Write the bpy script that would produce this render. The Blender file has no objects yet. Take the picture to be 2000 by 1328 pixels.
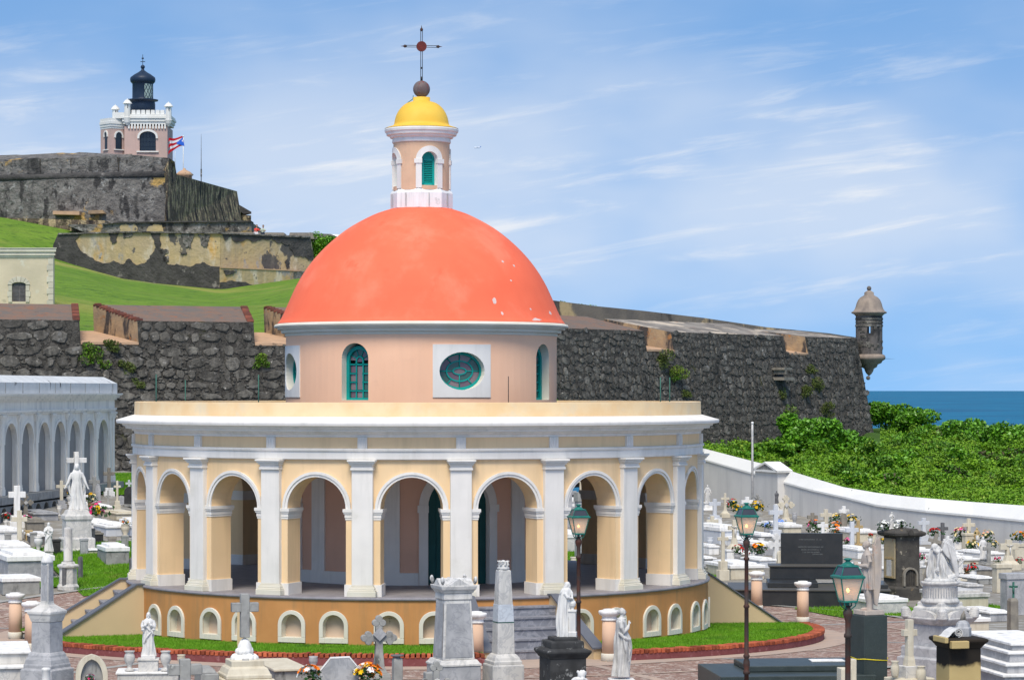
import bpy, bmesh, math, random
import numpy as np
from math import sin, cos, pi, sqrt, radians, atan2
from mathutils import Vector, Matrix

rnd = random.Random(7)
S = bpy.context.scene
COL = S.collection

# ------------------------------------------------------------------ camera, sky, sun, exposure
F = 5279.0      # focal length in pixels of the 2000 px wide photograph
HC = 5.236      # camera height above the lawn at the chapel
HY = 763.0      # row of the sea horizon
cam = bpy.data.cameras.new('camera')
cam_o = bpy.data.objects.new('camera', cam)
COL.objects.link(cam_o)
cam_o.location = (0, 0, HC)
cam_o.rotation_euler = (pi / 2, 0, 0)
cam.sensor_width = 36.0
cam.lens = F / 2000 * 36.0
cam.shift_y = (HY - 664.0) / 2000.0
cam.clip_start = 1.0
cam.clip_end = 400000.0
S.camera = cam_o

SUN_EL, SUN_AZ = radians(55), radians(187)      # azimuth clockwise from +Y: behind the camera, to its left
world = bpy.data.worlds.new('World')
S.world = world
world.use_nodes = True
wn, wl = world.node_tree.nodes, world.node_tree.links
wn.clear()


def wnode(t, **kw):
    n = wn.new(t)
    for k, v in kw.items():
        setattr(n, k, v)
    return n


def wmath(op, a, b=None, clamp=False):
    n = wn.new('ShaderNodeMath')
    n.operation = op
    n.use_clamp = clamp
    for i, v in enumerate((a, b)):
        if v is None:
            continue
        if isinstance(v, (int, float)):
            n.inputs[i].default_value = v
        else:
            wl.new(v, n.inputs[i])
    return n.outputs[0]


tc = wnode('ShaderNodeTexCoord')
sep = wnode('ShaderNodeSeparateXYZ')
wl.new(tc.outputs['Generated'], sep.inputs[0])
zup = wmath('MAXIMUM', sep.outputs['Z'], 0.0)
lift = wmath('ADD', wmath('MULTIPLY', zup, 0.9), 0.24)
cmb = wnode('ShaderNodeCombineXYZ')
wl.new(sep.outputs['X'], cmb.inputs[0]); wl.new(sep.outputs['Y'], cmb.inputs[1]); wl.new(lift, cmb.inputs[2])
nrm = wnode('ShaderNodeVectorMath', operation='NORMALIZE')
wl.new(cmb.outputs[0], nrm.inputs[0])
sky = wnode('ShaderNodeTexSky', sky_type='NISHITA')
sky.sun_disc = False
sky.sun_elevation = SUN_EL
sky.sun_rotation = SUN_AZ
sky.altitude = 0.0
sky.air_density = 1.0
sky.dust_density = 0.6
sky.ozone_density = 3.0
wl.new(nrm.outputs[0], sky.inputs[0])
hs = wnode('ShaderNodeHueSaturation')
hs.inputs['Hue'].default_value = 0.497
hs.inputs['Saturation'].default_value = 1.38
hs.inputs['Value'].default_value = 1.12
wl.new(sky.outputs[0], hs.inputs['Color'])
# thin cirrus: noise over (longitude, elevation), stretched along the horizon
lon = wmath('ARCTAN2', sep.outputs['X'], sep.outputs['Y'])
el = wmath('ARCSINE', sep.outputs['Z'])
tilt = wmath('SUBTRACT', el, wmath('MULTIPLY', lon, 0.13))
cv = wnode('ShaderNodeCombineXYZ')
wl.new(wmath('MULTIPLY', lon, 5.5), cv.inputs[0]); wl.new(wmath('MULTIPLY', tilt, 46.0), cv.inputs[1]); cv.inputs[2].default_value = 1.3
n1 = wnode('ShaderNodeTexNoise'); n1.inputs['Scale'].default_value = 2.3; n1.inputs['Detail'].default_value = 10; n1.inputs['Roughness'].default_value = 0.62
n1.inputs['Distortion'].default_value = 0.35
wl.new(cv.outputs[0], n1.inputs['Vector'])
cv2 = wnode('ShaderNodeCombineXYZ')
wl.new(wmath('MULTIPLY', lon, 7.0), cv2.inputs[0]); wl.new(wmath('MULTIPLY', el, 14.0), cv2.inputs[1]); cv2.inputs[2].default_value = 3.7
n2 = wnode('ShaderNodeTexNoise'); n2.inputs['Scale'].default_value = 0.9; n2.inputs['Detail'].default_value = 4
wl.new(cv2.outputs[0], n2.inputs['Vector'])
# the veil is densest a few degrees above the horizon and thins towards the sea line and the zenith
band = wnode('ShaderNodeMapRange', interpolation_type='SMOOTHSTEP')
band.inputs['To Min'].default_value = 0.55; band.inputs['From Min'].default_value = 0.004; band.inputs['From Max'].default_value = 0.065
wl.new(el, band.inputs['Value'])
band2 = wnode('ShaderNodeMapRange', interpolation_type='SMOOTHSTEP')
band2.inputs['From Min'].default_value = 0.140; band2.inputs['From Max'].default_value = 0.085
band2.inputs['To Min'].default_value = 0.6; band2.inputs['To Max'].default_value = 1.0
wl.new(el, band2.inputs['Value'])
streak = wnode('ShaderNodeMapRange', interpolation_type='SMOOTHSTEP')
streak.inputs['From Min'].default_value = 0.50; streak.inputs['From Max'].default_value = 0.78
wl.new(n1.outputs[0], streak.inputs['Value'])
veil = wnode('ShaderNodeMapRange', interpolation_type='SMOOTHSTEP')
veil.inputs['From Min'].default_value = 0.36; veil.inputs['From Max'].default_value = 0.66
wl.new(n2.outputs[0], veil.inputs['Value'])
cl = wmath('ADD', wmath('MULTIPLY', streak.outputs[0], 0.36), wmath('ADD', wmath('MULTIPLY', veil.outputs[0], 0.34), 0.30))
cl = wmath('MULTIPLY', wmath('MULTIPLY', cl, band.outputs[0]), band2.outputs[0], clamp=True)
mix = wnode('ShaderNodeMix', data_type='RGBA')
wl.new(cl, mix.inputs['Factor']); wl.new(hs.outputs[0], mix.inputs['A'])
mix.inputs['B'].default_value = (5.45, 5.65, 5.95, 1)
bg = wnode('ShaderNodeBackground'); bg.inputs['Strength'].default_value = 0.13
wl.new(mix.outputs['Result'], bg.inputs['Color'])
wo = wnode('ShaderNodeOutputWorld')
wl.new(bg.outputs[0], wo.inputs['Surface'])

sun = bpy.data.lights.new('sun', 'SUN')
sun.energy = 3.0
sun.angle = radians(24)
sun.color = (1.0, 0.92, 0.79)
sun_o = bpy.data.objects.new('sun', sun)
COL.objects.link(sun_o)
sd = Vector((sin(SUN_AZ) * cos(SUN_EL), cos(SUN_AZ) * cos(SUN_EL), sin(SUN_EL)))
sun_o.rotation_euler = sd.to_track_quat('Z', 'Y').to_euler()
sun_o.location = (0, 0, 60)
S.view_settings.view_transform = 'Standard'
S.view_settings.look = 'None'
S.view_settings.gamma = 1.0
S.view_settings.use_curve_mapping = False
S.view_settings.exposure = 0.28
S.cycles.max_bounces = 6
S.cycles.diffuse_bounces = 4
S.cycles.transparent_max_bounces = 8

# ------------------------------------------------------------------ materials
_M = {}


def srgb(*c):
    return tuple(((v / 255) / 12.92 if v <= 10 else (((v / 255) + 0.055) / 1.055) ** 2.4) for v in c)


def mat(name, col, col2=None, sc=1.5, rough=0.85, spec=0.25, bump=0.15, bsc=45, blotch=(), streak=None,
        vein=None, var=0.0, metal=0.0, emit=None, trans=0.0, wave=None, vor=None, dist=0.02):
    """col/col2 mixed by soft noise; blotch = [(colour, scale, lo, hi, zstretch)]; streak = (colour, amount, scale): vertical runs;
    vein = (colour, scale, width); var = random tone per object; vor = (scale, colour, width) cell joints"""
    if name in _M:
        return _M[name]
    m = bpy.data.materials.new(name)
    m.use_nodes = True
    N, L = m.node_tree.nodes, m.node_tree.links
    B = N['Principled BSDF']
    B.inputs['Roughness'].default_value = rough
    B.inputs['Specular IOR Level'].default_value = spec
    B.inputs['Metallic'].default_value = metal
    geo = N.new('ShaderNodeNewGeometry')
    pos = geo.outputs['Position']

    def noise(scale, detail=5, rgh=0.55, zs=1.0, off=0.0, dis=0.0):
        v = pos
        if zs != 1.0 or off:
            mp = N.new('ShaderNodeMapping')
            mp.inputs['Scale'].default_value = (1, 1, zs)
            mp.inputs['Location'].default_value = (off, off * 1.7, off * .3)
            L.new(pos, mp.inputs['Vector']); v = mp.outputs[0]
        n = N.new('ShaderNodeTexNoise')
        n.inputs['Scale'].default_value = scale
        n.inputs['Detail'].default_value = detail
        n.inputs['Roughness'].default_value = rgh
        n.inputs['Distortion'].default_value = dis
        L.new(v, n.inputs['Vector'])
        return n.outputs[0]

    def ramp(v, lo, hi):
        r = N.new('ShaderNodeMapRange')
        r.interpolation_type = 'SMOOTHSTEP'
        r.inputs['From Min'].default_value = lo
        r.inputs['From Max'].default_value = hi
        L.new(v, r.inputs['Value'])
        return r.outputs[0]

    def mul(v, k):
        n = N.new('ShaderNodeMath'); n.operation = 'MULTIPLY'; n.inputs[1].default_value = k
        L.new(v, n.inputs[0]); return n.outputs[0]

    def mixc(f, a, b):
        n = N.new('ShaderNodeMix'); n.data_type = 'RGBA'
        L.new(f, n.inputs['Factor'])
        for s, x in (('A', a), ('B', b)):
            if isinstance(x, tuple):
                n.inputs[s].default_value = (*x[:3], 1)
            else:
                L.new(x, n.inputs[s])
        return n.outputs['Result']

    c = mixc(ramp(noise(sc), 0.33, 0.67), col, col2 or tuple(v * 0.88 for v in col))
    if vein:
        a = noise(vein[1], 7, 0.6, off=5.0, dis=1.2)
        n = N.new('ShaderNodeMath'); n.operation = 'SUBTRACT'; n.inputs[1].default_value = 0.5; L.new(a, n.inputs[0])
        n2_ = N.new('ShaderNodeMath'); n2_.operation = 'ABSOLUTE'; L.new(n.outputs[0], n2_.inputs[0])
        c = mixc(mul(ramp(n2_.outputs[0], vein[2], 0.0), 0.42), c, vein[0])
    if vor:
        v = N.new('ShaderNodeTexVoronoi'); v.feature = 'DISTANCE_TO_EDGE'; v.inputs['Scale'].default_value = vor[0]
        L.new(pos, v.inputs['Vector'])
        c = mixc(ramp(v.outputs[0], vor[2], 0.0), c, vor[1])
        v2 = N.new('ShaderNodeTexVoronoi'); v2.inputs['Scale'].default_value = vor[0]
        L.new(pos, v2.inputs['Vector'])
        sx = N.new('ShaderNodeSeparateColor'); L.new(v2.outputs['Color'], sx.inputs[0])
        c = mixc(mul(ramp(sx.outputs[0], 0.55, 1.0), 0.7), c, vor[3] if len(vor) > 3 else tuple(x * 1.6 for x in col))
    for i, b in enumerate(blotch):
        zs = b[4] if len(b) > 4 else 1.0
        c = mixc(ramp(noise(b[1], 7, 0.6, zs, 11.3 + 7 * i), b[2], b[3]), c, b[0])
    if streak:
        c = mixc(mul(ramp(noise(streak[2], 5, 0.6, 0.09, 3.3), 0.45, 0.75), streak[1]), c, streak[0])
    if var:
        oi = N.new('ShaderNodeObjectInfo')
        r = N.new('ShaderNodeMapRange')
        r.inputs['To Min'].default_value = 1 - var; r.inputs['To Max'].default_value = 1 + var
        L.new(oi.outputs['Random'], r.inputs['Value'])
        v = N.new('ShaderNodeVectorMath'); v.operation = 'SCALE'
        L.new(c, v.inputs[0]); L.new(r.outputs[0], v.inputs['Scale'])
        c = v.outputs[0]
    L.new(c, B.inputs['Base Color'])
    if bump:
        bp = N.new('ShaderNodeBump')
        bp.inputs['Strength'].default_value = bump
        bp.inputs['Distance'].default_value = dist
        L.new(noise(bsc, 6, 0.6), bp.inputs['Height'])
        L.new(bp.outputs[0], B.inputs['Normal'])
    if trans:
        B.inputs['Transmission Weight'].default_value = trans
    if emit:
        B.inputs['Emission Color'].default_value = (*emit[0], 1)
        B.inputs['Emission Strength'].default_value = emit[1]
    _M[name] = m
    return m


GREYD = srgb(70, 68, 66)
DIRT = (0.10, 0.095, 0.085)
M_white = mat('white_painted_plaster', (0.80, 0.765, 0.71), (0.74, 0.71, 0.66), bump=.06, streak=((0.52, 0.50, 0.45), .4, 5), blotch=[((0.66, 0.63, 0.56), 1.3, .58, .8)])
M_cream_trim = mat('cream_white_paint', (0.72, 0.68, 0.58), (0.66, 0.62, 0.50), bump=.06)
M_buff = mat('buff_yellow_plaster', (0.87, 0.63, 0.37), (0.82, 0.59, 0.34), sc=.9, bump=.10, streak=((0.62, 0.45, 0.26), .45, 4), blotch=[((0.74, 0.55, 0.32), .9, .55, .8)])
M_parapet = mat('pale_yellow_plaster', (0.84, 0.64, 0.38), (0.80, 0.55, 0.29), sc=1.6, bump=.08, blotch=[((0.72, 0.60, 0.42), 1.3, .5, .75)])
M_pink = mat('salmon_pink_plaster', (0.95, 0.57, 0.37), (0.90, 0.53, 0.34), sc=.8, bump=.14, blotch=[((0.66, 0.38, 0.26), 1.1, .60, .85)], streak=((0.76, 0.45, 0.31), .2, 3))
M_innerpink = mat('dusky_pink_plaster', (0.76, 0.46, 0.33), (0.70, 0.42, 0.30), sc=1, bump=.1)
M_ochre = mat('ochre_plaster', (0.56, 0.27, 0.095), (0.50, 0.235, 0.08), sc=1.2, bump=.12, streak=((0.33, 0.20, 0.09), .55, 6))
M_nichepeach = mat('peach_niche_plaster', (0.62, 0.47, 0.35), (0.56, 0.43, 0.32), sc=2, bump=.08)
M_sand = mat('sand_plaster', (0.64, 0.48, 0.28), (0.60, 0.45, 0.265), sc=.8, bump=.12)
M_peach = mat('peach_paint', (0.68, 0.46, 0.32), (0.62, 0.42, 0.29), sc=1.2, bump=.08)
M_dome = mat('coral_red_paint', (0.88, 0.165, 0.08), (0.84, 0.145, 0.068), sc=.7, bump=.10, bsc=30, rough=.75, blotch=[((0.90, 0.21, 0.115), .8, .48, .70), ((0.76, 0.13, 0.06), 1.7, .60, .74, .35)], streak=((0.80, 0.14, 0.07), .35, 5))
M_chip = mat('bare_lime_under_paint', (0.72, 0.55, 0.50), bump=.1)
M_yellow = mat('bright_yellow_paint', (0.80, 0.50, 0.07), (0.78, 0.46, 0.05), sc=2, bump=.06, rough=.6)
M_teal = mat('teal_window_paint', srgb(10, 150, 140), srgb(8, 135, 128), rough=.5, bump=.04)
M_pane_g = mat('green_glass', (0.05, 0.11, 0.09), rough=.12, spec=.5, bump=.05, bsc=9)
M_pane_p = mat('mauve_glass', (0.16, 0.10, 0.12), rough=.12, spec=.5, bump=.05, bsc=9)
M_pane_r = mat('rose_grey_glass', (0.24, 0.17, 0.17), rough=.12, spec=.5, bump=.05, bsc=9)
M_door = mat('dark_green_door_paint', (0.010, 0.085, 0.080), (0.008, 0.07, 0.066), rough=.45, bump=.05)
M_iron = mat('black_iron', (0.02, 0.02, 0.022), rough=.5, bump=.05)
M_rust = mat('rusted_iron', (0.09, 0.035, 0.025), (0.055, 0.045, 0.04), sc=8, rough=.7, bump=.2, metal=.2)
M_reddisc = mat('dark_red_iron', (0.16, 0.025, 0.018), (0.11, 0.02, 0.015), sc=12, rough=.6, bump=.1)
M_ball = mat('weathered_copper_ball', (0.13, 0.09, 0.085), (0.17, 0.13, 0.12), sc=7, rough=.6, blotch=[((0.20, 0.035, 0.03), 7, .58, .66, .4)])
M_floor = mat('grey_terrace_marble', (0.28, 0.265, 0.28), (0.22, 0.21, 0.225), sc=3, rough=.6, bump=.12, vein=((0.30, 0.29, 0.31), 2.2, .05))
M_step = mat('bluish_grey_marble', (0.24, 0.245, 0.27), (0.18, 0.185, 0.21), sc=4, rough=.5, vein=((0.42, 0.42, 0.45), 3.0, .06), bump=.06)
M_cap = mat('slate_coping', (0.13, 0.14, 0.165), rough=.7, bump=.1)
M_greenrod = mat('green_rod_paint', (0.05, 0.16, 0.12), rough=.6)
M_marble = mat('white_marble', (0.66, 0.635, 0.59), (0.54, 0.52, 0.485), sc=2.5, rough=.55, bump=.05, vein=((0.28, 0.29, 0.31), 2.6, .045), streak=((0.28, 0.28, 0.26), .55, 6), blotch=[((0.30, 0.29, 0.26), 3.5, .64, .76)])
M_marble_g = mat('grey_marble', (0.46, 0.455, 0.455), (0.34, 0.34, 0.345), sc=3, rough=.5, bump=.05, vein=((0.20, 0.21, 0.23), 3.0, .05), streak=((0.24, 0.24, 0.24), .4, 7))
M_statue = mat('weathered_statue_marble', (0.66, 0.645, 0.61), (0.52, 0.51, 0.49), sc=6, rough=.65, bump=.25, bsc=60, dist=.006, streak=((0.20, 0.20, 0.19), .75, 16))
M_statue_w = mat('chalk_white_marble', (0.74, 0.72, 0.68), (0.64, 0.625, 0.60), sc=6, rough=.65, bump=.15, bsc=60, dist=.006, streak=((0.46, 0.46, 0.46), .35, 14))
M_angel = mat('stained_pinkish_stone', (0.47, 0.39, 0.32), (0.40, 0.35, 0.31), sc=5, rough=.8, bump=.35, bsc=50, dist=.008, streak=((0.22, 0.19, 0.17), .5, 10), blotch=[((0.48, 0.28, 0.21), 4, .6, .72)])
M_cream_stone = mat('cream_limestone', (0.66, 0.60, 0.47), (0.58, 0.52, 0.40), sc=4, bump=.2, streak=((0.36, 0.29, 0.19), .4, 9))
M_whitestone = mat('whitewashed_masonry', (0.85, 0.835, 0.80), (0.79, 0.775, 0.745), sc=3, bump=.2, blotch=[((0.40, 0.39, 0.36), 2.6, .62, .74), ((0.12, 0.12, 0.11), 5, .68, .76)], streak=((0.36, 0.35, 0.33), .5, 7))
M_bluewhite = mat('bluish_whitewash', (0.62, 0.635, 0.66), (0.54, 0.56, 0.59), sc=3, bump=.15, streak=((0.38, 0.39, 0.40), .3, 8))
M_grey_stone = mat('grey_cement', (0.36, 0.355, 0.33), (0.27, 0.265, 0.25), sc=5, bump=.4, bsc=80, dist=.008, blotch=[((0.10, 0.10, 0.095), 4, .55, .7, .4), ((0.42, 0.42, 0.38), 9, .62, .72)])
M_tan_stone = mat('tan_stone', (0.50, 0.37, 0.18), (0.42, 0.30, 0.15), sc=5, bump=.3, streak=((0.22, 0.17, 0.10), .5, 9))
M_brown_stone = mat('greybrown_stone', (0.29, 0.26, 0.21), (0.21, 0.19, 0.16), sc=5, bump=.35, streak=((0.10, 0.09, 0.08), .5, 9))
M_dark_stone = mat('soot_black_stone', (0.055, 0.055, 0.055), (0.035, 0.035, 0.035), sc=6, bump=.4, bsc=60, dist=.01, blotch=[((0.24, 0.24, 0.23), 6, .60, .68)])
M_darkpost = mat('dark_grey_post', (0.15, 0.15, 0.155), (0.11, 0.11, 0.115), sc=6, bump=.25)
M_granite_b = mat('black_granite', (0.025, 0.027, 0.028), (0.035, 0.036, 0.036), sc=3, rough=.28, spec=.5, bump=.03, bsc=120)
M_granite_g = mat('dark_green_granite', (0.045, 0.058, 0.054), (0.034, 0.045, 0.042), sc=4, rough=.42, spec=.35, bump=.02, bsc=120, blotch=[((0.07, 0.09, 0.088), 60, .55, .7)])
M_engrave = mat('engraved_letter_grey', (0.16, 0.17, 0.17), rough=.8, bump=0)
M_mausoleum = mat('blackened_mausoleum_stone', (0.085, 0.078, 0.066), (0.055, 0.05, 0.045), sc=4, bump=.5, bsc=30, dist=.02, blotch=[((0.34, 0.30, 0.23), 5, .62, .70), ((0.40, 0.27, 0.12), 2.2, .66, .75)])
M_maus_side = mat('ochre_mausoleum_plaster', (0.42, 0.34, 0.20), (0.36, 0.30, 0.20), sc=4, bump=.4, bsc=30, dist=.02, blotch=[((0.36, 0.14, 0.06), 6, .62, .68), ((0.08, 0.07, 0.06), 3, .60, .68)])
M_pillar_y = mat('ochre_pillar_plaster', (0.50, 0.38, 0.17), (0.46, 0.34, 0.15), sc=2, bump=.2)
M_pillar_k = mat('black_mould_crust', (0.022, 0.018, 0.014), (0.03, 0.022, 0.015), sc=8, bump=.5, dist=.015)
M_brick = mat('orange_red_brick', (0.42, 0.11, 0.05), (0.30, 0.07, 0.032), sc=14, bump=.3, var=.42)
M_kerbside = mat('maroon_painted_kerb', (0.23, 0.075, 0.075), (0.19, 0.055, 0.055), sc=5, bump=.2, blotch=[((0.34, 0.15, 0.15), 7, .58, .7)])
M_pathband = mat('pinkish_concrete_band', (0.47, 0.35, 0.27), (0.41, 0.32, 0.26), sc=2.5, bump=.15, blotch=[((0.30, 0.21, 0.16), 3, .6, .75)])
M_pathgrey = mat('pale_grey_concrete_band', (0.36, 0.35, 0.32), (0.29, 0.28, 0.26), sc=2.5, bump=.15)
M_pebble = mat('brown_pebble_paving', (0.34, 0.215, 0.165), (0.27, 0.17, 0.135), sc=2, bump=.8, bsc=28, dist=.02, vor=(13, (0.16, 0.10, 0.078), .10, (0.55, 0.47, 0.40)))
M_ground = mat('cemetery_dirt', (0.27, 0.25, 0.21), (0.22, 0.20, 0.17), sc=1.2, bump=.5, bsc=12, dist=.05, blotch=[((0.38, 0.37, 0.34), 2, .5, .65)])
M_lawn = mat('short_lawn_soil', (0.10, 0.22, 0.012), (0.07, 0.17, 0.012), sc=1.5, bump=.6, bsc=40, dist=.04, blotch=[((0.16, 0.13, 0.05), 1.6, .68, .78)])
M_blade = mat('grass_blade_green', (0.15, 0.34, 0.012), (0.11, 0.27, 0.010), sc=2.0, rough=.6, bump=0, blotch=[((0.24, 0.30, 0.05), 1.5, .56, .72), ((0.07, 0.19, 0.01), .9, .54, .7)])
M_hill = mat('hill_grass', (0.17, 0.29, 0.022), (0.125, 0.235, 0.016), sc=.25, rough=.9, bump=1, bsc=1.6, dist=.5, blotch=[((0.07, 0.15, 0.012), .9, .5, .66), ((0.17, 0.26, 0.03), 2.2, .56, .7), ((0.29, 0.31, 0.06), .035, .48, .66), ((0.36, 0.31, 0.14), .09, .66, .74, 3.0)])
M_scrub = mat('scrub_soil_green', (0.06, 0.13, 0.012), (0.045, 0.10, 0.010), sc=.5, bump=.8, bsc=5, dist=.2, blotch=[((0.13, 0.16, 0.03), .35, .6, .75)])
M_leaf = mat('bush_leaf', (0.13, 0.29, 0.012), (0.06, 0.16, 0.008), sc=.9, rough=.5, spec=.3, bump=0, blotch=[((0.24, 0.35, 0.03), .8, .5, .65), ((0.20, 0.17, 0.06), 2.3, .66, .74)])
M_leaf2 = mat('sea_grape_leaf', (0.15, 0.37, 0.02), (0.085, 0.24, 0.014), sc=1.6, rough=.42, spec=.45, bump=0, blotch=[((0.15, 0.28, 0.03), 2.2, .56, .7)])
M_leaf3 = mat('dry_twig_brown', (0.15, 0.11, 0.07), (0.10, 0.08, 0.05), sc=3, rough=.8, bump=0)
M_weed = mat('wall_weed_olive', (0.12, 0.16, 0.035), (0.08, 0.11, 0.025), sc=3, rough=.7, bump=0, blotch=[((0.12, 0.10, 0.05), 3, .55, .7)])
M_bark = mat('bark', (0.10, 0.075, 0.05), rough=.9, bump=.4)
M_sea = mat('sea_water', (0.004, 0.125, 0.235), (0.008, 0.155, 0.28), sc=.012, rough=.5, spec=.08, bump=.55, bsc=.35, dist=1.2, blotch=[((0.008, 0.09, 0.185), .004, .45, .65)])
M_fortstone = mat('black_fort_stone', (0.125, 0.115, 0.098), (0.062, 0.058, 0.050), sc=3.4, streak=((0.27, 0.25, 0.21), .6, 2.4), rough=.95, bump=1, bsc=8, dist=.09, var=.28, blotch=[((0.21, 0.20, 0.185), 2.9, .57, .72), ((0.42, 0.39, 0.34), 4.5, .64, .70), ((0.030, 0.029, 0.026), 1.1, .56, .68, .3)])
M_fortfill = mat('dark_rubble_mortar', (0.080, 0.074, 0.063), (0.05, 0.046, 0.04), sc=3, rough=1, bump=1, bsc=7, dist=.12, vor=(5.5, (0.012, 0.012, 0.011), .07, (0.12, 0.11, 0.095)), blotch=[((0.07, 0.07, 0.03), 0.8, .62, .72)])
M_forttop = mat('merlon_top_brick', (0.22, 0.14, 0.10), (0.16, 0.135, 0.115), sc=1.3, rough=1, bump=.8, bsc=14, dist=.05, blotch=[((0.30, 0.12, 0.06), 2.6, .56, .70), ((0.10, 0.09, 0.08), 2.2, .6, .7)])
M_forttop2 = mat('pale_patched_parapet_top', (0.30, 0.27, 0.23), (0.17, 0.15, 0.13), sc=.7, rough=1, bump=.5, bsc=10, dist=.04, blotch=[((0.52, 0.44, 0.34), 0.6, .52, .6), ((0.26, 0.10, 0.06), .9, .63, .7)])
M_sill = mat('peach_mortar_sill', (0.56, 0.36, 0.22), (0.46, 0.30, 0.19), sc=1.5, bump=.4, blotch=[((0.26, 0.17, 0.11), 2, .6, .7)])
M_cheek = mat('orange_stained_masonry', (0.40, 0.27, 0.15), (0.28, 0.20, 0.13), sc=1.5, bump=.6, bsc=8, dist=.05, blotch=[((0.06, 0.05, 0.045), 1.3, .50, .60, .4), ((0.38, 0.17, 0.06), 1.7, .6, .7)])
M_fortbrick = mat('dark_red_fort_brick', (0.20, 0.065, 0.04), (0.12, 0.05, 0.04), sc=4, bump=.5, var=.4)
M_tower = mat('sentry_stone', (0.15, 0.13, 0.115), (0.09, 0.08, 0.075), sc=1.5, bump=.6, bsc=8, dist=.04, blotch=[((0.035, 0.033, 0.032), 1.2, .50, .60, .5), ((0.32, 0.27, 0.22), 1.6, .64, .72)])
M_towerdome = mat('sentry_dome_plaster', (0.34, 0.27, 0.21), (0.26, 0.21, 0.17), sc=1.5, bump=.4, bsc=8, dist=.03, streak=((0.12, 0.10, 0.09), .7, 2.5))
M_castle = mat('castle_grey_wall', (0.23, 0.215, 0.195), (0.13, 0.12, 0.11), sc=.9, rough=1, bump=1, bsc=1.6, dist=.5, blotch=[((0.33, 0.32, 0.30), 1.5, .56, .68), ((0.055, 0.052, 0.05), 1.1, .54, .64, .4), ((0.05, 0.048, 0.046), .3, .56, .68, .3), ((0.48, 0.31, 0.11), .25, .60, .66), ((0.06, 0.055, 0.05), 1.9, .60, .66)])
M_castle_b = mat('castle_brown_wall', (0.17, 0.13, 0.09), (0.11, 0.085, 0.06), sc=.6, rough=1, bump=1, bsc=1.3, dist=.9, blotch=[((0.42, 0.33, 0.19), 1.5, .50, .58, .35), ((0.45, 0.38, 0.24), 2.2, .64, .68, .5), ((0.035, 0.03, 0.028), .6, .52, .62, .5)])
M_castle_y = mat('castle_yellow_wall', (0.46, 0.35, 0.18), (0.40, 0.32, 0.20), sc=.4, rough=1, bump=.6, bsc=2.0, dist=.2, blotch=[((0.55, 0.48, 0.36), .8, .52, .66, .4), ((0.55, 0.33, 0.10), .5, .55, .7, .5), ((0.33, 0.31, 0.28), .6, .60, .66, .5), ((0.09, 0.085, 0.08), .22, .60, .625, .8), ((0.12, 0.11, 0.10), .9, .64, .67)], streak=((0.25, 0.22, 0.17), .5, 1.2))
M_castle_k = mat('castle_black_wall', (0.085, 0.08, 0.075), (0.055, 0.052, 0.05), sc=.8, rough=1, bump=.8, bsc=2.2, dist=.3, blotch=[((0.24, 0.22, 0.20), .9, .60, .70)])
M_lh_brown = mat('lighthouse_taupe_paint', (0.56, 0.39, 0.33), (0.46, 0.34, 0.295), sc=.3, bump=.1, streak=((0.27, 0.20, 0.18), .5, .8))
M_lh_white = mat('lighthouse_white_paint', (0.74, 0.73, 0.69), (0.68, 0.66, 0.60), sc=.6, bump=.05)
M_lh_black = mat('lighthouse_blueblack_iron', (0.014, 0.028, 0.055), (0.020, 0.034, 0.060), sc=1, rough=.45, bump=.05)
M_glass_lh = mat('lighthouse_lantern_glass', (0.34, 0.42, 0.36), (0.26, 0.33, 0.29), rough=.15, spec=.5, bump=0)
M_glass_dk = mat('dark_window_glass', (0.012, 0.018, 0.026), rough=.2, spec=.5, bump=0)
M_house = mat('cream_house_plaster', (0.62, 0.53, 0.38), (0.52, 0.45, 0.32), sc=.5, bump=.3, bsc=6, dist=.05, blotch=[((0.30, 0.28, 0.20), .7, .57, .68), ((0.60, 0.57, 0.46), 1.2, .6, .7)])
M_quoin = mat('pale_quoin_stone', (0.58, 0.54, 0.43), (0.50, 0.46, 0.37), sc=2, bump=.2, var=.1)
M_shutter_g = mat('grey_shutter_wood', (0.17, 0.16, 0.16), (0.13, 0.12, 0.12), sc=6, bump=.1)
M_colon = mat('grimy_white_colonnade', (0.87, 0.82, 0.73), (0.79, 0.745, 0.665), sc=1.2, bump=.15, streak=((0.36, 0.36, 0.34), .5, 3.5))
M_colon_roof = mat('flaking_white_roof', (0.66, 0.67, 0.66), (0.58, 0.59, 0.58), sc=2, bump=.3, blotch=[((0.10, 0.10, 0.10), 2.6, .63, .68, .4)])
M_colon_back = mat('darkened_recess_plaster', (0.30, 0.29, 0.27), (0.26, 0.25, 0.235), sc=1.5, bump=.08)  # recess shade put into the colour so the arches read deep
M_wallface = mat('cemetery_wall_face', (0.68, 0.66, 0.62), (0.62, 0.60, 0.57), sc=.8, bump=.15, blotch=[((0.24, 0.24, 0.23), 2.0, .70, .76, .25)], streak=((0.40, 0.40, 0.39), .35, 2.5))
M_walltop = mat('sunlit_white_coping', (0.87, 0.855, 0.81), (0.83, 0.815, 0.77), sc=1.2, bump=.2, blotch=[((0.40, 0.38, 0.33), 2.2, .68, .74)])  # sunlight on the sloping top is put into this lighter colour
M_lampgreen = mat('lamp_green_paint', (0.02, 0.18, 0.14), (0.015, 0.13, 0.105), sc=10, rough=.4, bump=.05)
M_lampdark = mat('lamp_dark_glass', (0.05, 0.055, 0.065), rough=.15, spec=.5, bump=0)
M_lampglass = mat('frosted_lamp_glass', (0.62, 0.56, 0.48), (0.52, 0.48, 0.42), sc=8, rough=.35, bump=.05, bsc=50)
M_bulb = mat('glowing_bulb', (1.0, 0.6, 0.25), emit=((1.0, 0.42, 0.10), 14.0), bump=0)
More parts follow.
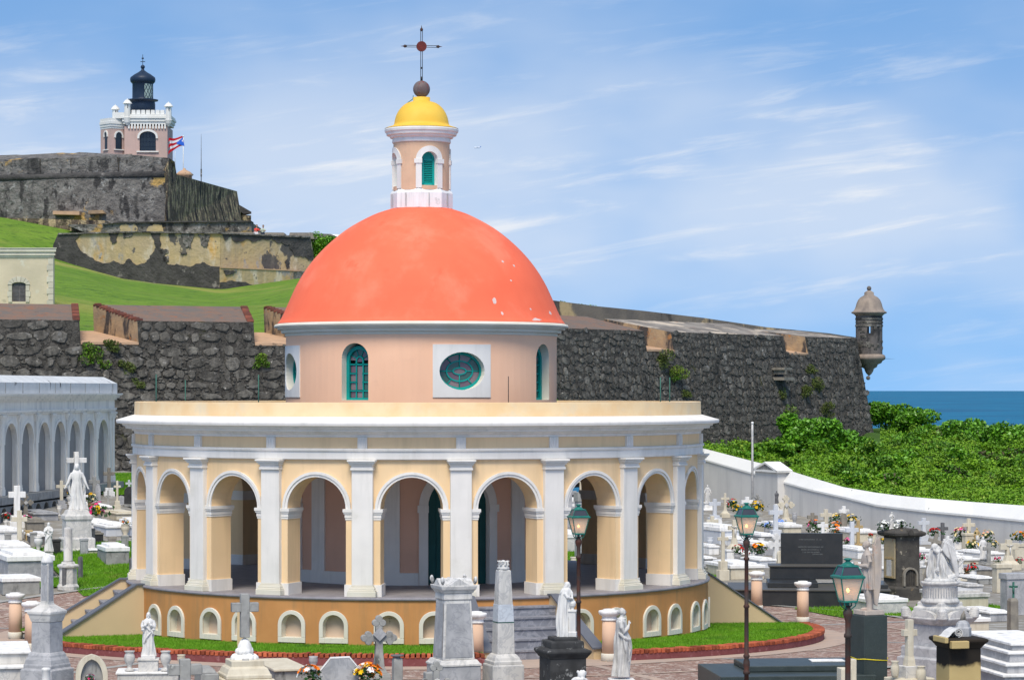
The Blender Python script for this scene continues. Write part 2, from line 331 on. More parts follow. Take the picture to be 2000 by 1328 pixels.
M_vase_brown = mat('terracotta_vase', (0.26, 0.17, 0.10), (0.21, 0.14, 0.085), sc=8, bump=.1)
M_stem = mat('bouquet_leaf', (0.030, 0.085, 0.018), (0.02, 0.06, 0.015), sc=9, rough=.5, bump=0)
PET = {}
for k_, c_ in dict(yellow=(0.80, 0.50, 0.01), white=(0.82, 0.82, 0.78), red=(0.62, 0.015, 0.012), pink=(0.80, 0.16, 0.36), orange=(0.85, 0.22, 0.01),
                   blue=(0.22, 0.38, 0.80), magenta=(0.70, 0.03, 0.18), cream=(0.78, 0.66, 0.36), peach=(0.80, 0.42, 0.25), brown=(0.30, 0.13, 0.05)).items():
    PET[k_] = mat('petal_' + k_, c_, rough=.7, bump=0)
M_skin = mat('skin', (0.45, 0.25, 0.17), bump=0)
M_hair = mat('dark_hair', (0.02, 0.015, 0.012), bump=0)
M_tape = mat('yellow_tape', (0.75, 0.60, 0.03), bump=0)


def mix_by_height(name, src, other, z0, z1, nscale=1.2, amp=1.6):
    """copy of material src whose colour goes over to mould-black `other` with ragged edge between heights z0 (none) and z1 (full)"""
    m = src.copy(); m.name = name
    N, L = m.node_tree.nodes, m.node_tree.links
    B = N['Principled BSDF']
    old = B.inputs['Base Color'].links[0].from_socket
    geo = N.new('ShaderNodeNewGeometry'); sp = N.new('ShaderNodeSeparateXYZ'); L.new(geo.outputs['Position'], sp.inputs[0])
    n = N.new('ShaderNodeTexNoise'); n.inputs['Scale'].default_value = nscale; n.inputs['Detail'].default_value = 7; L.new(geo.outputs['Position'], n.inputs['Vector'])
    a = N.new('ShaderNodeMath'); a.operation = 'MULTIPLY_ADD'; a.inputs[1].default_value = amp * (z1 - z0); L.new(n.outputs[0], a.inputs[0]); L.new(sp.outputs['Z'], a.inputs[2])
    r = N.new('ShaderNodeMapRange'); r.inputs['From Min'].default_value = z0 + amp * (z1 - z0) * .5 + (z1 - z0) * .42
    r.inputs['From Max'].default_value = z0 + amp * (z1 - z0) * .5 + (z1 - z0) * .58
    L.new(a.outputs[0], r.inputs['Value'])
    x = N.new('ShaderNodeMix'); x.data_type = 'RGBA'; L.new(r.outputs[0], x.inputs['Factor']); L.new(old, x.inputs['A']); x.inputs['B'].default_value = (*other, 1)
    L.new(x.outputs['Result'], B.inputs['Base Color'])
    return m


# ------------------------------------------------------------------ mesh builder
class MB:
    def __init__(s):
        s.v, s.f, s.m = [], [], []
        s.sm = []

    def add(s, vs, fs, mi=0, sm=False):
        b = len(s.v)
        s.v.extend([tuple(p) for p in vs])
        for f in fs:
            s.f.append(tuple(b + i for i in f)); s.m.append(mi); s.sm.append(sm)
        return s

    def box(s, c, d, rz=0.0, mi=0, top=1.0):
        """centre (x,y,zbottom), size (w,d,h); top scales the upper face"""
        w, e, h = d[0] / 2, d[1] / 2, d[2]
        vs = []
        for z, k in ((0, 1.0), (h, top)):
            for x, y in ((-w, -e), (w, -e), (w, e), (-w, e)):
                x, y = x * k, y * k
                vs.append((c[0] + x * cos(rz) - y * sin(rz), c[1] + x * sin(rz) + y * cos(rz), c[2] + z))
        return s.add(vs, [(3, 2, 1, 0), (4, 5, 6, 7), (0, 1, 5, 4), (1, 2, 6, 5), (2, 3, 7, 6), (3, 0, 4, 7)], mi)

    def stack(s, prof, n=4, c=(0, 0), rot=None, mi=0, sx=1.0, sy=1.0, sm=False):
        """prof [(half side or radius, z)...] bottom to top, n-gon prism stack with flat ends (n=4: half side)"""
        rot = (pi / 4 if n == 4 else pi / n) if rot is None else rot
        k = sqrt(2) if n == 4 else 1.0
        vs = []
        for r, z in prof:
            for i in range(n):
                a = rot + 2 * pi * i / n
                vs.append((c[0] + r * k * cos(a) * sx, c[1] + r * k * sin(a) * sy, z))
        fs = []
        for j in range(len(prof) - 1):
            for i in range(n):
                i2 = (i + 1) % n
                fs.append((j * n + i, j * n + i2, (j + 1) * n + i2, (j + 1) * n + i))
        s.add(vs, fs, mi, sm)
        b = len(s.v) - len(vs)
        s.f.append(tuple(b + i for i in reversed(range(n)))); s.m.append(mi); s.sm.append(False)
        t = b + (len(prof) - 1) * n
        s.f.append(tuple(t + i for i in range(n))); s.m.append(mi); s.sm.append(False)
        return s

    def lathe(s, prof, n=32, c=(0, 0), mi=0, closed=True, sm=True, sx=1, sy=1):
        if closed:
            return s.stack(prof, n, c, 0.0, mi, sx, sy, sm)
        vs = [(c[0] + r * cos(2 * pi * i / n), c[1] + r * sin(2 * pi * i / n), z) for r, z in prof for i in range(n)]
        fs = [(j * n + i, j * n + (i + 1) % n, (j + 1) * n + (i + 1) % n, (j + 1) * n + i) for j in range(len(prof) - 1) for i in range(n)]
        return s.add(vs, fs, mi, sm)

    def tube(s, pts, rad, n=8, mi=0, sm=True):
        pts = [Vector(p) for p in pts]
        if not isinstance(rad, (list, tuple)):
            rad = [rad] * len(pts)
        vs = []
        for i, p in enumerate(pts):
            d = (pts[min(i + 1, len(pts) - 1)] - pts[max(i - 1, 0)]).normalized()
            u = d.cross(Vector((0, 0, 1)))
            if u.length < 1e-3:
                u = d.cross(Vector((0, 1, 0)))
            u.normalize(); w = d.cross(u)
            for k in range(n):
                a = 2 * pi * k / n
                vs.append(p + (u * cos(a) + w * sin(a)) * rad[i])
        fs = [(j * n + k, (j + 1) * n + k, (j + 1) * n + (k + 1) % n, j * n + (k + 1) % n) for j in range(len(pts) - 1) for k in range(n)]
        s.add(vs, fs, mi, sm)
        b = len(s.v) - len(vs)
        s.f.append(tuple(b + i for i in range(n))); s.m.append(mi); s.sm.append(False)
        t = b + (len(pts) - 1) * n
        s.f.append(tuple(t + i for i in reversed(range(n)))); s.m.append(mi); s.sm.append(False)
        return s

    def ell(s, c, r, n=14, m=9, mi=0, rot=None):
        vs = []
        for j in range(m + 1):
            t = pi * j / m
            for i in range(n):
                a = 2 * pi * i / n
                p = Vector((r[0] * sin(t) * cos(a), r[1] * sin(t) * sin(a), -r[2] * cos(t)))
                if rot is not None:
                    p = rot @ p
                vs.append((c[0] + p.x, c[1] + p.y, c[2] + p.z))
        fs = [(j * n + i, j * n + (i + 1) % n, (j + 1) * n + (i + 1) % n, (j + 1) * n + i) for j in range(m) for i in range(n)]
        return s.add(vs, fs, mi, True)

    def polar(s, r0, r1, a0, a1, z0, z1, n=4, mi=0, c=(0, 0)):
        """block between two radii and two angles; angle 0 faces -Y, positive towards +X; z0/z1 may be callables of (x,y)"""
        vs = []
        for i in range(n + 1):
            a = a0 + (a1 - a0) * i / n
            for r in (r0, r1):
                x, y = c[0] + r * sin(a), c[1] - r * cos(a)
                vs += [(x, y, z0(x, y) if callable(z0) else z0), (x, y, z1(x, y) if callable(z1) else z1)]
        fs = []
        for i in range(n):
            b = 4 * i; e = b + 4
            fs += [(b, b + 2, e + 2, e), (b + 1, e + 1, e + 3, b + 3), (b + 2, b + 3, e + 3, e + 2), (b, e, e + 1, b + 1)]
        fs += [(0, 1, 3, 2), (4 * n, 4 * n + 2, 4 * n + 3, 4 * n + 1)]
        return s.add(vs, fs, mi)

    def extrude(s, poly, vec, mi=0):
        """closed 3-D polygon extruded by vec"""
        n = len(poly)
        vec = Vector(vec)
        vs = [Vector(p) for p in poly] + [Vector(p) + vec for p in poly]
        fs = [tuple(range(n)), tuple(reversed(range(n, 2 * n)))]
        fs += [(i, i + n, (i + 1) % n + n, (i + 1) % n) for i in range(n)]
        return s.add(vs, fs, mi)

    def mesh(s, name, mats, bevel=0.0):
        me = bpy.data.meshes.new(name)
        me.from_pydata([tuple(p) for p in s.v], [], s.f)
        for m in (mats if isinstance(mats, (list, tuple)) else [mats]):
            me.materials.append(m)
        me.polygons.foreach_set('material_index', s.m)
        me.polygons.foreach_set('use_smooth', s.sm)
        bm = bmesh.new(); bm.from_mesh(me)
        bmesh.ops.recalc_face_normals(bm, faces=bm.faces)
        if bevel:
            es = [e for e in bm.edges if len(e.link_faces) == 2 and e.calc_face_angle(0) > 0.6]
            bmesh.ops.bevel(bm, geom=es, offset=bevel, segments=1, affect='EDGES', clamp_overlap=True)
        bm.to_mesh(me); bm.free()
        me.update()
        return me

    def build(s, name, mats, parent=None, bevel=0.0, loc=None, rz=0.0, **props):
        o = bpy.data.objects.new(name, s.mesh(name, mats, bevel))
        COL.objects.link(o)
        if parent is not None:
            o.parent = parent
        if loc is not None:
            o.location = loc
        o.rotation_euler = (0, 0, rz)
        for k, v in props.items():
            o[k] = v
        return o


def thing(name, label, cat, loc=(0, 0, 0), rz=0.0, group=None):
    o = bpy.data.objects.new(name, None)
    COL.objects.link(o)
    o.empty_display_size = 0.2
    o.location = loc
    o.rotation_euler = (0, 0, rz)
    o['label'] = label; o['category'] = cat
    if group:
        o['group'] = group
    return o


def tag(o, label, cat, group=None):
    o['label'] = label; o['category'] = cat
    if group:
        o['group'] = group
    return o


def dup_mesh_obj(name, me, parent, loc=(0, 0, 0), rz=0.0, scale=None):
    o = bpy.data.objects.new(name, me)
    COL.objects.link(o)
    o.parent = parent
    o.location = loc
    o.rotation_euler = (0, 0, rz)
    if scale is not None:
        o.scale = scale
    return o


def copy_tree(o, parent=None):
    c = o.copy()
    COL.objects.link(c)
    c.parent = parent
    for ch in KIDS.get(o.name, [x for x in list(o.children)]):
        copy_tree(ch, c)
    return c


KIDS = {}


def P(px, py, Y):
    """the place that photo pixel (px,py) shows at distance Y"""
    return Vector(((px - 1000) * Y / F, Y, HC - (py - HY) * Y / F))


def sstep(a, b, t):
    t = min(1, max(0, (t - a) / (b - a)))
    return t * t * (3 - 2 * t)


def gz(x, y):
    """height of the cemetery ground"""
    z = -0.15 - 0.028 * (min(max(y, 54), 66) - 54)
    z += 0.9 * sstep(84, 124, y)
    u = x / max(y, 1) * F + 1000
    z += 1.75 * sstep(62.5, 91, y) * (1 - sstep(265, 430, u))
    return z


def yat(px, py):
    lo, hi = 30.0, 135.0
    for _ in range(40):
        m = (lo + hi) / 2
        x = (px - 1000) * m / F
        if HY + (HC - gz(x, m)) * F / m > py:
            lo = m
        else:
            hi = m
    return (lo + hi) / 2


def arch_wall(mb, mapf, u0, u1, z0, z1, d0, d1, openings, step=0.4, mi=0, mi_in=None, back=True, nseg=14):
    """wall in (u,z) with openings (uc, hw, lo(u), hi(u)); d1 is the outer face, d0 the inner one"""
    mi_in = mi if mi_in is None else mi_in
    us = [(u0, None)]
    cur = u0
    ops = sorted(openings, key=lambda o: o[0])
    cols = []

    def plain(a, b):
        n = max(1, int(math.ceil((b - a) / step)))
        for i in range(n):
            cols.append((a + (b - a) * i / n, a + (b - a) * (i + 1) / n, None))
    for o in ops:
        uc, hw = o[0], o[1]
        if uc - hw > cur + 1e-6:
            plain(cur, uc - hw)
        for i in range(nseg):
            a = uc - hw * cos(pi * i / nseg); b = uc - hw * cos(pi * (i + 1) / nseg)
            cols.append((a, b, o))
        cur = uc + hw
    if cur < u1 - 1e-6:
        plain(cur, u1)

    def q(ps, m):
        ps = [mapf(*p) for p in ps]
        mb.add(ps, [(0, 1, 2, 3)], m)
    for a, b, o in cols:
        if o is None:
            for d in ([d1, d0] if back else [d1]):
                q([(a, d, z0), (b, d, z0), (b, d, z1), (a, d, z1)], mi)
            q([(a, d1, z1), (b, d1, z1), (b, d0, z1), (a, d0, z1)], mi)
            q([(a, d1, z0), (b, d1, z0), (b, d0, z0), (a, d0, z0)], mi)
        else:
            _, _, lo, hi = o[:4]
            la, lb, ha, hb = lo(a), lo(b), hi(a), hi(b)
            for d in ([d1, d0] if back else [d1]):
                q([(a, d, ha), (b, d, hb), (b, d, z1), (a, d, z1)], mi)
                if la > z0 + 1e-4 or lb > z0 + 1e-4:
                    q([(a, d, z0), (b, d, z0), (b, d, lb), (a, d, la)], mi)
            q([(a, d1, z1), (b, d1, z1), (b, d0, z1), (a, d0, z1)], mi)
            q([(a, d1, ha), (b, d1, hb), (b, d0, hb), (a, d0, ha)], mi_in)
            if la > z0 + 1e-4 or lb > z0 + 1e-4:
                q([(a, d1, la), (b, d1, lb), (b, d0, lb), (a, d0, la)], mi_in)
    for o in ops:
        uc, hw, lo, hi = o[:4]
        for e in (uc - hw, uc + hw):
            if hi(e) - lo(e) > 1e-3:
                q([(e, d1, lo(e)), (e, d0, lo(e)), (e, d0, hi(e)), (e, d1, hi(e))], mi_in)
    for e in (u0, u1):
        q([(e, d1, z0), (e, d0, z0), (e, d0, z1), (e, d1, z1)], mi)
    return mb


def arch_open(uc, hw, zb, zs, rise):
    return (uc, hw, lambda u: zb, lambda u: zs + rise * sqrt(max(0, 1 - ((u - uc) / hw) ** 2)))


def oval_open(uc, hw, zc, hh):
    return (uc, hw, lambda u: zc - hh * sqrt(max(0, 1 - ((u - uc) / hw) ** 2)), lambda u: zc + hh * sqrt(max(0, 1 - ((u - uc) / hw) ** 2)))


def arch_band(mb, mapf, uc, hi_w, ho_w, zb, zs, ri, ro, d0, d1, n=20, mi=0, bottom=0.0):
    """solid band round an arched opening: inner half width hi_w, outer ho_w; bottom > 0 closes it with a sill of that height below zb"""
    pi_, po_ = [], []
    if zb < zs:
        pi_.append((uc - hi_w, zb)); po_.append((uc - ho_w, zb))
    for i in range(n + 1):
        t = pi - pi * i / n
        pi_.append((uc + hi_w * cos(t), zs + ri * sin(t))); po_.append((uc + ho_w * cos(t), zs + ro * sin(t)))
    if zb < zs:
        pi_.append((uc + hi_w, zb)); po_.append((uc + ho_w, zb))
    m = len(pi_)
    vs = []
    for (a, b), (c, d) in zip(pi_, po_):
        vs += [mapf(a, d1, b), mapf(c, d1, d), mapf(a, d0, b), mapf(c, d0, d)]
    fs = []
    for i in range(m - 1):
        b = 4 * i; e = b + 4
        fs += [(b, b + 1, e + 1, e), (b + 2, e + 2, e + 3, b + 3), (b, e, e + 2, b + 2), (b + 1, b + 3, e + 3, e + 1)]
    fs += [(0, 2, 3, 1), (4 * m - 4, 4 * m - 3, 4 * m - 1, 4 * m - 2)]
    mb.add(vs, fs, mi)
    if bottom:
        k = 5
        for i in range(k):
            a = uc - ho_w + 2 * ho_w * i / k; b = uc - ho_w + 2 * ho_w * (i + 1) / k
            vs = [mapf(u, d, z) for u in (a, b) for d in (d0, d1) for z in (zb - bottom, zb)]
            mb.add(vs, [(0, 1, 3, 2), (4, 6, 7, 5), (2, 3, 7, 6), (0, 4, 5, 1), (1, 5, 7, 3), (0, 2, 6, 4)], mi)
    return mb

# ------------------------------------------------------------------ ground, lawn, paths, sea
CX, CY = -2.14, 62.0
AX = radians(18.7)            # the chapel's main axis


def grid_sheet(name, xs, ys, zf, m, **props):
    vs = [(x, y, zf(x, y)) for y in ys for x in xs]
    n = len(xs)
    fs = [(j * n + i, j * n + i + 1, (j + 1) * n + i + 1, (j + 1) * n + i) for j in range(len(ys) - 1) for i in range(n - 1)]
    mb = MB(); mb.add(vs, fs, 0, True)
    return mb.build(name, m, **props)


def frange(a, b, n):
    return [a + (b - a) * i / (n - 1) for i in range(n)]


grid_sheet('ground', frange(-34, 30, 65), frange(30, 128, 99), lambda x, y: gz(x, y) - .02, M_ground, kind='structure')


def lawnz(x, y):
    return 0.05 - 0.028 * (min(max(y, 52.5), 72) - 54)


def ring(name, r0, r1, zf, m, a0=-pi, a1=pi, n=180, nr=4, **props):
    vs = []
    for j in range(nr + 1):
        r = r0 + (r1 - r0) * j / nr
        for i in range(n + 1):
            a = a0 + (a1 - a0) * i / n
            x, y = CX + r * sin(a), CY - r * cos(a)
            vs.append((x, y, zf(x, y)))
    fs = [(j * (n + 1) + i, j * (n + 1) + i + 1, (j + 1) * (n + 1) + i + 1, (j + 1) * (n + 1) + i) for j in range(nr) for i in range(n)]
    mb = MB(); mb.add(vs, fs, 0, True)
    return mb.build(name, m, **props)


STAIR_HALF = 0.150
quads = [(AX + k * pi / 2 + STAIR_HALF, AX + (k + 1) * pi / 2 - STAIR_HALF) for k in range(4)]
for q0, q1 in quads:
    ring('lawn', 6.55, 8.98, lawnz, M_lawn, q0, q1, 40, kind='structure')
pz = lambda x, y: gz(x, y) + 0.012
for k in range(4):
    a = AX + k * pi / 2
    ring('path', 6.6, 9.3, lambda x, y: gz(x, y) + .008, M_pathband, a - STAIR_HALF - .03, a + STAIR_HALF + .03, 8, kind='structure')
ring('path', 9.25, 9.85, pz, M_pathband, n=160, nr=2, kind='structure')
ring('path', 9.85, 13.3, lambda x, y: gz(x, y) + .004, M_pebble, n=160, nr=4, kind='structure')
ring('path', 13.3, 13.5, lambda x, y: gz(x, y) + .03, M_pathgrey, n=160, nr=1, kind='structure')
for i in range(20):
    a = AX + i * pi / 10 + .07
    ring('path_border', 9.85, 13.3, lambda x, y: gz(x, y) + .010, M_pathgrey if i % 2 else M_pathband, a - .010, a + .010, 1, 6, kind='structure')
ring('path_border', 11.5, 11.62, lambda x, y: gz(x, y) + .014, M_pathband, n=160, nr=1, kind='structure')
# forecourt towards the camera, right: pebble fields with pale bands between them
grid_sheet('path', frange(0.3, 12, 13), frange(46, 56, 11), lambda x, y: gz(x, y) + .0, M_pebble, kind='structure')

# grass patches between the graves
def patch(px, py, w, d, rz=AX, m=M_lawn):
    Y = yat(px, py); X = (px - 1000) * Y / F
    vs = []
    for j in range(7):
        for i in range(9):
            a, b = (i / 8 - .5) * w, (j / 6 - .5) * d
            x = X + a * cos(rz) - b * sin(rz); y = Y + a * sin(rz) + b * cos(rz)
            vs.append((x, y, gz(x, y) + .02))
    fs = [(j * 9 + i, j * 9 + i + 1, (j + 1) * 9 + i + 1, (j + 1) * 9 + i) for j in range(6) for i in range(8)]
    MB().add(vs, fs, 0, True).build('lawn', m, kind='structure')
    return X, Y


PATCHES = [(200, 1112, 2.6, 9.0), (300, 1098, 4.0, 7.0), (1520, 1163, 5.2, 3.0), (1700, 1195, 3.0, 3.0), (1395, 1118, 1.6, 4), (240, 945, 3.5, 12), (452, 1075, 3, 10), (1110, 1090, 2, 6), (1905, 1190, 2, 3), (170, 1135, 6.0, 1.6), (1560, 1178, 6, 1.2)]
pc = [patch(*p) for p in PATCHES]


def blades(name, pts, h, w, m, seed=1, lean=.35, label=None):
    """thousands of single blades as one mesh"""
    g = np.random.default_rng(seed)
    n = len(pts)
    pts = np.asarray(pts)
    a = g.uniform(0, 2 * pi, n); hh = h * g.uniform(.5, 1.3, n)
    dx, dy = np.cos(a) * w, np.sin(a) * w
    lx, ly = g.normal(0, lean, n) * hh, g.normal(0, lean, n) * hh
    v = np.empty((n, 3, 3))
    v[:, 0] = pts + np.stack([dx, dy, np.zeros(n)], 1)
    v[:, 1] = pts - np.stack([dx, dy, np.zeros(n)], 1)
    v[:, 2] = pts + np.stack([lx, ly, hh], 1)
    me = bpy.data.meshes.new(name)
    me.vertices.add(n * 3); me.loops.add(n * 3); me.polygons.add(n)
    me.vertices.foreach_set('co', v.reshape(-1)); me.loops.foreach_set('vertex_index', np.arange(n * 3, dtype=np.int32))
    me.polygons.foreach_set('loop_start', np.arange(0, n * 3, 3, dtype=np.int32)); me.polygons.foreach_set('loop_total', np.full(n, 3, dtype=np.int32))
    me.materials.append(m); me.update()
    o = bpy.data.objects.new(name, me); COL.objects.link(o); o['kind'] = 'stuff'
    return o


g0 = np.random.default_rng(3)
pts = []
for q0, q1 in quads:
    n = 42000
    a = g0.uniform(q0, q1, n); r = np.sqrt(g0.uniform(6.64 ** 2, 8.98 ** 2, n))
    x, y = CX + r * np.sin(a), CY - r * np.cos(a)
    k = y < 64.5
    pts += [(xx, yy, lawnz(xx, yy)) for xx, yy in zip(x[k], y[k])]
blades('grass', pts, .045, .006, M_blade)
pts = []
for (X, Y), (px, py, w, d) in zip(pc, PATCHES):
    n = int(w * d * 700)
    a, b = g0.uniform(-.5, .5, n) * w, g0.uniform(-.5, .5, n) * d
    x = X + a * cos(AX) - b * sin(AX); y = Y + a * sin(AX) + b * cos(AX)
    pts += [(xx, yy, gz(xx, yy) + .02) for xx, yy in zip(x, y)]
blades('grass', pts, .06, .010, M_blade, 5)

# kerb of brick round the lawn: four arcs
for k, (q0, q1) in enumerate(quads):
    names = ['low curved brick kerb of the lawn right of the front steps', 'low curved brick kerb behind the chapel on its right side',
             'low curved brick kerb behind the chapel on its left side', 'long low curved brick kerb of the lawn left of the front steps']
    kb = thing('brick_kerb', names[k], 'kerb', (CX, CY, 0), group='brick kerbs round the chapel lawn')
    zt = lambda x, y: lawnz(x + CX, y + CY)
    q0 += .035 if k == 3 else 0
    q1 -= .52 if k == 2 else 0
    MB().polar(9.0, 9.24, q0, q1, lambda x, y: zt(x, y) - .35, lambda x, y: zt(x, y) - .06, 60).build('painted_base', M_kerbside, kb)
    if k in (0, 3):
        bme = MB().box((0, 0, 0), (.076, .27, .08)).mesh('brick', M_brick, bevel=.008)
        nb = int((q1 - q0) * 9.12 / .104)
        for i in range(nb):
            a = q0 + (q1 - q0) * (i + .5) / nb
            x, y = 9.12 * sin(a), -9.12 * cos(a)
            if y + CY > 63.5:
                continue
            dup_mesh_obj('brick', bme, kb, (x, y, zt(x, y) - .062 + rnd.uniform(-.006, .006)), a + rnd.uniform(-.03, .03), (1, 1, rnd.uniform(.9, 1.1)))
    else:
        MB().polar(8.99, 9.25, q0, q1, lambda x, y: zt(x, y) - .06, lambda x, y: zt(x, y) + .02, 60).build('brick_course', M_brick, kb)

mb = MB()
mb.add([(-90000, 150, -21), (90000, 150, -21), (300000, 300000, -21), (-300000, 300000, -21)], [(0, 1, 2, 3)])
mb.build('sea', M_sea, kind='structure')
# a few whitecaps
g1 = random.Random(5)
mb = MB()
for i in range(260):
    y = 520 / (g1.random() ** .8 * .92 + .08) * 1.0
    x = y * g1.uniform(.128, .20)
    w = g1.uniform(.8, 2.6) * (y / 900) ** .5
    mb.add([(x - w, y, -20.9), (x, y - w * .5, -20.9), (x + w, y, -20.9), (x, y + w * .6, -20.9)], [(0, 1, 2, 3)])
mb.build('whitecaps', mat('sea_foam', (.55, .6, .62), bump=0), kind='stuff')

# ------------------------------------------------------------------ chapel
ch = thing('domed_chapel', 'round yellow arcaded chapel under a coral red dome with a yellow capped lantern', 'chapel', (CX, CY, 0))
RA = 6.5
mA = lambda u, d, z: (d * sin(u / RA), -d * cos(u / RA), z)
STEP = pi / 10
BAY0 = radians(0.7)
PIL0 = -0.145

# plinth wall with tomb niches
RP = 6.62
mP = lambda u, d, z: (d * sin(u / RP), -d * cos(u / RP), z)
niches = []
for k in range(20):
    bc = BAY0 + k * STEP
    ax = min(abs(((bc - AX - q * pi / 2 + pi) % (2 * pi)) - pi) for q in range(4))
    for s in (-1, 1):
        a = bc + s * radians(4.0)
        if ax < .05:
            continue
        niches.append(a)
niches = sorted(((a + pi) % (2 * pi)) - pi for a in niches)
NH, NZ, NS, NR = .225, .155, .40, .225
lz = lambda a: lawnz(CX + RP * sin(a), CY - RP * cos(a))
ops = [arch_open(a * RP, NH, lz(a) + NZ, lz(a) + NS, NR) for a in niches]
mb = MB(); arch_wall(mb, mP, -pi * RP, pi * RP, -.6, .935, 6.46, RP, ops, step=.35, mi_in=1)
mb.build('plinth_wall', [M_ochre, M_cream_trim], ch)
panel = MB(); arch_wall(panel, mP, -NH - .03, NH + .03, NZ - .03, NS + NR + .03, 6.38, 6.462, [])
panel_me = panel.mesh('niche_panel', M_nichepeach)
frame = MB(); arch_band(frame, mP, 0, NH, NH + .085, NZ, NS, NR, NR + .085, RP, RP + .045, bottom=.11)
frame_me = frame.mesh('niche_frame', M_cream_trim, bevel=.006)
for a in niches:
    fo = dup_mesh_obj('niche', frame_me, ch, (0, 0, lz(a)), a)
    dup_mesh_obj('niche_panel', panel_me, fo)
    if abs(a - radians(-3.3)) < .02:      # small cross and dash cut in one panel
        mk = MB()
        for (u, z, w, h) in ((-.012, .555, .03, .012), (.03, .555, .03, .012), (0, .50, .007, .10), (0, .49, .03, .010)):
            arch_wall(mk, mP, u - w / 2, u + w / 2, z - h / 2, z + h / 2, 6.462, 6.466, [])
        mk.build('engraved_cross', mat('faint_engraving', (.30, .20, .13), bump=0), fo)

MB().lathe([(.01, .93), (6.60, .93), (6.655, .94), (6.665, .965), (6.655, .992), (6.64, 1.0), (.01, 1.0)], 160, sm=False).build('terrace_floor', M_floor, ch)
MB().lathe([(3.0, 4.10), (6.0, 4.10), (6.0, 4.2), (3.0, 4.2)], 80, sm=False, closed=False).build('gallery_ceiling', M_white, ch)

# arcade wall
ops = [arch_open((BAY0 + k * STEP - (2 * pi if BAY0 + k * STEP > pi else 0)) * RA, .655, 1.0, 2.80, .655) for k in range(20)]
mb = MB(); arch_wall(mb, mA, -pi * RA, pi * RA, 1.0, 3.95, 5.86, 6.42, ops, step=.3)
mb.build('arcade_wall', M_buff, ch)
HP = STEP * RA / 2
pil = MB()
pil.box((0, -6.455, 1.24), (.44, .13, 2.38))
pil_me = pil.mesh('pilaster', M_white, bevel=.006)
cap = MB()
for z, h, w, d in ((3.60, .05, .48, .17), (3.65, .055, .455, .15), (3.705, .035, .50, .19), (3.74, .035, .545, .22), (3.775, .04, .59, .25)):
    cap.box((0, -6.40 - d / 2 + .04, z), (w, d + .08, h))
cap_me = cap.mesh('capital', M_white, bevel=.007)
bas = MB()
for z, h, w, d in ((1.0, .115, .60, .22), (1.115, .03, .57, .195), (1.145, .045, .53, .17), (1.19, .02, .50, .15), (1.21, .03, .47, .135)):
    bas.box((0, -6.39 - d / 2 + .03, z), (w, d + .06, h))
bas_me = bas.mesh('pilaster_base', M_cream_trim, bevel=.008)
hw = (HP - .655) / RA
imp = MB()
for z0, z1, e in ((2.575, 2.62, .012), (2.62, 2.70, .022), (2.70, 2.735, .04), (2.735, 2.80, .055)):
    imp.polar(5.86 - e, 6.42 + e, -hw - e / 6.3, hw + e / 6.3, z0, z1, 3)
imp_me = imp.mesh('impost', M_white)
pb = MB(); pb.polar(5.84, 6.44, -hw - .0045, hw + .0045, 1.0, 1.245, 3)
pb_me = pb.mesh('pier_plinth', M_white)
av = MB()
arch_band(av, mA, 0, .655, .755, 2.80, 2.80, .655, .755, 6.42, 6.445)
arch_band(av, mA, 0, .71, .765, 2.80, 2.80, .71, .765, 6.425, 6.468)
av_me = av.mesh('archivolt', M_white)
tri = MB()
tri.box((0, -6.47, 4.05), (.20, .07, .225))
for dx in (-.06, .0, .06):
    tri.box((dx, -6.51, 4.07), (.022, .02, .185))
tri_me = tri.mesh('frieze_block', M_white, bevel=.003)
for k in range(20):
    a = PIL0 + k * STEP
    p = dup_mesh_obj('pilaster', pil_me, ch, (0, 0, 0), a)
    dup_mesh_obj('capital', cap_me, p)
    dup_mesh_obj('pilaster_base', bas_me, p)
    dup_mesh_obj('impost', imp_me, ch, (0, 0, 0), a)
    dup_mesh_obj('pier_plinth', pb_me, ch, (0, 0, 0), a)
    dup_mesh_obj('archivolt', av_me, ch, (0, 0, 0), BAY0 + k * STEP)
    dup_mesh_obj('frieze_block', tri_me, ch, (0, 0, 0), a)

MB().lathe([(6.0, 3.815), (6.49, 3.815), (6.50, 3.83), (6.50, 3.985), (6.53, 3.995), (6.535, 4.03), (6.51, 4.05), (6.0, 4.05)], 200, sm=False).build('architrave', M_white, ch)
MB().lathe([(6.0, 4.052), (6.445, 4.052), (6.445, 4.275), (6.0, 4.275)], 200, sm=False).build('frieze', M_buff, ch)
MB().lathe([(6.0, 4.277), (6.46, 4.277), (6.47, 4.33), (6.51, 4.345), (6.53, 4.39), (6.66, 4.395), (6.67, 4.445), (6.72, 4.45), (6.745, 4.50), (6.82, 4.505), (6.865, 4.515),
            (6.875, 4.56), (6.87, 4.585), (6.47, 4.70), (6.0, 4.70)], 200, sm=False).build('cornice', [M_white], ch)
MB().lathe([(6.22, 4.702), (6.462, 4.702), (6.455, 4.985), (6.44, 4.992), (6.22, 4.992), (6.215, 4.985), (6.215, 4.702)], 200, sm=False).build('parapet', M_parapet, ch)
MB().lathe([(2.9, 4.60), (6.3, 4.60), (6.3, 4.68), (2.9, 4.70)], 120, sm=False).build('roof_deck', M_parapet, ch)

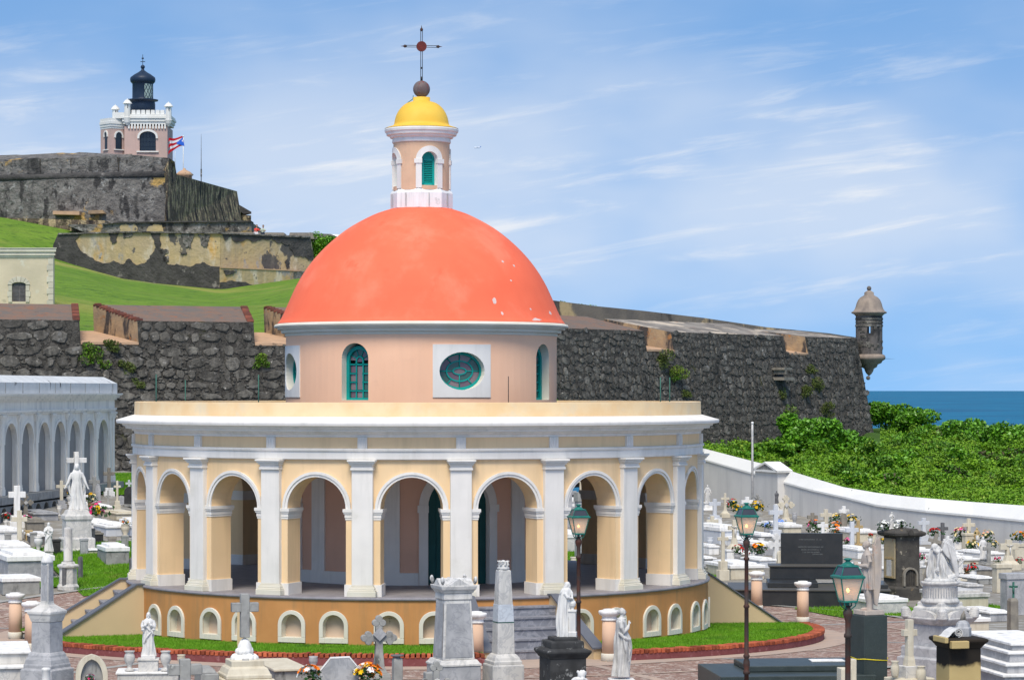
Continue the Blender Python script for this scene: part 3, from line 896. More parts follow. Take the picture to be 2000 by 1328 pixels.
# inner wall with four doorways
RI = 3.10
mI = lambda u, d, z: (d * sin(u / RI), -d * cos(u / RI), z)
cut = lambda a: ((a + pi) % (2 * pi)) - pi
dops = [arch_open(cut(AX + k * pi / 2) * RI, .70, 1.0, 2.70, .70) for k in range(4)]
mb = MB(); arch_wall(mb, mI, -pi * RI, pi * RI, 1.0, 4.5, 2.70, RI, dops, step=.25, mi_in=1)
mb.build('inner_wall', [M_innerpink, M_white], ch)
sur = MB()
arch_band(sur, mI, 0, .70, .90, 1.0, 2.70, .70, .90, RI, RI + .04)
arch_wall(sur, mI, -.93, -.69, 2.58, 2.74, RI + .001, RI + .075, []); arch_wall(sur, mI, .69, .93, 2.58, 2.74, RI + .001, RI + .075, [])
sur_me = sur.mesh('door_surround', M_white)
door = MB()
for s in (-1, 1):
    arch_wall(door, mI, min(0, s * .70) + .004, max(0, s * .70) - .004, 1.0, 3.5, 2.92, 2.98, [])
door_me = door.mesh('door_leaf', M_door)
plank = MB(); arch_wall(plank, mI, -.078, .078, 1.02, 3.38, 2.98, 3.0, [])
plank_me = plank.mesh('plank', M_door, bevel=.006)
strip = MB(); arch_wall(strip, mI, -.20, .20, 1.0, 4.1, RI - .01, RI + .045, [])
strip_me = strip.mesh('wall_pilaster', M_white)
for k in range(4):
    a = AX + k * pi / 2
    dd = dup_mesh_obj('door', door_me, ch, (0, 0, 0), a)
    for i in range(8):
        dup_mesh_obj('plank', plank_me, dd, (0, 0, 0), (-.60 + i * .1715) / RI)
    hd = MB(); hd.tube([(.07, -3.0, 2.0), (.07, -3.05, 2.02), (.07, -3.05, 2.2), (.07, -3.0, 2.22)], .012)
    hd.box((.07, -3.0, 1.96), (.06, .02, .30))
    hd.build('door_handle', M_iron, dd)
    dup_mesh_obj('door_surround', sur_me, ch, (0, 0, 0), a)
    for s in (-1, 1):
        dup_mesh_obj('wall_pilaster', strip_me, ch, (0, 0, 0), a + s * radians(28))
    sk = MB(); arch_wall(sk, mI, .905, (pi / 2) * RI - .905, 1.0, 1.27, RI - .01, RI + .06, [])
    sk.build('skirting', M_white, ch, rz=a)

# drum
DX = .065    # the drum stands slightly off the gallery's centre
dr = (DX, 0, 0)
wo = []
for k in range(4):
    a = cut(AX + k * pi / 2)
    wo.append(oval_open(a * RI, .525, 5.665, .42))
    b = cut(AX + pi / 4 + k * pi / 2)
    wo.append(arch_open(b * RI, .335, 5.03, 5.945, .335))
mb = MB(); arch_wall(mb, mI, -pi * RI, pi * RI, 4.6, 6.50, 2.78, RI, wo, step=.2, mi_in=1)
mb.build('drum_wall', [M_pink, M_cream_trim], ch, loc=dr)
pan = MB(); arch_wall(pan, mI, -.665, .665, 5.09, 6.25, RI - .01, RI + .022, [oval_open(0, .52, 5.665, .415)])
pan_me = pan.mesh('white_window_panel', M_white)

# oval window: teal bars and separate coloured panes, flat, standing in the recess
def ell_ring(mb, a0, b0, a1, b1, y0, y1, t0=0, t1=2 * pi, n=48, mi=0, zc=0):
    vs = []
    for i in range(n + 1):
        t = t0 + (t1 - t0) * i / n
        for (a, b) in ((a0, b0), (a1, b1)):
            for y in (y0, y1):
                vs.append((a * cos(t), y, zc + b * sin(t)))
    fs = []
    for i in range(n):
        b_ = 4 * i; e = b_ + 4
        fs += [(b_, b_ + 2, e + 2, e), (b_ + 1, e + 1, e + 3, b_ + 3), (b_, e, e + 1, b_ + 1), (b_ + 2, b_ + 3, e + 3, e + 2)]
    if t1 - t0 < 2 * pi - .01:
        fs += [(0, 1, 3, 2), (4 * n, 4 * n + 2, 4 * n + 3, 4 * n + 1)]
    return mb.add(vs, fs, mi)


YW = -2.86
ov = MB()
ell_ring(ov, .455, .355, .53, .425, YW - .05, YW + .02)
ell_ring(ov, .285, .205, .315, .235, YW - .03, YW + .01)
ell_ring(ov, .135, .060, .165, .085, YW - .03, YW + .01)
for t in range(8):
    th = t * pi / 4 + (0 if t % 2 == 0 else (.12 if t in (1, 5) else -.12))
    r0 = (.15, .07) if t % 2 == 0 else (.30, .22)
    p0 = Vector((r0[0] * cos(th), YW - .012, r0[1] * sin(th))); p1 = Vector((.47 * cos(th), YW - .012, .37 * sin(th)))
    ov.tube([p0, p1], .015, 4)
ov_me = ov.mesh('oval_window', M_teal)
pane_me = []
cols = [M_pane_r, M_pane_r, M_pane_r, M_pane_p, M_pane_p, M_pane_p, M_pane_g, M_pane_r]
ths = [0, pi / 4 + .12, pi / 2, 3 * pi / 4 - .12, pi, 5 * pi / 4 + .12, 3 * pi / 2, 7 * pi / 4 - .12, 2 * pi]
for i in range(8):
    m_ = MB(); ell_ring(m_, .30, .22, .47, .37, YW - .004, YW + .002, ths[i] + .02, ths[i + 1] - .02, 8)
    pane_me.append(m_.mesh('pane', [M_pane_g, M_pane_r, M_pane_r, M_pane_p, M_pane_g, M_pane_r, M_pane_p, M_pane_r][i]))
for i in range(4):
    m_ = MB(); ell_ring(m_, .15, .07, .30, .22, YW - .004, YW + .002, i * pi / 2 + .03, (i + 1) * pi / 2 - .03, 8)
    pane_me.append(m_.mesh('pane', [M_pane_p, M_pane_g, M_pane_p, M_pane_g][i]))
m_ = MB(); ell_ring(m_, .001, .001, .14, .065, YW - .004, YW + .002); pane_me.append(m_.mesh('pane', M_pane_r))
# arched window
aw = MB()
W, ZB, ZS = .29, 5.03, 5.90
arch_band(aw, lambda u, d, z: (u, -d, z), 0, W - .05, W + .03, ZB + .05, ZS, W - .05, W + .03, -YW - .02, -YW + .05, bottom=.05)
for z in (5.22, 5.41, 5.60, 5.80):
    aw.box((0 if z in (5.22, 5.80) else -.16, YW, z), ((W * 2 if z in (5.22, 5.80) else .20), .035, .028))
    if z not in (5.22, 5.80):
        aw.box((.16, YW, z), (.20, .035, .028))
for x in (-.085, .085):
    aw.box((x, YW, 5.06), (.028, .035, .78))
arch_band(aw, lambda u, d, z: (u, -d, z), 0, .07, .10, 5.83, 5.88, .09, .12, -YW - .017, -YW + .018)
for t in (pi * .16, pi * .38, pi * .62, pi * .84):
    aw.tube([(.09 * cos(t), YW, ZS + .09 * sin(t)), (.25 * cos(t), YW, ZS + .25 * sin(t))], .014, 4)
aw_me = aw.mesh('arched_window', M_teal)
apanes = []
g2 = random.Random(4)
cells = [(x, 5.14, .13, .15) for x in (-.165, 0, .165)] + [(x, z, .12, .15) for x in (-.17, .17) for z in (5.33, 5.52, 5.71)] + [(0, 5.52, .13, .52)]
for (x, z, w, h) in cells:
    apanes.append(MB().box((x, YW + .012, z - h / 2), (w, .006, h)).mesh('pane', g2.choice([M_pane_g, M_pane_p, M_pane_r, M_pane_r])))
for i in range(5):
    t0 = [0, .16, .38, .62, .84][i] * pi + .03; t1 = [.16, .38, .62, .84, 1][i] * pi - .03
    m_ = MB(); ell_ring(m_, .11, .11, .245, .245, YW + .008, YW + .014, t0, t1, 6, zc=ZS); apanes.append(m_.mesh('pane', g2.choice([M_pane_g, M_pane_p, M_pane_r])))
m_ = MB(); ell_ring(m_, .001, .001, .085, .095, YW + .008, YW + .014, 0, pi, 8, zc=ZS - .03); apanes.append(m_.mesh('pane', M_pane_p))
for k in range(4):
    a = AX + k * pi / 2
    dup_mesh_obj('white_window_panel', pan_me, ch, dr, a)
    w = dup_mesh_obj('oval_window', ov_me, ch, (DX, 0, 5.665), a)
    if k in (0, 3):
        for pm in pane_me:
            dup_mesh_obj('pane', pm, w)
    else:
        MB().box((0, YW + .01, -.4), (.95, .004, .8)).build('pane', M_pane_p, w)
    b = a + pi / 4
    w = dup_mesh_obj('arched_window', aw_me, ch, dr, b)
    if k in (0, 3):
        for pm in apanes:
            dup_mesh_obj('pane', pm, w)
    else:
        MB().box((0, YW + .01, 5.05), (.5, .004, .95)).build('pane', M_pane_p, w)
MB().lathe([(2.75, 4.7), (2.75, 6.4)], 40, closed=False).build('unlit_interior_screen', mat('dark_interior', (.03, .03, .03), bump=0), ch, loc=dr)  # near-black sheet paints the unlit drum interior behind the windows

MB().lathe([(2.8, 6.47), (3.115, 6.47), (3.125, 6.535), (3.20, 6.54), (3.215, 6.615), (3.29, 6.62), (3.30, 6.66), (3.36, 6.665), (3.375, 6.70), (3.35, 6.735), (3.29, 6.755), (2.8, 6.76)],
           160, sm=False).build('drum_cornice', M_cream_trim, ch, loc=dr)
DOME = [(3.295, 6.757), (3.275, 6.79), (3.235, 6.84), (3.19, 6.92), (3.14, 7.02), (3.07, 7.18), (2.99, 7.36), (2.87, 7.62), (2.71, 7.90), (2.51, 8.18), (2.27, 8.45), (2.0, 8.70), (1.70, 8.93), (1.38, 9.12), (1.05, 9.28), (.75, 9.38), (.6, 9.42)]


def smooth_prof(pr, k=4):
    out = []
    for i in range(len(pr) - 1):
        p0 = pr[max(i - 1, 0)]; p1 = pr[i]; p2 = pr[i + 1]; p3 = pr[min(i + 2, len(pr) - 1)]
        for j in range(k):
            t = j / k
            out.append(tuple(.5 * (2 * b + (c - a) * t + (2 * a - 5 * b + 4 * c - d) * t * t + (-a + 3 * b - 3 * c + d) * t ** 3) for a, b, c, d in zip(p0, p1, p2, p3)))
    return out + [pr[-1]]


dprof = smooth_prof(DOME)
MB().lathe(dprof, 128).build('dome', M_dome, ch, loc=dr)


def dome_r(z):
    for (r0, z0), (r1, z1) in zip(dprof, dprof[1:]):
        if z0 <= z <= z1:
            return r0 + (r1 - r0) * (z - z0) / (z1 - z0)
    return dprof[-1][0]


g3 = random.Random(12)
for (px, py, w, h) in ((970, 587, 10, 16), (985, 612, 6, 9), (1052, 624, 22, 7), (1079, 611, 6, 10), (1040, 604, 4, 5), (986, 511, 6, 6), (1008, 519, 5, 7), (1002, 548, 5, 4)):
    z0 = HC - (py - HY) * 60.5 / F
    r = dome_r(z0)
    a = math.asin(max(-.98, min(.98, (px - 825) * 61 / F / r)))
    z0 = HC - (py - HY) * (62 - r * cos(a)) / F
    r = dome_r(z0)
    pts = []
    for i in range(11):
        t = 2 * pi * i / 11
        q = g3.uniform(.55, 1.0)
        du = w * .0115 / 2 * q * cos(t) / max(.25, cos(a)); dz = h * .0115 / 2 * q * sin(t)
        rr = dome_r(z0 + dz) + .003; aa = a + du / rr
        pts.append((rr * sin(aa), -rr * cos(aa), z0 + dz))
    MB().add(pts, [tuple(range(11))]).build('peeled_patch', M_chip, ch, loc=dr)

# lantern
mL = lambda u, d, z: (d * sin(u / .645), -d * cos(u / .645), z)
lb = MB(); lb.stack([(.72, 9.40), (.72, 9.74), (.70, 9.78), (.665, 9.83)], 8, rot=AX + pi / 8)
lan = lb.build('lantern_base', M_whitestone, ch, loc=dr)
for i in range(8):
    a = AX + pi / 8 + i * pi / 4 + .35
    MB().box((.695 * sin(a), -.695 * cos(a), 9.43), (.012, .015, .30), rz=a).build('joint', M_grey_stone, lan)
lops = [arch_open(cut(AX + k * pi / 2) * .645, .185, 9.90, 10.48, .185) for k in range(4)]
mb = MB(); arch_wall(mb, mL, -pi * .645, pi * .645, 9.80, 11.0, .45, .645, lops, step=.1, mi_in=1)
mb.build('lantern_wall', [mat('pale_peach_plaster', (.70, .45, .29), (.62, .40, .26), sc=3, bump=.15, blotch=[((.45, .30, .22), 6, .66, .75)]), M_white], ch, loc=dr)
fr = MB(); arch_band(fr, mL, 0, .185, .315, 9.84, 10.48, .185, .315, .645, .675)
for s in (-1, 1):
    arch_wall(fr, mL, s * .26 - .085, s * .26 + .085, 10.40, 10.50, .60, .695, [])
fr_me = fr.mesh('lantern_window_frame', M_white)
sh = MB(); sh.box((0, -.50, 9.90), (.30, .04, .62)); sh_me = None
shl = MB()
shl.box((-.125, -.50, 9.90), (.05, .04, .62)); shl.box((.125, -.50, 9.90), (.05, .04, .62)); shl.box((0, -.50, 9.90), (.25, .04, .06)); shl.box((0, -.50, 10.46), (.25, .04, .05))
ell_ring(shl, .10, .12, .15, .17, -.52, -.48, 0, pi, 12, zc=10.50)
ell_ring(shl, .001, .001, .10, .12, -.495, -.485, 0, pi, 12, zc=10.50)
shl_me = shl.mesh('shutter', M_teal)
sl_me = MB().box((0, 0, 0), (.20, .035, .012)).mesh('slat', M_teal)
for k in range(4):
    a = AX + k * pi / 2
    dup_mesh_obj('lantern_window_frame', fr_me, ch, dr, a)
    s_ = dup_mesh_obj('shutter', shl_me, ch, dr, a)
    for i in range(12):
        sl = dup_mesh_obj('slat', sl_me, s_, (0, -.50, 9.975 + i * .041)); sl.rotation_euler = (.7, 0, 0)
    MB().box((0, -.475, 9.92), (.24, .006, .58)).build('shutter_back', M_iron, s_)
MB().lathe([(.4, 10.90), (.665, 10.90), (.675, 10.92), (.665, 11.00), (.72, 11.015), (.74, 11.06), (.80, 11.075), (.815, 11.13), (.84, 11.15), (.85, 11.20), (.84, 11.225), (.4, 11.23)], 96, sm=False).build('lantern_cornice', M_white, ch, loc=dr)
LP = smooth_prof([(.845, 11.232), (.80, 11.255), (.69, 11.29), (.635, 11.33), (.615, 11.42), (.585, 11.53), (.53, 11.64), (.45, 11.74), (.34, 11.82), (.20, 11.865)])
MB().lathe(LP + [(.195, 11.866), (.195, 11.955), (.02, 11.957)], 96).build('lantern_dome', M_yellow, ch, loc=dr)
MB().ell((0, 0, 12.145), (.195, .195, .195), 32, 20).build('metal_ball', M_ball, ch, loc=dr)
cr = MB()
for dx in (-.019, .019):
    cr.tube([(dx, 0, 12.42), (dx, 0, 13.50)], .0075, 6)
for dz in (-.019, .019):
    cr.tube([(-.36, 0, 13.125 + dz), (.36, 0, 13.125 + dz)], .0075, 6)
cr.tube([(0, 0, 12.32), (0, 0, 12.43)], .028, 8)
cr.tube([(0, 0, 12.61), (0, 0, 12.65)], .028, 8)
crs = cr.build('roof_cross', M_iron, ch, loc=dr, rz=.12)
MB().tube([(0, -.022, 13.125), (0, .022, 13.125)], .118, 28, sm=False).build('cross_disc', M_reddisc, crs)
for p, r in (((0, 0, 13.52), 0), ((-.39, 0, 13.125), -pi / 2), ((.39, 0, 13.125), pi / 2)):
    f_ = MB(); f_.lathe([(.012, -.05), (.03, -.04), (.036, 0), (.022, .02), (.012, .03), (.008, .055), (.002, .09)], 10)
    fo = f_.build('finial', M_rust, crs, loc=p); fo.rotation_euler = (0, r, 0)
MB().tube([(-.19, 0, 12.0), (-.20, 0, 11.92), (-.36, -.02, 11.80), (-.60, -.05, 11.36)], .010, 6).build('conduit', M_greenrod, ch, loc=dr)
for (px, py, Y) in ((305, 731, 61), (362, 742, 65), (505, 732, 60), (993, 735, 58.3), (1290, 737, 61), (1308, 737, 63)):
    t = P(px, py, Y)
    MB().tube([(t.x - CX, t.y - CY, 4.66), (t.x - CX, t.y - CY, t.z)], .012 if px != 993 else .008, 6).build('roof_rod', M_iron if px == 993 else M_greenrod, ch)

# flights of steps with sloping side walls
for k in range(4):
    a = AX + k * pi / 2
    st = MB()
    n = 6
    sgo = None
    g = lambda r: gz(CX + r * sin(a), CY - r * cos(a))
    gl = g(8.6)
    flight = None
    for i in range(n):
        zt = 1.0 - (1.0 - gl) / n * (i + 1) if i < n else gl
        z1 = 1.0 - (1.0 - gl) / (n) * (i + 1)
        r1 = 6.62 + .31 * (i + 1)
        s1 = MB(); s1.polar(6.3, r1, -.128, .128, -.6, z1 - .035, 8)
        s1.polar(6.3, r1 + .025, -.128, .128, z1 - .035, z1, 8)
        if i < n - 1:
            o = s1.build('step', M_step, ch, rz=a)
    for s in (-1, 1):
        t0, t1 = s * .128, s * .148
        pts = []
        for tt in (t0, t1):
            pts.append([(6.60, 1.0), (6.78, 1.0), (8.62, gl + .22), (8.62, -.8), (6.60, -.8)])
        vs = []
        for tt, pp in zip((t0, t1), pts):
            for r, z in pp:
                vs.append((r * sin(tt), -r * cos(tt), z))
        sw = MB(); sw.add(vs, [(0, 1, 2, 3, 4), (9, 8, 7, 6, 5)] + [(i, i + 5, (i + 1) % 5 + 5, (i + 1) % 5) for i in range(5)])
        so = sw.build('stair_side_wall', M_sand, ch, rz=a)
        cp = MB()
        e = s * .006
        vs = []
        for tt in (t0 - e, t1 + e):
            for r, z in ((6.60, 1.002), (6.78, 1.002), (8.66, gl + .205), (8.66, gl + .24), (6.79, 1.035), (6.60, 1.035)):
                vs.append((r * sin(tt), -r * cos(tt), z))
        cp.add(vs, [(0, 1, 2, 3, 4, 5), (11, 10, 9, 8, 7, 6)] + [(i, i + 6, (i + 1) % 6 + 6, (i + 1) % 6) for i in range(6)])
        cp.build('coping', M_cap, so)

# ------------------------------------------------------------------ leaf clouds
def leaf_mesh(name, pts, size, mats, seed=0, weights=None, aspect=.6, up=.35):
    g = np.random.default_rng(seed)
    pts = np.asarray(pts, dtype=float)
    n = len(pts)
    d = g.normal(0, 1, (n, 3)); d[:, 2] += up * 2.0
    nrm_ = d / np.linalg.norm(d, axis=1)[:, None]
    t = np.cross(nrm_, g.normal(0, 1, (n, 3))); t /= np.linalg.norm(t, axis=1)[:, None] + 1e-9
    b = np.cross(nrm_, t)
    s = size * g.uniform(.55, 1.25, n)[:, None]
    v = np.empty((n, 4, 3))
    v[:, 0] = pts - t * s * .5
    v[:, 1] = pts + b * s * aspect * .5 + nrm_ * s * .08
    v[:, 2] = pts + t * s * .5
    v[:, 3] = pts - b * s * aspect * .5 + nrm_ * s * .08
    me = bpy.data.meshes.new(name)
    me.vertices.add(n * 4); me.loops.add(n * 4); me.polygons.add(n)
    me.vertices.foreach_set('co', v.reshape(-1)); me.loops.foreach_set('vertex_index', np.arange(n * 4, dtype=np.int32))
    me.polygons.foreach_set('loop_start', np.arange(0, n * 4, 4, dtype=np.int32)); me.polygons.foreach_set('loop_total', np.full(n, 4, dtype=np.int32))
    for m in mats:
        me.materials.append(m)
    me.polygons.foreach_set('material_index', g.choice(len(mats), n, p=weights).astype(np.int32))
    me.update()
    return me


def clump_pts(c, r, n, seed, lumps=7):
    """points spread through a lumpy crown"""
    g = np.random.default_rng(seed)
    cs = [(np.array(c) + g.uniform(-.62, .62, 3) * np.array(r) * (1, 1, .9), np.array(r) * g.uniform(.32, .6)) for _ in range(lumps)] + [(np.array(c), np.array(r) * .62)]
    out = []
    for cc, rr in cs:
        k = int(n / len(cs))
        d = g.normal(0, 1, (k, 3)); d /= np.linalg.norm(d, axis=1)[:, None]
        d *= g.uniform(.55, 1.0, k)[:, None] ** .6
        out.append(cc + d * rr)
    return np.concatenate(out)


def shrub(name, label, cat, base, r, n, size, mats, weights=None, seed=0, group=None, lumps=7, up=.35):
    t = thing(name, label, cat, base, group=group)
    pts = clump_pts((0, 0, r[2] * .9), r, n, seed, lumps)
    pts = pts[pts[:, 2] > -.1]
    o = bpy.data.objects.new('foliage', leaf_mesh('foliage', pts, size, mats, seed, weights, up=up)); COL.objects.link(o); o.parent = t
    st = MB()
    g = random.Random(seed)
    for _ in range(4):
        x, y = g.uniform(-.5, .5) * r[0], g.uniform(-.5, .5) * r[1]
        st.tube([(x * .2, y * .2, -.1), (x * .6, y * .6, r[2] * .6), (x, y, r[2] * 1.3)], [.035 * r[0], .025 * r[0], .01], 5)
    st.build('stem', M_bark, t)
    return t


# ------------------------------------------------------------------ the near fort wall
ZT, ZE = 8.15, 7.25          # top of the merlons' face, embrasure sills
LA, LK, LC = Vector((-20.95 - 4.56, 110.6 - 2.05)), Vector((-2.3, 119.0)), Vector((19.25, 151.0))
LEGS = []
for a, b in ((LA, LK), (LK, LC)):
    d = (b - a); Ln = d.length; d = d / Ln
    LEGS.append((a, d, Vector((d.y, -d.x)), Ln))


def wp(leg, s, z, inn=0.0, proud=0.0):
    a, d, nrm_, Ln = LEGS[leg]
    off = .2 * max(0.0, ZT - z) - inn + proud
    p = a + d * s + nrm_ * off
    return Vector((p.x, p.y, z))


def s_at(leg, px):
    a, d, _, _ = LEGS[leg]
    k = (px - 1000) / F
    return (k * a.y - a.x) / (d.x - k * d.y)


fort = thing('fortress_wall', 'dark rough stone fortress wall with brick topped merlons behind the chapel', 'fortress wall', (0, 0, 0))
EMB = {0: [(s_at(0, 155), s_at(0, 268)), (s_at(0, 495), s_at(0, 607))], 1: [(s_at(1, 1257), s_at(1, 1310)), (s_at(1, 1530), s_at(1, 1572))]}
for leg in (0, 1):
    Ln = LEGS[leg][3]
    body = MB()
    for (za, zb_) in ((.8, ZE),):
        vs = []
        for s in (0, Ln):
            vs += [wp(leg, s, za), wp(leg, s, zb_), wp(leg, s, zb_, 3.6 + .2 * (ZT - zb_)), wp(leg, s, za, 3.6 + .2 * (ZT - za))]
        body.add(vs, [(0, 1, 5, 4), (1, 2, 6, 5), (2, 3, 7, 6), (3, 0, 4, 7), (0, 3, 2, 1), (4, 5, 6, 7)])
    body.build('wall_core', M_fortfill, fort)
    ed = [0.0] + [v for e in EMB[leg] for v in e] + [Ln]
    for i in range(0, len(ed), 2):
        a, b = ed[i], ed[i + 1]
        sp = .9 if leg == 0 else .5
        a2, b2 = a - (sp if a > .01 else 0), b + (sp if b < Ln - .01 else 0)
        zb_ = 8.92 if leg == 0 else (8.92, 8.85, 8.62)[i // 2]
        v = [wp(leg, a, ZE, 0), wp(leg, b, ZE, 0), wp(leg, b, ZT), wp(leg, a, ZT),
             wp(leg, a2, ZE, 3.6), wp(leg, b2, ZE, 3.6), wp(leg, b2, zb_, 3.6), wp(leg, a2, zb_, 3.6)]
        v[0] = wp(leg, a, ZE); v[1] = wp(leg, b, ZE)
        m_ = MB()
        m_.add(v, [(0, 1, 2, 3)], 0); m_.add(v, [(4, 7, 6, 5), (1, 5, 6, 2), (0, 3, 7, 4)], 1); m_.add(v, [(3, 2, 6, 7)], 2)
        mo = m_.build('merlon', [M_fortfill, M_cheek, M_forttop if leg == 0 or i == 0 else M_forttop2], fort)
        # brick edging along the visible upper edges
        if leg == 0:
            bme = MB().box((0, 0, 0), (.30, .24, .10)).mesh('brick', M_fortbrick, bevel=.012)
            for (p, q) in ((v[3], v[7]), (v[2], v[6])):
                if (p - v[3]).length < .01 and a < .01:
                    continue
                L_ = (q - p).length; kN = int(L_ / .26)
                ang = atan2(q.y - p.y, q.x - p.x)
                sid = 1 if (p - v[3]).length < .01 else -1
                d_ = LEGS[0][1]
                for j in range(kN):
                    c = p.lerp(q, (j + .5) / kN)
                    bo = dup_mesh_obj('brick', bme, mo, (c.x + d_.x * .13 * sid, c.y + d_.y * .13 * sid, c.z - .045 + rnd.uniform(-.015, .015)), ang + pi / 2 + rnd.uniform(-.06, .06))
                    bo.rotation_euler[0] = math.asin((q.z - p.z) / L_)
    for (a, b) in EMB[leg]:
        if b > Ln:
            continue
        sp = .9 if leg == 0 else .5
        v = [wp(leg, a, ZE + .004, 0, .04), wp(leg, b, ZE + .004, 0, .04), wp(leg, b - sp, ZE + .55, 3.6), wp(leg, a + sp, ZE + .55, 3.6)]
        v2 = [p - Vector((0, 0, .1)) for p in v[:2]] + [p - Vector((0, 0, .6)) for p in v[2:]]
        m_ = MB(); m_.add(v + v2, [(0, 1, 2, 3), (0, 4, 5, 1), (1, 5, 6, 2), (3, 7, 4, 0), (2, 6, 7, 3)])
        m_.build('embrasure_sill', M_sill, fort)

# facing stones
g4 = random.Random(21)
stone_me = []
for i in range(14):
    n = 8
    vs = []
    rr = [g4.uniform(.78, 1.08) for _ in range(n)]
    ph = g4.uniform(-.2, .2)
    for (k, y) in ((1.0, .06), (.96, -.085), (.80, -.125)):
        for j in range(n):
            t = 2 * pi * (j + .5) / n + ph
            sq = max(abs(cos(t)), abs(sin(t))) ** .75
            vs.append((.5 * rr[j] * k * cos(t) / sq, y + g4.uniform(-.02, .02) * (k < 1), .5 * rr[j] * k * sin(t) / sq))
    fs = [(r * n + j, (r + 1) * n + j, (r + 1) * n + (j + 1) % n, r * n + (j + 1) % n) for r in range(2) for j in range(n)] + [tuple(2 * n + j for j in range(n))]
    mb = MB(); mb.add(vs, fs, 0, False)
    stone_me.append(mb.mesh('stone', M_fortstone))
stones = []
for leg in (0, 1):
    Ln = LEGS[leg][3]
    ang = atan2(LEGS[leg][1].y, LEGS[leg][1].x)
    z = 1.1
    rows = []
    while z < ZE - .3:
        h = g4.uniform(.36, .62) * (1 if leg == 0 else .72); rows.append((z, min(h, ZE - z), False)); z += h
    rows += [(ZE, .46, True), (ZE + .46, .42, True)] if leg == 0 else [(ZE, .3, True), (ZE + .3, .3, True), (ZE + .6, .28, True)]
    for (z, h, mer) in rows:
        s = g4.uniform(0, .4)
        while s < Ln - .3:
            w = g4.choice((g4.uniform(.30, .6), g4.uniform(.5, 1.15))) * (1 if leg == 0 else .75)
            if mer:
                if any(a - .05 < s + w and s < b + .05 for a, b in EMB[leg]):
                    s += .1; continue
            hh = h * g4.uniform(.68, 1.12)
            p = wp(leg, s + w / 2, z + h / 2 + g4.uniform(-.05, .05) * (1 if leg == 0 else 2.4))
            px = 1000 + F * p.x / p.y; py = HY - (p.z - HC) * F / p.y
            fs_ = abs(LEGS[leg][2].dot(Vector((p.x, p.y)).normalized()))
            vis = (py < 775 and px < 560) or (220 < px < 268 and py < 925) or (px > 1090 and py < 800) or (px > 1378 and py < 905)
            vis = vis and px > -5 and not (px < 225 and py > 740)
            stones.append((vis * w * hh * fs_ * (F / p.y) ** 2, leg, p, w * .94, hh, ang))
            s += w + g4.uniform(.0, .10)
stones.sort(key=lambda t: -t[0])
bm_ = MB()
base_v = [[tuple(v.co) for v in me.vertices] for me in stone_me]
base_f = [[tuple(pl.vertices) for pl in me.polygons] for me in stone_me]
for i, (_, leg, p, w, h, ang) in enumerate(stones):
    k = g4.randrange(14); roll = g4.uniform(-.14, .14)
    dp = g4.uniform(.25, .75) if leg == 0 else g4.uniform(.10, .42)
    tilt = -math.atan(.2)
    if i < 296:
        o = dup_mesh_obj('stone', stone_me[k], fort, p, 0, (w, dp, h))
        o.rotation_euler = (tilt, roll, ang)
    else:
        M_ = Matrix.Translation(p) @ Matrix.Rotation(ang, 4, 'Z') @ Matrix.Rotation(roll, 4, 'Y') @ Matrix.Rotation(tilt, 4, 'X') @ Matrix.Diagonal((w, dp, h, 1))
        bm_.add([M_ @ Vector(v) for v in base_v[k]], base_f[k])
# small pinning stones between the courses
for i in range(5200):
    leg = g4.choice((0, 0, 1)); Ln = LEGS[leg][3]
    s = g4.uniform(0, Ln); z = g4.uniform(1.2, 7.2); p = wp(leg, s, z)
    ang = atan2(LEGS[leg][1].y, LEGS[leg][1].x)
    w = g4.uniform(.07, .22); h = g4.uniform(.05, .13)
    M_ = Matrix.Translation(p) @ Matrix.Rotation(ang, 4, 'Z') @ Matrix.Rotation(-.2, 4, 'X') @ Matrix.Diagonal((w, .55, h, 1))
    k = g4.randrange(14)
    bm_.add([M_ @ Vector(v) for v in base_v[k][:16]], base_f[k][:8] + [tuple(range(8, 16))])
so = bm_.build('stone_facing', M_fortstone, fort); so['kind'] = 'stuff'
# stone spout in the right leg
sp_ = wp(1, s_at(1, 1505), HC + (HY - 730) * 139 / F)
m_ = MB(); an = atan2(LEGS[1][1].y, LEGS[1][1].x)
for (dx, dz, w, h) in ((0, -.32, 1.1, .16), (-.35, .0, .12, .35), (-.1, .22, .9, .12)):
    m_.box((dx, -.25, dz), (w, .9, h))
m_.box((0, -.02, -.16), (.6, .3, .4), mi=1)  # dark block stands in for the shaded opening of the spout
m_.build('drain_spout', [M_brown_stone, M_dark_stone], fort, loc=sp_, rz=an)

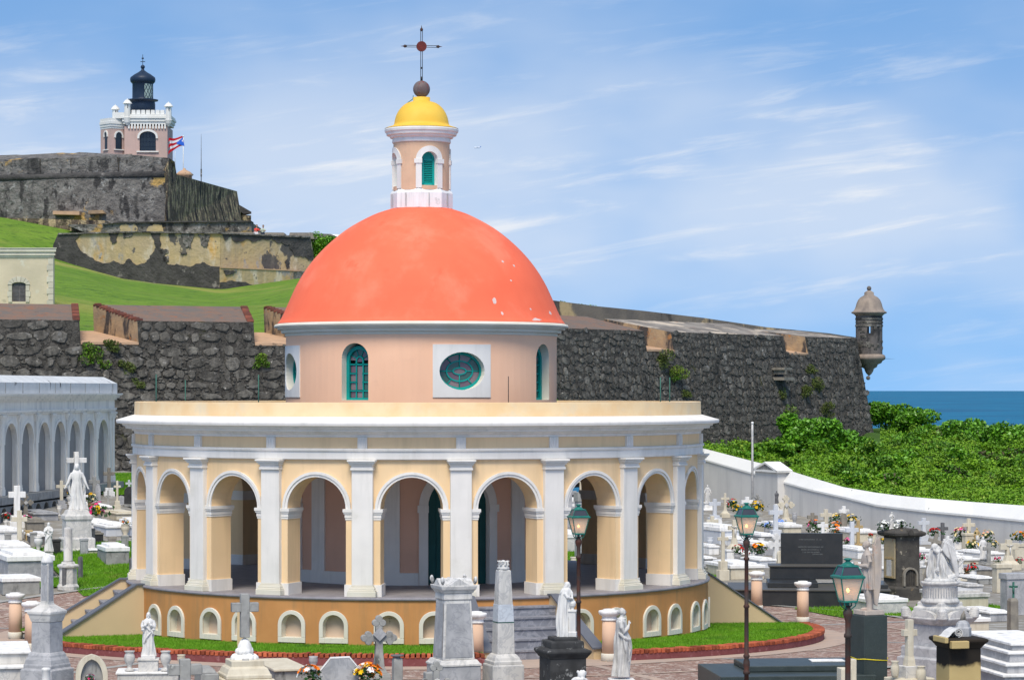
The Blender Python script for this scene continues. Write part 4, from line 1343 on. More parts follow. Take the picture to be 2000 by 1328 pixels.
for i, (px, py, Y, r, n) in enumerate(((172, 683, 109.5, .62, 1500), (213, 672, 110, .42, 700), (245, 715, 111, .55, 800), (262, 745, 111, .30, 260), (196, 705, 110, .35, 300), (503, 701, 114, .48, 1100),
                                   (1280, 697, 132, .65, 900), (1300, 725, 133, .75, 1200), (1312, 765, 134, .4, 400), (1512, 800, 138, .85, 1900), (1522, 842, 138, .75, 1500), (1503, 768, 139, .5, 600), (1548, 762, 141, .6, 800), (1575, 745, 142, .75, 1300), (1582, 798, 142, .6, 800), (1566, 718, 142, .45, 500))):
    leg = 0 if px < 900 else 1
    p0 = P(px, py, Y)
    p = wp(leg, s_at(leg, px), p0.z, 0, .12)
    lbls = ['largest green weed tuft under the left embrasure of the fort wall', 'small mossy tuft under the gap between the first two merlons', 'thin weeds trailing below the second merlon of the fort wall',
            'lowest sparse weeds on the fort wall above the white colonnade roof', 'olive weed tuft just below the largest tuft of the fort wall', 'round green bush on the fort wall beside the pink drum',
            'olive weeds below the first red patch right of the dome', 'drooping weeds lower right of the first red patch', 'tiny weeds above the thin green rods on the right', 'long hanging weeds under the stone drain spout',
            'lower end of the hanging weeds nearest the sea grape bush', 'thin weeds just below the drain spout', 'olive weed tuft between spout and garita on the dark wall', 'green weed tuft right of the drain spout', 'lower weed streak on the wall near the garita', 'small weed tuft below the second red patch']
    t = thing('wall_weed', lbls[i], 'weed', p, group='weeds growing out of the fort wall')
    pts = clump_pts((0, 0, -r * .2), (r, r * .55, r * .8), n, 50 + i, 5)
    o = bpy.data.objects.new('foliage', leaf_mesh('foliage', pts, .13, [M_weed, M_leaf] if i in (0, 4, 5, 7, 9) else [M_weed], i, up=-.1, aspect=.35)); COL.objects.link(o); o.parent = t

# ------------------------------------------------------------------ sentry box
gp = P(1697.4, 700, 152)
k152 = 152 / F
zz = lambda py, Y=152: HC + (HY - py) * Y / F
gar = thing('sentry_box', 'domed stone sentry box on the corner of the fort wall above the sea', 'sentry box', (gp.x, gp.y, 0))
rb = 26 * k152
mG = lambda u, d, z: (d * sin(u / rb), -d * cos(u / rb), z)
m_ = MB()
m_.lathe([(.5 * k152, zz(734)), (5 * k152, zz(730)), (8 * k152, zz(725)), (9.5 * k152, zz(720)), (15 * k152, zz(717)), (17 * k152, zz(712)), (24 * k152, zz(709)), (26 * k152, zz(705)), (31 * k152, zz(702)),
          (32 * k152, zz(698)), (30.5 * k152, zz(694)), (26.5 * k152, zz(692)), (2 * k152, zz(691))], 40)
m_.build('corbel', M_towerdome, gar)
MB().ell((-.05, 0, zz(738)), (.12, .12, .12)).build('corbel_ball', M_towerdome, gar)
ops = [(a * rb, .10, (lambda u: zz(651)), (lambda u: zz(635))) for a in (atan2(-gp.x, gp.y) * -1 * 0 + gp.x / gp.y * -1, pi + gp.x / gp.y * -1 - 2 * pi)]
ops = [((a + pi) % (2 * pi) - pi, h, lo, hi) for a, h, lo, hi in [(o[0] / rb, o[1], o[2], o[3]) for o in ops]]
ops = [(a * rb if a < pi - .2 / rb and a > -pi + .2 / rb else (pi - .2 / rb) * rb, h, lo, hi) for a, h, lo, hi in ops]
m_ = MB(); arch_wall(m_, mG, -pi * rb, pi * rb, zz(692), zz(617), rb - .18, rb, ops, step=.15, nseg=3)
tw = m_.build('tower_wall', M_tower, gar)
blk = MB().box((0, 0, 0), (.26, .05, .13)).mesh('stone', M_fortstone, bevel=.015)
for row in range(3):
    for j in range(14):
        a = -1.45 + j * .225 + (row % 2) * .11
        dup_mesh_obj('stone', blk, tw, ((rb + .002) * sin(a), -(rb + .002) * cos(a), zz(619.5) - .17 - row * .19), a, (rnd.uniform(.7, 1), 1, 1))
for i in range(26):
    a = rnd.uniform(-1.3, 1.3); z = rnd.uniform(zz(688), zz(640))
    if abs(a) < .35 and z > zz(668):
        continue
    dup_mesh_obj('stone', blk, tw, ((rb - .006) * sin(a), -(rb - .006) * cos(a), z), a, (rnd.uniform(.7, 1.3), 1, rnd.uniform(.9, 1.5)))
m_ = MB(); m_.lathe([(22 * k152, zz(618)), (26.5 * k152, zz(617)), (29 * k152, zz(614)), (34 * k152, zz(612)), (34.5 * k152, zz(609.5)), (31 * k152, zz(608)), (28 * k152, zz(604)), (26 * k152, zz(599)), (24.5 * k152, zz(593)),
          (21.5 * k152, zz(586)), (17 * k152, zz(581)), (11 * k152, zz(577.5)), (9.5 * k152, zz(577)), (9.2 * k152, zz(571.5)), (7 * k152, zz(570)), (4 * k152, zz(568)), (.5 * k152, zz(567))], 48)
m_.build('dome', M_towerdome, gar)
MB().ell((0, 0, zz(563.5)), (.13, .13, .14)).build('ball_finial', M_tower, gar)

# wall beyond the right leg
pts_t = [(1040, 580, 150), (1074, 586, 151), (1165, 598, 154), (1256, 607, 157), (1375, 621, 161), (1497, 639, 166), (1620, 651, 171), (1672, 659, 174)]
m_ = MB()
vs = []
for px, py, Y in pts_t:
    p = P(px, py, Y)
    vs += [p, Vector((p.x, p.y - .3, 7.4)), p + Vector((-.6, 1.6, .05)), Vector((p.x - .6, p.y + 1.6, 7.4))]
fs = []
for i in range(len(pts_t) - 1):
    b = 4 * i; e = b + 4
    fs += [(b, b + 1, e + 1, e), (b, e, e + 2, b + 2), (b + 2, e + 2, e + 3, b + 3)]
fs += [(0, 2, 3, 1), (len(vs) - 4, len(vs) - 3, len(vs) - 1, len(vs) - 2)]
m_.add(vs, fs)
tag(m_.build('parapet_wall', mat('stained_parapet_wall', (.17, .15, .12), (.12, .11, .095), sc=.8, rough=1, bump=.5, bsc=5, dist=.06, blotch=[((.42, .32, .17), .45, .57, .64, .5), ((.06, .055, .05), .9, .58, .68, .3)])),
    'long stained upper parapet wall sloping down behind the dark fort wall', 'parapet wall')
m_ = MB()
v = [Vector((p.x, p.y, 7.3)) for p in (wp(1, 5, 8, 3.5), wp(1, LEGS[1][3], 8, 3.5))] + [Vector((25, 176, 7.3)), Vector((0, 150, 7.3))]
m_.add(v, [(0, 1, 2, 3)]); m_.build('rampart_floor', M_forttop2, kind='structure')
for i in range(3):
    p = P(1088 + i * 30, 589 + i * 5, 157)
    shrub('shrub', ['leftmost low shrub peeping over the far parapet by the dome', 'middle low shrub peeping over the far parapet wall', 'rightmost low shrub peeping over the far parapet wall'][i], 'shrub',
          (p.x, p.y, p.z - .45), (.75, .5, .3), 500, .12, [M_leaf], seed=300 + i, group='low shrubs over the parapet')

# ------------------------------------------------------------------ hill
UU = [-400, -200, 0, 60, 110, 240, 430, 590, 700, 900, 1070, 1200]
ZB = [21.5, 20.3, 19.0, 18.3, 17.5, 15.7, 14.8, 15.9, 16.0, 13, 7.5, 4]
ZC_ = [26.5, 25.2, 23.9, 23.3, 22.8, 21.2, 19, 18, 18, 15, 7, 4]


def hillz(u, Y):
    zb_, zc = float(np.interp(u, UU, ZB)), float(np.interp(u, UU, ZC_))
    if Y <= 256:
        t = (Y - 116) / 140
        z0 = 7.55 if u < 950 else 7.55 - 5 * sstep(950, 1200, u)
        z = z0 + (zb_ - z0) * (t ** .88 if t > 0 else 0)
        z += .35 * sin(u * .011 + Y * .05) * sin(Y * .06) * sstep(125, 150, Y) * (1 - sstep(235, 256, Y))
        return z
    return zb_ + (zc - zb_) * sstep(256, 292, Y)


us = frange(-420, 1200, 82); Ys = frange(115.5, 256, 60) + frange(259, 300, 14) + [340, 420, 520]
vs = [((u - 1000) * Y / F, Y, hillz(u, Y) if Y > 125 or u < 500 else hillz(u, Y)) for Y in Ys for u in us]
n = len(us)
# keep the sheet behind the fort wall
vs2 = []
for (x, y, z) in vs:
    a, d, nn, Ln = LEGS[0]
    q = Vector((x, y)) - a
    dist = -q.dot(nn)
    vs2.append((x, y, z if dist > 3.4 else min(z, 6.9)))
fs = [(j * n + i, j * n + i + 1, (j + 1) * n + i + 1, (j + 1) * n + i) for j in range(len(Ys) - 1) for i in range(n - 1)]
MB().add(vs2, fs, 0, True).build('grassy_hill', M_hill, kind='structure')

# ------------------------------------------------------------------ house on the slope
Yh = 134.0
kh = Yh / F
hx = lambda px: (px - 1000) * kh
hzf = lambda py: HC + (HY - py) * kh
hs_ = thing('old_house', 'weathered cream plaster house with an arched shuttered window behind the merlons', 'house', (hx(0), Yh, 8.6))
bx, bz = hx(0), 8.6
mH = lambda u, d, z: (u, -d, z - bz)
m_ = MB(); arch_wall(m_, mH, hx(-90) - bx, hx(104) - bx, 8.3, hzf(503), -.4, 0, [arch_open(hx(37) - bx, 13.5 * kh, hzf(589), hzf(556), 4 * kh)], step=2)
m_.extrude([(hx(-90) - bx, .41, 8.3 - bz), (hx(103.8) - bx, .41, 8.3 - bz), (hx(103) - bx - 1.6, 4.4, 8.3 - bz), (hx(-90) - bx, 4.4, 8.3 - bz)], (0, 0, hzf(503) - 8.3))
m_.build('wall', M_house, hs_)
m_ = MB()
for (a, b, e) in ((503, 499, .05), (499, 496, .12), (496, 492, .07), (492, 486, .16), (486, 484.5, .2)):
    m_.extrude([(hx(-90) - bx, -e, hzf(a) - bz), (hx(104) - bx + e, -e, hzf(a) - bz), (hx(104) - bx + e - 1.6, 4.5, hzf(a) - bz), (hx(-90) - bx, 4.5, hzf(a) - bz)], (0, 0, hzf(b) - hzf(a)))
m_.build('cornice', M_quoin, hs_)
for i in range(8):
    w = (13 if i % 2 else 10) * kh
    MB().box((hx(104.5) - bx - w / 2, -.02, hzf(505 + (i + 1) * 11.5) - bz), (w, .08, 10.8 * kh)).build('quoin', M_quoin, hs_)
for s in (-1, 1):
    for i in range(3):
        w = (9 if i % 2 else 7) * kh
        MB().box((hx(37) - bx + s * (13.5 * kh + w / 2), -.015, hzf(590 - i * 11) - bz), (w, .07, 10.3 * kh)).build('surround_stone', M_quoin, hs_)
for i in range(7):
    t0, t1 = pi * i / 7 + .02, pi * (i + 1) / 7 - .02
    poly = [(hx(37) - bx + r * cos(t), -.05, hzf(556) - bz + q * sin(t)) for r, q, t in ((14 * kh, 5 * kh, t0), (22 * kh, 16 * kh, t0), (22 * kh, 16 * kh, t1), (14 * kh, 5 * kh, t1))]
    MB().extrude(poly, (0, .07, 0)).build('surround_stone', M_quoin, hs_)
shd = MB().box((hx(37) - bx, .12, hzf(589) - bz), (27 * kh, .03, 37 * kh)).build('window_shutter', M_shutter_g, hs_)
for s in (-1, 1):
    for i in range(13):
        MB().box((hx(37) - bx + s * 6.2 * kh, .09, hzf(587.5 - i * 2.6) - bz), (10.4 * kh, .04, 1.4 * kh)).build('slat', M_shutter_g, shd)

# ------------------------------------------------------------------ castle on the hill
def slab(poly, vec):
    return MB().extrude([P(*q) for q in poly], vec)


def wslab(pts, pl_, vec, off=0.0):
    """wall piece drawn by its photo outline on the upright plane through columns pl_ = (px0, Y0, px1, Y1)"""
    x0, y0, x1, y1 = pl_
    f = lambda px: 1 / (1 / y0 + (1 / y1 - 1 / y0) * (px - x0) / (x1 - x0)) - off
    return MB().extrude([P(px, py, f(px)) for px, py in pts], vec)


def ragged(pts, amp, seed, step=5.0, keep=()):
    """outline with each side broken into short jittered runs, except sides listed in keep"""
    g = random.Random(seed); out = []
    for i, p in enumerate(pts):
        q = pts[(i + 1) % len(pts)]
        out.append(p)
        L_ = math.hypot(q[0] - p[0], q[1] - p[1]); n = int(L_ / step)
        if i in keep:
            continue
        w = 0
        for j in range(1, n):
            w = w * .6 + g.uniform(-amp, amp)
            nx, ny = -(q[1] - p[1]) / L_, (q[0] - p[0]) / L_
            out.append((p[0] + (q[0] - p[0]) * j / n + nx * w, p[1] + (q[1] - p[1]) * j / n + ny * w))
    return out


PL1, PL2 = (104, 263, 430, 257), (430, 257, 614, 264)
bas_ = thing('lower_bastion', 'long yellow and black stained bastion wall across the grassy hill', 'bastion', (0, 0, 0))
wslab([(104, 478), (113, 458), (150, 456), (262, 453.5), (430, 456), (430, 568), (330, 562), (240, 549), (170, 530), (104, 502)], PL1, (0, 14, 0)).build('wall', M_castle_y, bas_)
wslab([(430.3, 456), (604, 463), (608, 480), (614, 530), (606, 560), (430.3, 570)], PL2, (0, 14, 0)).build('wall', M_castle_y, bas_)
wslab([(429, 523), (586, 530), (586, 562), (429, 572)], PL2, (0, 2.6, 0), 2.2).build('lower_ledge', M_castle_y, bas_)
mould = [(104, 478), (113, 457.5), (162, 455.5), (146, 470), (160, 492), (188, 510), (206, 514), (222, 509), (240, 516), (252, 505), (266, 518), (282, 514), (300, 505), (318, 519), (345, 515), (372, 521), (395, 512), (412, 520), (429, 521), (429, 572), (330, 565), (240, 552), (170, 533), (104, 505)]
wslab(ragged(mould, 1.6, 3, 4, (0, 17, 18, 19, 20, 21, 22)), PL1, (0, .3, 0), .12).build('black_mould', M_castle_k, bas_)
for i, q in enumerate(([(212, 455), (232, 455), (228, 472), (218, 476)], [(294, 455), (314, 456), (312, 482), (322, 500), (330, 520), (280, 520), (292, 500), (304, 484)], [(308, 488), (326, 487), (329, 494), (316, 498)], [(352, 492), (364, 492), (363, 498), (353, 497)],
                       [(318, 500), (328, 499), (330, 510), (320, 512)], [(238, 455), (264, 455), (256, 462), (240, 464)], [(352, 456), (378, 457), (374, 486), (362, 482)], [(386, 458), (410, 459), (404, 484), (392, 478)])):
    wslab(ragged(q, 2.0, 20 + i, 3), PL1, (0, .3, 0), .10).build('black_mould', M_castle_k if i < 5 else M_castle, bas_)
for i, q in enumerate(([(434, 457), (560, 462), (604, 464), (608, 482), (612, 508), (574, 500), (566, 478), (540, 474), (530, 466), (500, 472), (480, 468), (462, 474), (452, 462), (440, 470)], [(556, 512), (562, 505), (566, 522), (560, 526)])):
    wslab(ragged(q, 2.2, 40 + i, 4), PL2, (0, .3, 0), .10).build('black_mould', M_castle_k, bas_)
wslab(ragged([(436, 528), (462, 529), (456, 536), (440, 536)], 1.5, 60, 3), PL2, (0, .3, 0), 2.32).build('black_mould', M_castle_k, bas_)
wslab(ragged([(429, 552), (450, 548), (500, 556), (540, 556), (540, 566), (429, 573)], 2.0, 61, 4), PL2, (0, .3, 0), 2.32).build('black_mould', M_castle_k, bas_)
wslab([(113, 455.5), (262, 451.5), (430, 454.2), (430, 456.8), (262, 454.3), (113, 458.5)], PL1, (0, 3, 0), .3).build('coping', M_castle, bas_)
wslab([(430.2, 454.2), (604, 461.5), (604, 464.5), (430.2, 456.8)], PL2, (0, 3, 0), .3).build('coping', M_castle, bas_)
wslab([(430, 521.3), (586, 528), (586, 530), (430, 523.5)], PL2, (0, 2.4, 0), 2.3).build('ledge_top', M_sill, bas_)
wslab([(573, 532), (625, 527), (625, 566), (573, 566)], (573, 259, 625, 263), (0, 4, 0)).build('lower_ledge', M_castle, bas_)
for (a, b, c, d) in ((437, 556, 452.5, 463), (563, 612, 453.5, 465)):
    slab([(a + 3, c + 1, 265), (b - 2, c + (2 if a < 500 else 1), 265), (b + 2, d + 2, 265), (a, d, 265)], (0, 3, 0)).build('parapet_block', M_brown_stone, bas_)
slab([(590, 455, 268), (690, 459, 272), (690, 475, 272), (590, 475, 268)], (0, 3, 0)).build('parapet_block', M_brown_stone, bas_)
slab([(646, 457.5, 266), (720, 458, 268), (720, 466, 268), (662, 464, 266)], (0, 3, 0)).build('white_coping', M_whitestone, bas_)

mid = thing('middle_terrace_wall', 'low grey terrace wall with a pale top edge between the castle and the bastion', 'terrace wall', (0, 0, 0))
PL3 = (128, 284, 490, 284)
wslab([(128, 438.5), (204, 438), (235, 434.5), (490, 433.5), (492, 462), (200, 464), (160, 452)], PL3, (0, 14, 0)).build('wall', M_castle, mid)
wslab(ragged([(236, 440), (262, 437), (268, 450), (262, 456), (236, 456)], 2, 71, 3), PL3, (0, .3, 0), .1).build('yellow_patch', M_castle_y, mid)
wslab(ragged([(288, 446), (300, 438), (316, 440), (324, 456), (286, 456)], 2, 72, 3), PL3, (0, .3, 0), .1).build('yellow_patch', M_castle_y, mid)
wslab([(200, 436), (235, 433), (490, 431), (490, 433.6), (235, 435.4), (200, 438.6)], PL3, (0, 3, 0), .3).build('coping', M_castle_k, mid)
wslab([(-40, 424), (205, 431), (210, 468), (-40, 468)], (-40, 287.5, 205, 287.5), (0, 5, 0)).build('footing', M_castle_b, mid)
wslab([(103, 412), (155, 413), (155, 420), (103, 419)], (103, 296.5, 205, 296.5), (0, 3, 0)).build('orange_patch', M_sill, mid)
wslab([(172, 411.5), (200, 410.5), (204, 417), (172, 418)], (103, 296.5, 205, 296.5), (0, 3, 0)).build('orange_patch', M_cheek, mid)

cas = thing('old_castle', 'huge weathered grey and brown castle wall with merlons under the lighthouse', 'castle', (0, 0, 0))
wslab([(-60, 348), (322, 338), (325, 440), (-60, 444)], (-60, 298.5, 325, 297.5), (0, 30, 0)).build('grey_wall', M_castle, cas)
slab([(322.3, 338, 298), (330, 309, 299), (341, 316, 300), (345, 341, 302), (463, 374, 335), (473, 436, 334), (325.3, 440, 297)], (-14, 22, 0)).build('brown_wall', M_castle_b, cas)
m_ = MB(); m_.tube([P(-60, 350, 298.6), P(130, 345.5, 298.3), P(322, 340.5, 297.6)], .38, 10); m_.build('cordon', M_castle_k, cas)
for (pts) in ([(-40, 317), (21, 316), (21, 347), (-40, 348)], [(23, 313), (77, 309), (79, 345), (21, 347)], [(81, 310), (136, 308), (140, 343), (79, 346)], [(141, 309), (228, 304), (232, 341), (138, 344)],
              [(235, 308), (262, 303), (330, 309), (323, 340), (232, 342)]):
    slab([(x, y, 298.8 + .3 * (x < 0)) for x, y in pts], (-7.5, 9, 1.1)).build('merlon', M_castle, cas)
slab([(186, 305, 306), (258, 301, 306), (262, 318, 306), (186, 318, 306)], (-5, 8, 0)).build('merlon', M_castle_b, cas)
slab([(465, 399, 338), (491, 414, 338), (491, 418, 338), (476, 418, 338), (466, 412, 338)], (-2, 5, 0)).build('gun_platform_roof', M_castle_k, cas)
slab([(473, 420, 337), (490.5, 421, 337), (490.5, 450, 337), (475, 445, 337)], (-1, 5, 0)).build('end_tower', M_castle_b, cas)
m_ = MB(); c_ = P(360, 342, 316); m_.lathe([(.9, c_.z - .5), (.9, c_.z - .15), (1.1, c_.z), (.7, c_.z + .35), (.2, c_.z + .6), (.1, c_.z + .8)], 12, c=(c_.x, c_.y)); m_.build('small_cupola', M_sill, cas)

# lighthouse
Yl = 322.0
kl = Yl / F
L0 = P(285, 312, Yl)
lh = thing('lighthouse', 'taupe and white castle lighthouse with a black iron lantern on the highest rampart', 'lighthouse', (L0.x, L0.y, L0.z - 1.5))
ox, oz = L0.x, L0.z - 1.5
lx = lambda px: (px - 1000) * kl - ox
lz_ = lambda py: HC + (HY - py) * kl - oz
fmap = lambda u, d, z: (u, -d, z)
hwF = lx(327) - lx(243)
m_ = MB()
ops = [arch_open(lx(288.5), 16 * kl, lz_(295), lz_(268), 11 * kl)]
arch_wall(m_, fmap, lx(243), lx(327), 0, lz_(247), -.5, 0, ops, step=3)
m_.box(((lx(243) + lx(327)) / 2, hwF / 2 + .26, 0), (hwF - .02, hwF - .5, lz_(247)))
m_.build('main_wall', M_lh_brown, lh)
# octagonal annexe on the left with two visible faces
wv = [(lx(243), 0.6), (lx(217.5), -.55), (lx(193.5), 1.2), (lx(193.5), 5.0), (lx(243), 5.0)]
m_ = MB(); m_.extrude([(x, y, 0) for x, y in wv], (0, 0, lz_(251))); m_.build('annexe_wall', M_lh_brown, lh)
for (a, b, e) in ((252, 248, .08), (248, 243, .25), (243, 238, .42), (238, 231.5, .2)):
    cx_ = sum(x for x, _ in wv) / 5; cy_ = sum(y for _, y in wv) / 5
    m_ = MB(); m_.extrude([(cx_ + (x - cx_) * (1 + e * .22), cy_ + (y - cy_) * (1 + e * .22), lz_(a)) for x, y in wv], (0, 0, lz_(b) - lz_(a)))
    m_.build('annexe_cornice', M_lh_white, lh)


def face_window(p0, p1, t, w, yb, ys, rise, sill=True):
    """window on the face from p0 to p1 at fraction t"""
    d = Vector((p1[0] - p0[0], p1[1] - p0[1])); Ld = d.length; d = d / Ld; nn = Vector((d.y, -d.x))
    mp = lambda u, dd, z: (p0[0] + d.x * (Ld * t + u) + nn.x * dd, p0[1] + d.y * (Ld * t + u) + nn.y * dd, z)
    o = MB(); arch_band(o, mp, 0, .001, w, lz_(yb), lz_(ys), .001, rise, -.3, .02); w_ = o.build('window', M_glass_dk, lh)
    o = MB(); arch_band(o, mp, 0, w, w + .18, lz_(ys) - .15, lz_(ys), rise, rise + .18, 0, .12); o.build('frame', M_lh_white, w_)
    o = MB(); arch_wall(o, mp, -w - .25, w + .25, lz_(yb) - .12, lz_(yb), 0, .16, []); o.build('sill', M_lh_white, w_)
    return w_, mp


face_window(wv[2], wv[1], .55, .28, 292, 265, .45)
face_window(wv[1], wv[0], .55, .42, 292, 267, .52)
w_ = MB(); arch_band(w_, fmap, lx(288.5), .001, 16 * kl, lz_(295), lz_(268), .001, 11 * kl, -.4, -.3)
wo_ = w_.build('window', M_glass_dk, lh)
m_ = MB(); arch_band(m_, fmap, lx(288.5), 16 * kl, 20 * kl, lz_(271), lz_(268), 11 * kl, 15 * kl, -.05, .15)
m_.build('frame', M_lh_white, wo_)
m_ = MB(); arch_wall(m_, fmap, lx(267), lx(310), lz_(298), lz_(295.5), 0, .2, []); m_.build('sill', M_lh_white, wo_)
m_ = MB()
for i in range(1, 5):
    m_.box((lx(288.5) + (i - 2.5) * 6.4 * kl, .27, lz_(295)), (.05, .06, 36 * kl))
for py in (286, 277, 268):
    m_.box((lx(288.5), .27, lz_(py)), (32 * kl, .06, .05))
m_.build('mullions', M_lh_black, wo_)
m_ = MB()
for (a, b, e) in ((243, 238, .12), (238, 232, .25), (232, 228, .38), (228, 224, .28)):
    m_.box(((lx(243) + lx(327)) / 2, hwF / 2, lz_(a)), (hwF + 2 * e, hwF + 2 * e, lz_(b) - lz_(a)))
m_.build('entablature', M_lh_white, lh)
cb = MB().box((0, 0, 0), (.20, .16, .58)).mesh('corbel', M_lh_white)
for i in range(13):
    dup_mesh_obj('corbel', cb, lh, (lx(252 + i * 5.9), -.10, lz_(252)), 0)
bt = MB().box((0, 0, 0), (.50, .35, .52), top=.88).mesh('battlement', M_lh_white)
for i in range(7):
    dup_mesh_obj('battlement', bt, lh, (lx(261 + i * 9.4), .05, lz_(224)), 0)
m_ = MB(); m_.box((lx(232), 1.2, lz_(232)), (1.4, 3.0, .7)); m_.build('annexe_parapet', M_lh_white, lh)


def turret(px, y_top, y_eave, y_bot, y_corb, dy):
    m = MB()
    c = (lx(px), dy)
    m.lathe([(.12, lz_(y_corb + 6)), (.35, lz_(y_corb)), (.46, lz_(y_bot)), (.47, lz_(y_bot) + .05), (.38, lz_(y_bot) + .1), (.36, lz_(y_eave)), (.56, lz_(y_eave) + .04), (.5, lz_(y_eave) + .16), (.22, lz_(y_eave) + .5), (.05, lz_(y_top) - .2), (.07, lz_(y_top) - .1), (.02, lz_(y_top))], 10, c=c, sm=False)
    t_ = m.build('turret', M_lh_white, lh)
    MB().box((c[0] + .1, dy - .36, lz_(y_eave + 8)), (.09, .06, .4)).build('loophole', M_glass_dk, t_)


turret(218, 199, 210, 231, 238, 3.0)
turret(249, 193, 204, 231, 240, -.15)
turret(329.5, 199, 210, 236, 242, -.15)
turret(301, 207, 216, 232, 240, 5.5)
lc = (lx(273), 2.6)
m_ = MB(); m_.lathe([(24.5 * kl, lz_(222)), (24.5 * kl, lz_(200)), (23.5 * kl, lz_(194)), (30 * kl, lz_(193)), (30.5 * kl, lz_(191)), (21 * kl, lz_(190)), (20.5 * kl, lz_(188)), (20.3 * kl, lz_(160)), (22 * kl, lz_(158)),
                  (24 * kl, lz_(156)), (25 * kl, lz_(151)), (24 * kl, lz_(147)), (16 * kl, lz_(141)), (9 * kl, lz_(137)), (3.5 * kl, lz_(133)), (2.4 * kl, lz_(130)), (.1, lz_(129))], 40, c=lc)
ln = m_.build('iron_lantern', M_lh_black, lh)
MB().ell((lc[0], lc[1], lz_(126.5)), (4.3 * kl,) * 3).build('ball', M_lh_black, ln)
m_ = MB(); m_.tube([(lc[0], lc[1], lz_(123)), (lc[0], lc[1], lz_(102))], .035, 5); m_.tube([(lc[0] - .28, lc[1], lz_(116)), (lc[0] + .28, lc[1], lz_(116))], .045, 5)
m_.box((lc[0], lc[1], lz_(111)), (.26, .05, .18)); m_.build('weather_vane', M_lh_black, ln)
m_ = MB()
for i in range(10):
    a0, a1 = .30 + i * .10, .30 + (i + 1) * .10
    r = 20.8 * kl
    m_.add([(lc[0] + r * sin(a0), lc[1] - r * cos(a0), lz_(189)), (lc[0] + r * sin(a1), lc[1] - r * cos(a1), lz_(189)), (lc[0] + r * sin(a1), lc[1] - r * cos(a1), lz_(161)), (lc[0] + r * sin(a0), lc[1] - r * cos(a0), lz_(161))], [(0, 1, 2, 3)])
gl_ = m_.build('lantern_pane', M_glass_lh, ln)
m_ = MB(); r = 21.1 * kl
for i in range(4):
    for s in (-1, 1):
        a0 = .30 + i * .333 - (0 if s > 0 else -.333); a1 = a0 + s * .333
        for h in (0, 1):
            b0, b1 = .30 + i * .333, .30 + (i + 1) * .333
            if b1 > 1.35:
                continue
            if s < 0:
                b0, b1 = b1, b0
            z0_, z1_ = lz_(189) + h * 14 * kl, lz_(189) + (h + 1) * 14 * kl
            m_.tube([(lc[0] + r * sin(b0), lc[1] - r * cos(b0), z0_), (lc[0] + r * sin(b1), lc[1] - r * cos(b1), z1_)], .035, 4)
m_.build('lattice', M_lh_black, gl_)

# flag and masts
fp = thing('flag_pole', 'thin pale flagpole behind the lighthouse carrying the striped flag', 'flagpole', P(358, 352, 318))
hf = P(358, 267, 318).z - P(358, 352, 318).z
MB().tube([(0, 0, -1), (0, 0, hf)], .05, 6).build('pole', M_lh_white, fp)
MB().ell((0, 0, hf), (.1, .1, .1)).build('ball', M_lh_white, fp)
kf = 318 / F
M_fr, M_fw, M_fb = mat('flag_red', (.50, .012, .025), bump=0), mat('flag_white', (.75, .75, .78), bump=0), mat('flag_blue', (.03, .13, .60), bump=0)
fl = thing('striped_flag', 'red and white striped flag with a blue triangle and white star flying beside the lighthouse', 'flag', P(358, 278, 318))


def fpos(u, v):
    """u 0..1 from the pole, v 0..1 down"""
    x = -31 * kf * u + .15 * sin(u * 7 + v)
    z = (10 - 18 * v) * kf - u * u * (.25 + .55 * v) + .12 * sin(u * 9) + (-.25 * u * v)
    y = .35 * sin(u * 9 + v * 1.5) * u
    return (x, y, z)


def fpatch(name, u0, v0, u1, v1, m, nu=14, nv=2, ycut=None, off=0.0):
    mb = MB()
    for i in range(nu):
        for j in range(nv):
            q = [(u0 + (u1 - u0) * (i + a) / nu, v0 + (v1 - v0) * (j + b) / nv) for a, b in ((0, 0), (1, 0), (1, 1), (0, 1))]
            a_ = [Vector(fpos(*p)) for p in q]
            mb.add([p + Vector((0, off, 0)) for p in a_] + [p + Vector((0, off + .02, 0)) for p in a_], [(0, 1, 2, 3), (7, 6, 5, 4), (0, 4, 5, 1), (1, 5, 6, 2), (2, 6, 7, 3), (3, 7, 4, 0)])
    return mb.build(name, m, fl)


for i in range(5):
    fpatch('stripe', 0, i / 5, 1 - .12 * (i % 2), (i + 1) / 5, M_fr if i % 2 == 0 else M_fw)
mb = MB()
for s in (-.03, .04):
    mb.add([Vector(fpos(0, 0)) + Vector((0, s, 0)), Vector(fpos(0, 1)) + Vector((0, s, 0)), Vector(fpos(.42, .5)) + Vector((0, s - .05 * (s < 0) + .05 * (s > 0) , 0))], [(0, 1, 2)])
tr = mb.build('blue_triangle', M_fb, fl)
c = Vector(fpos(.14, .5)); st = []
for i in range(10):
    rr = .17 if i % 2 == 0 else .07
    st.append((c.x + rr * sin(i * pi / 5), c.y - .12, c.z + rr * cos(i * pi / 5)))
MB().extrude(st, (0, .02, 0)).build('star', M_fw, tr)
for (px, y0, y1, lb) in ((342, 296, 345, 'thin pale mast just left of the flagpole on the castle'), (393, 262, 350, 'tall thin radio mast right of the flag on the castle wall')):
    a, b = P(px, y1 + 12, 320), P(px, y0, 320)
    m_ = MB(); m_.tube([(0, 0, 0), (0, 0, (b.z - a.z) * .75), (0, 0, b.z - a.z)], [.06, .03, .015], 5)
    if px == 393:
        m_.box((0, 0, 1.0), (.16, .16, .9))
    tag(m_.build('mast', M_lh_white if px == 342 else M_castle, loc=a), lb, 'mast')

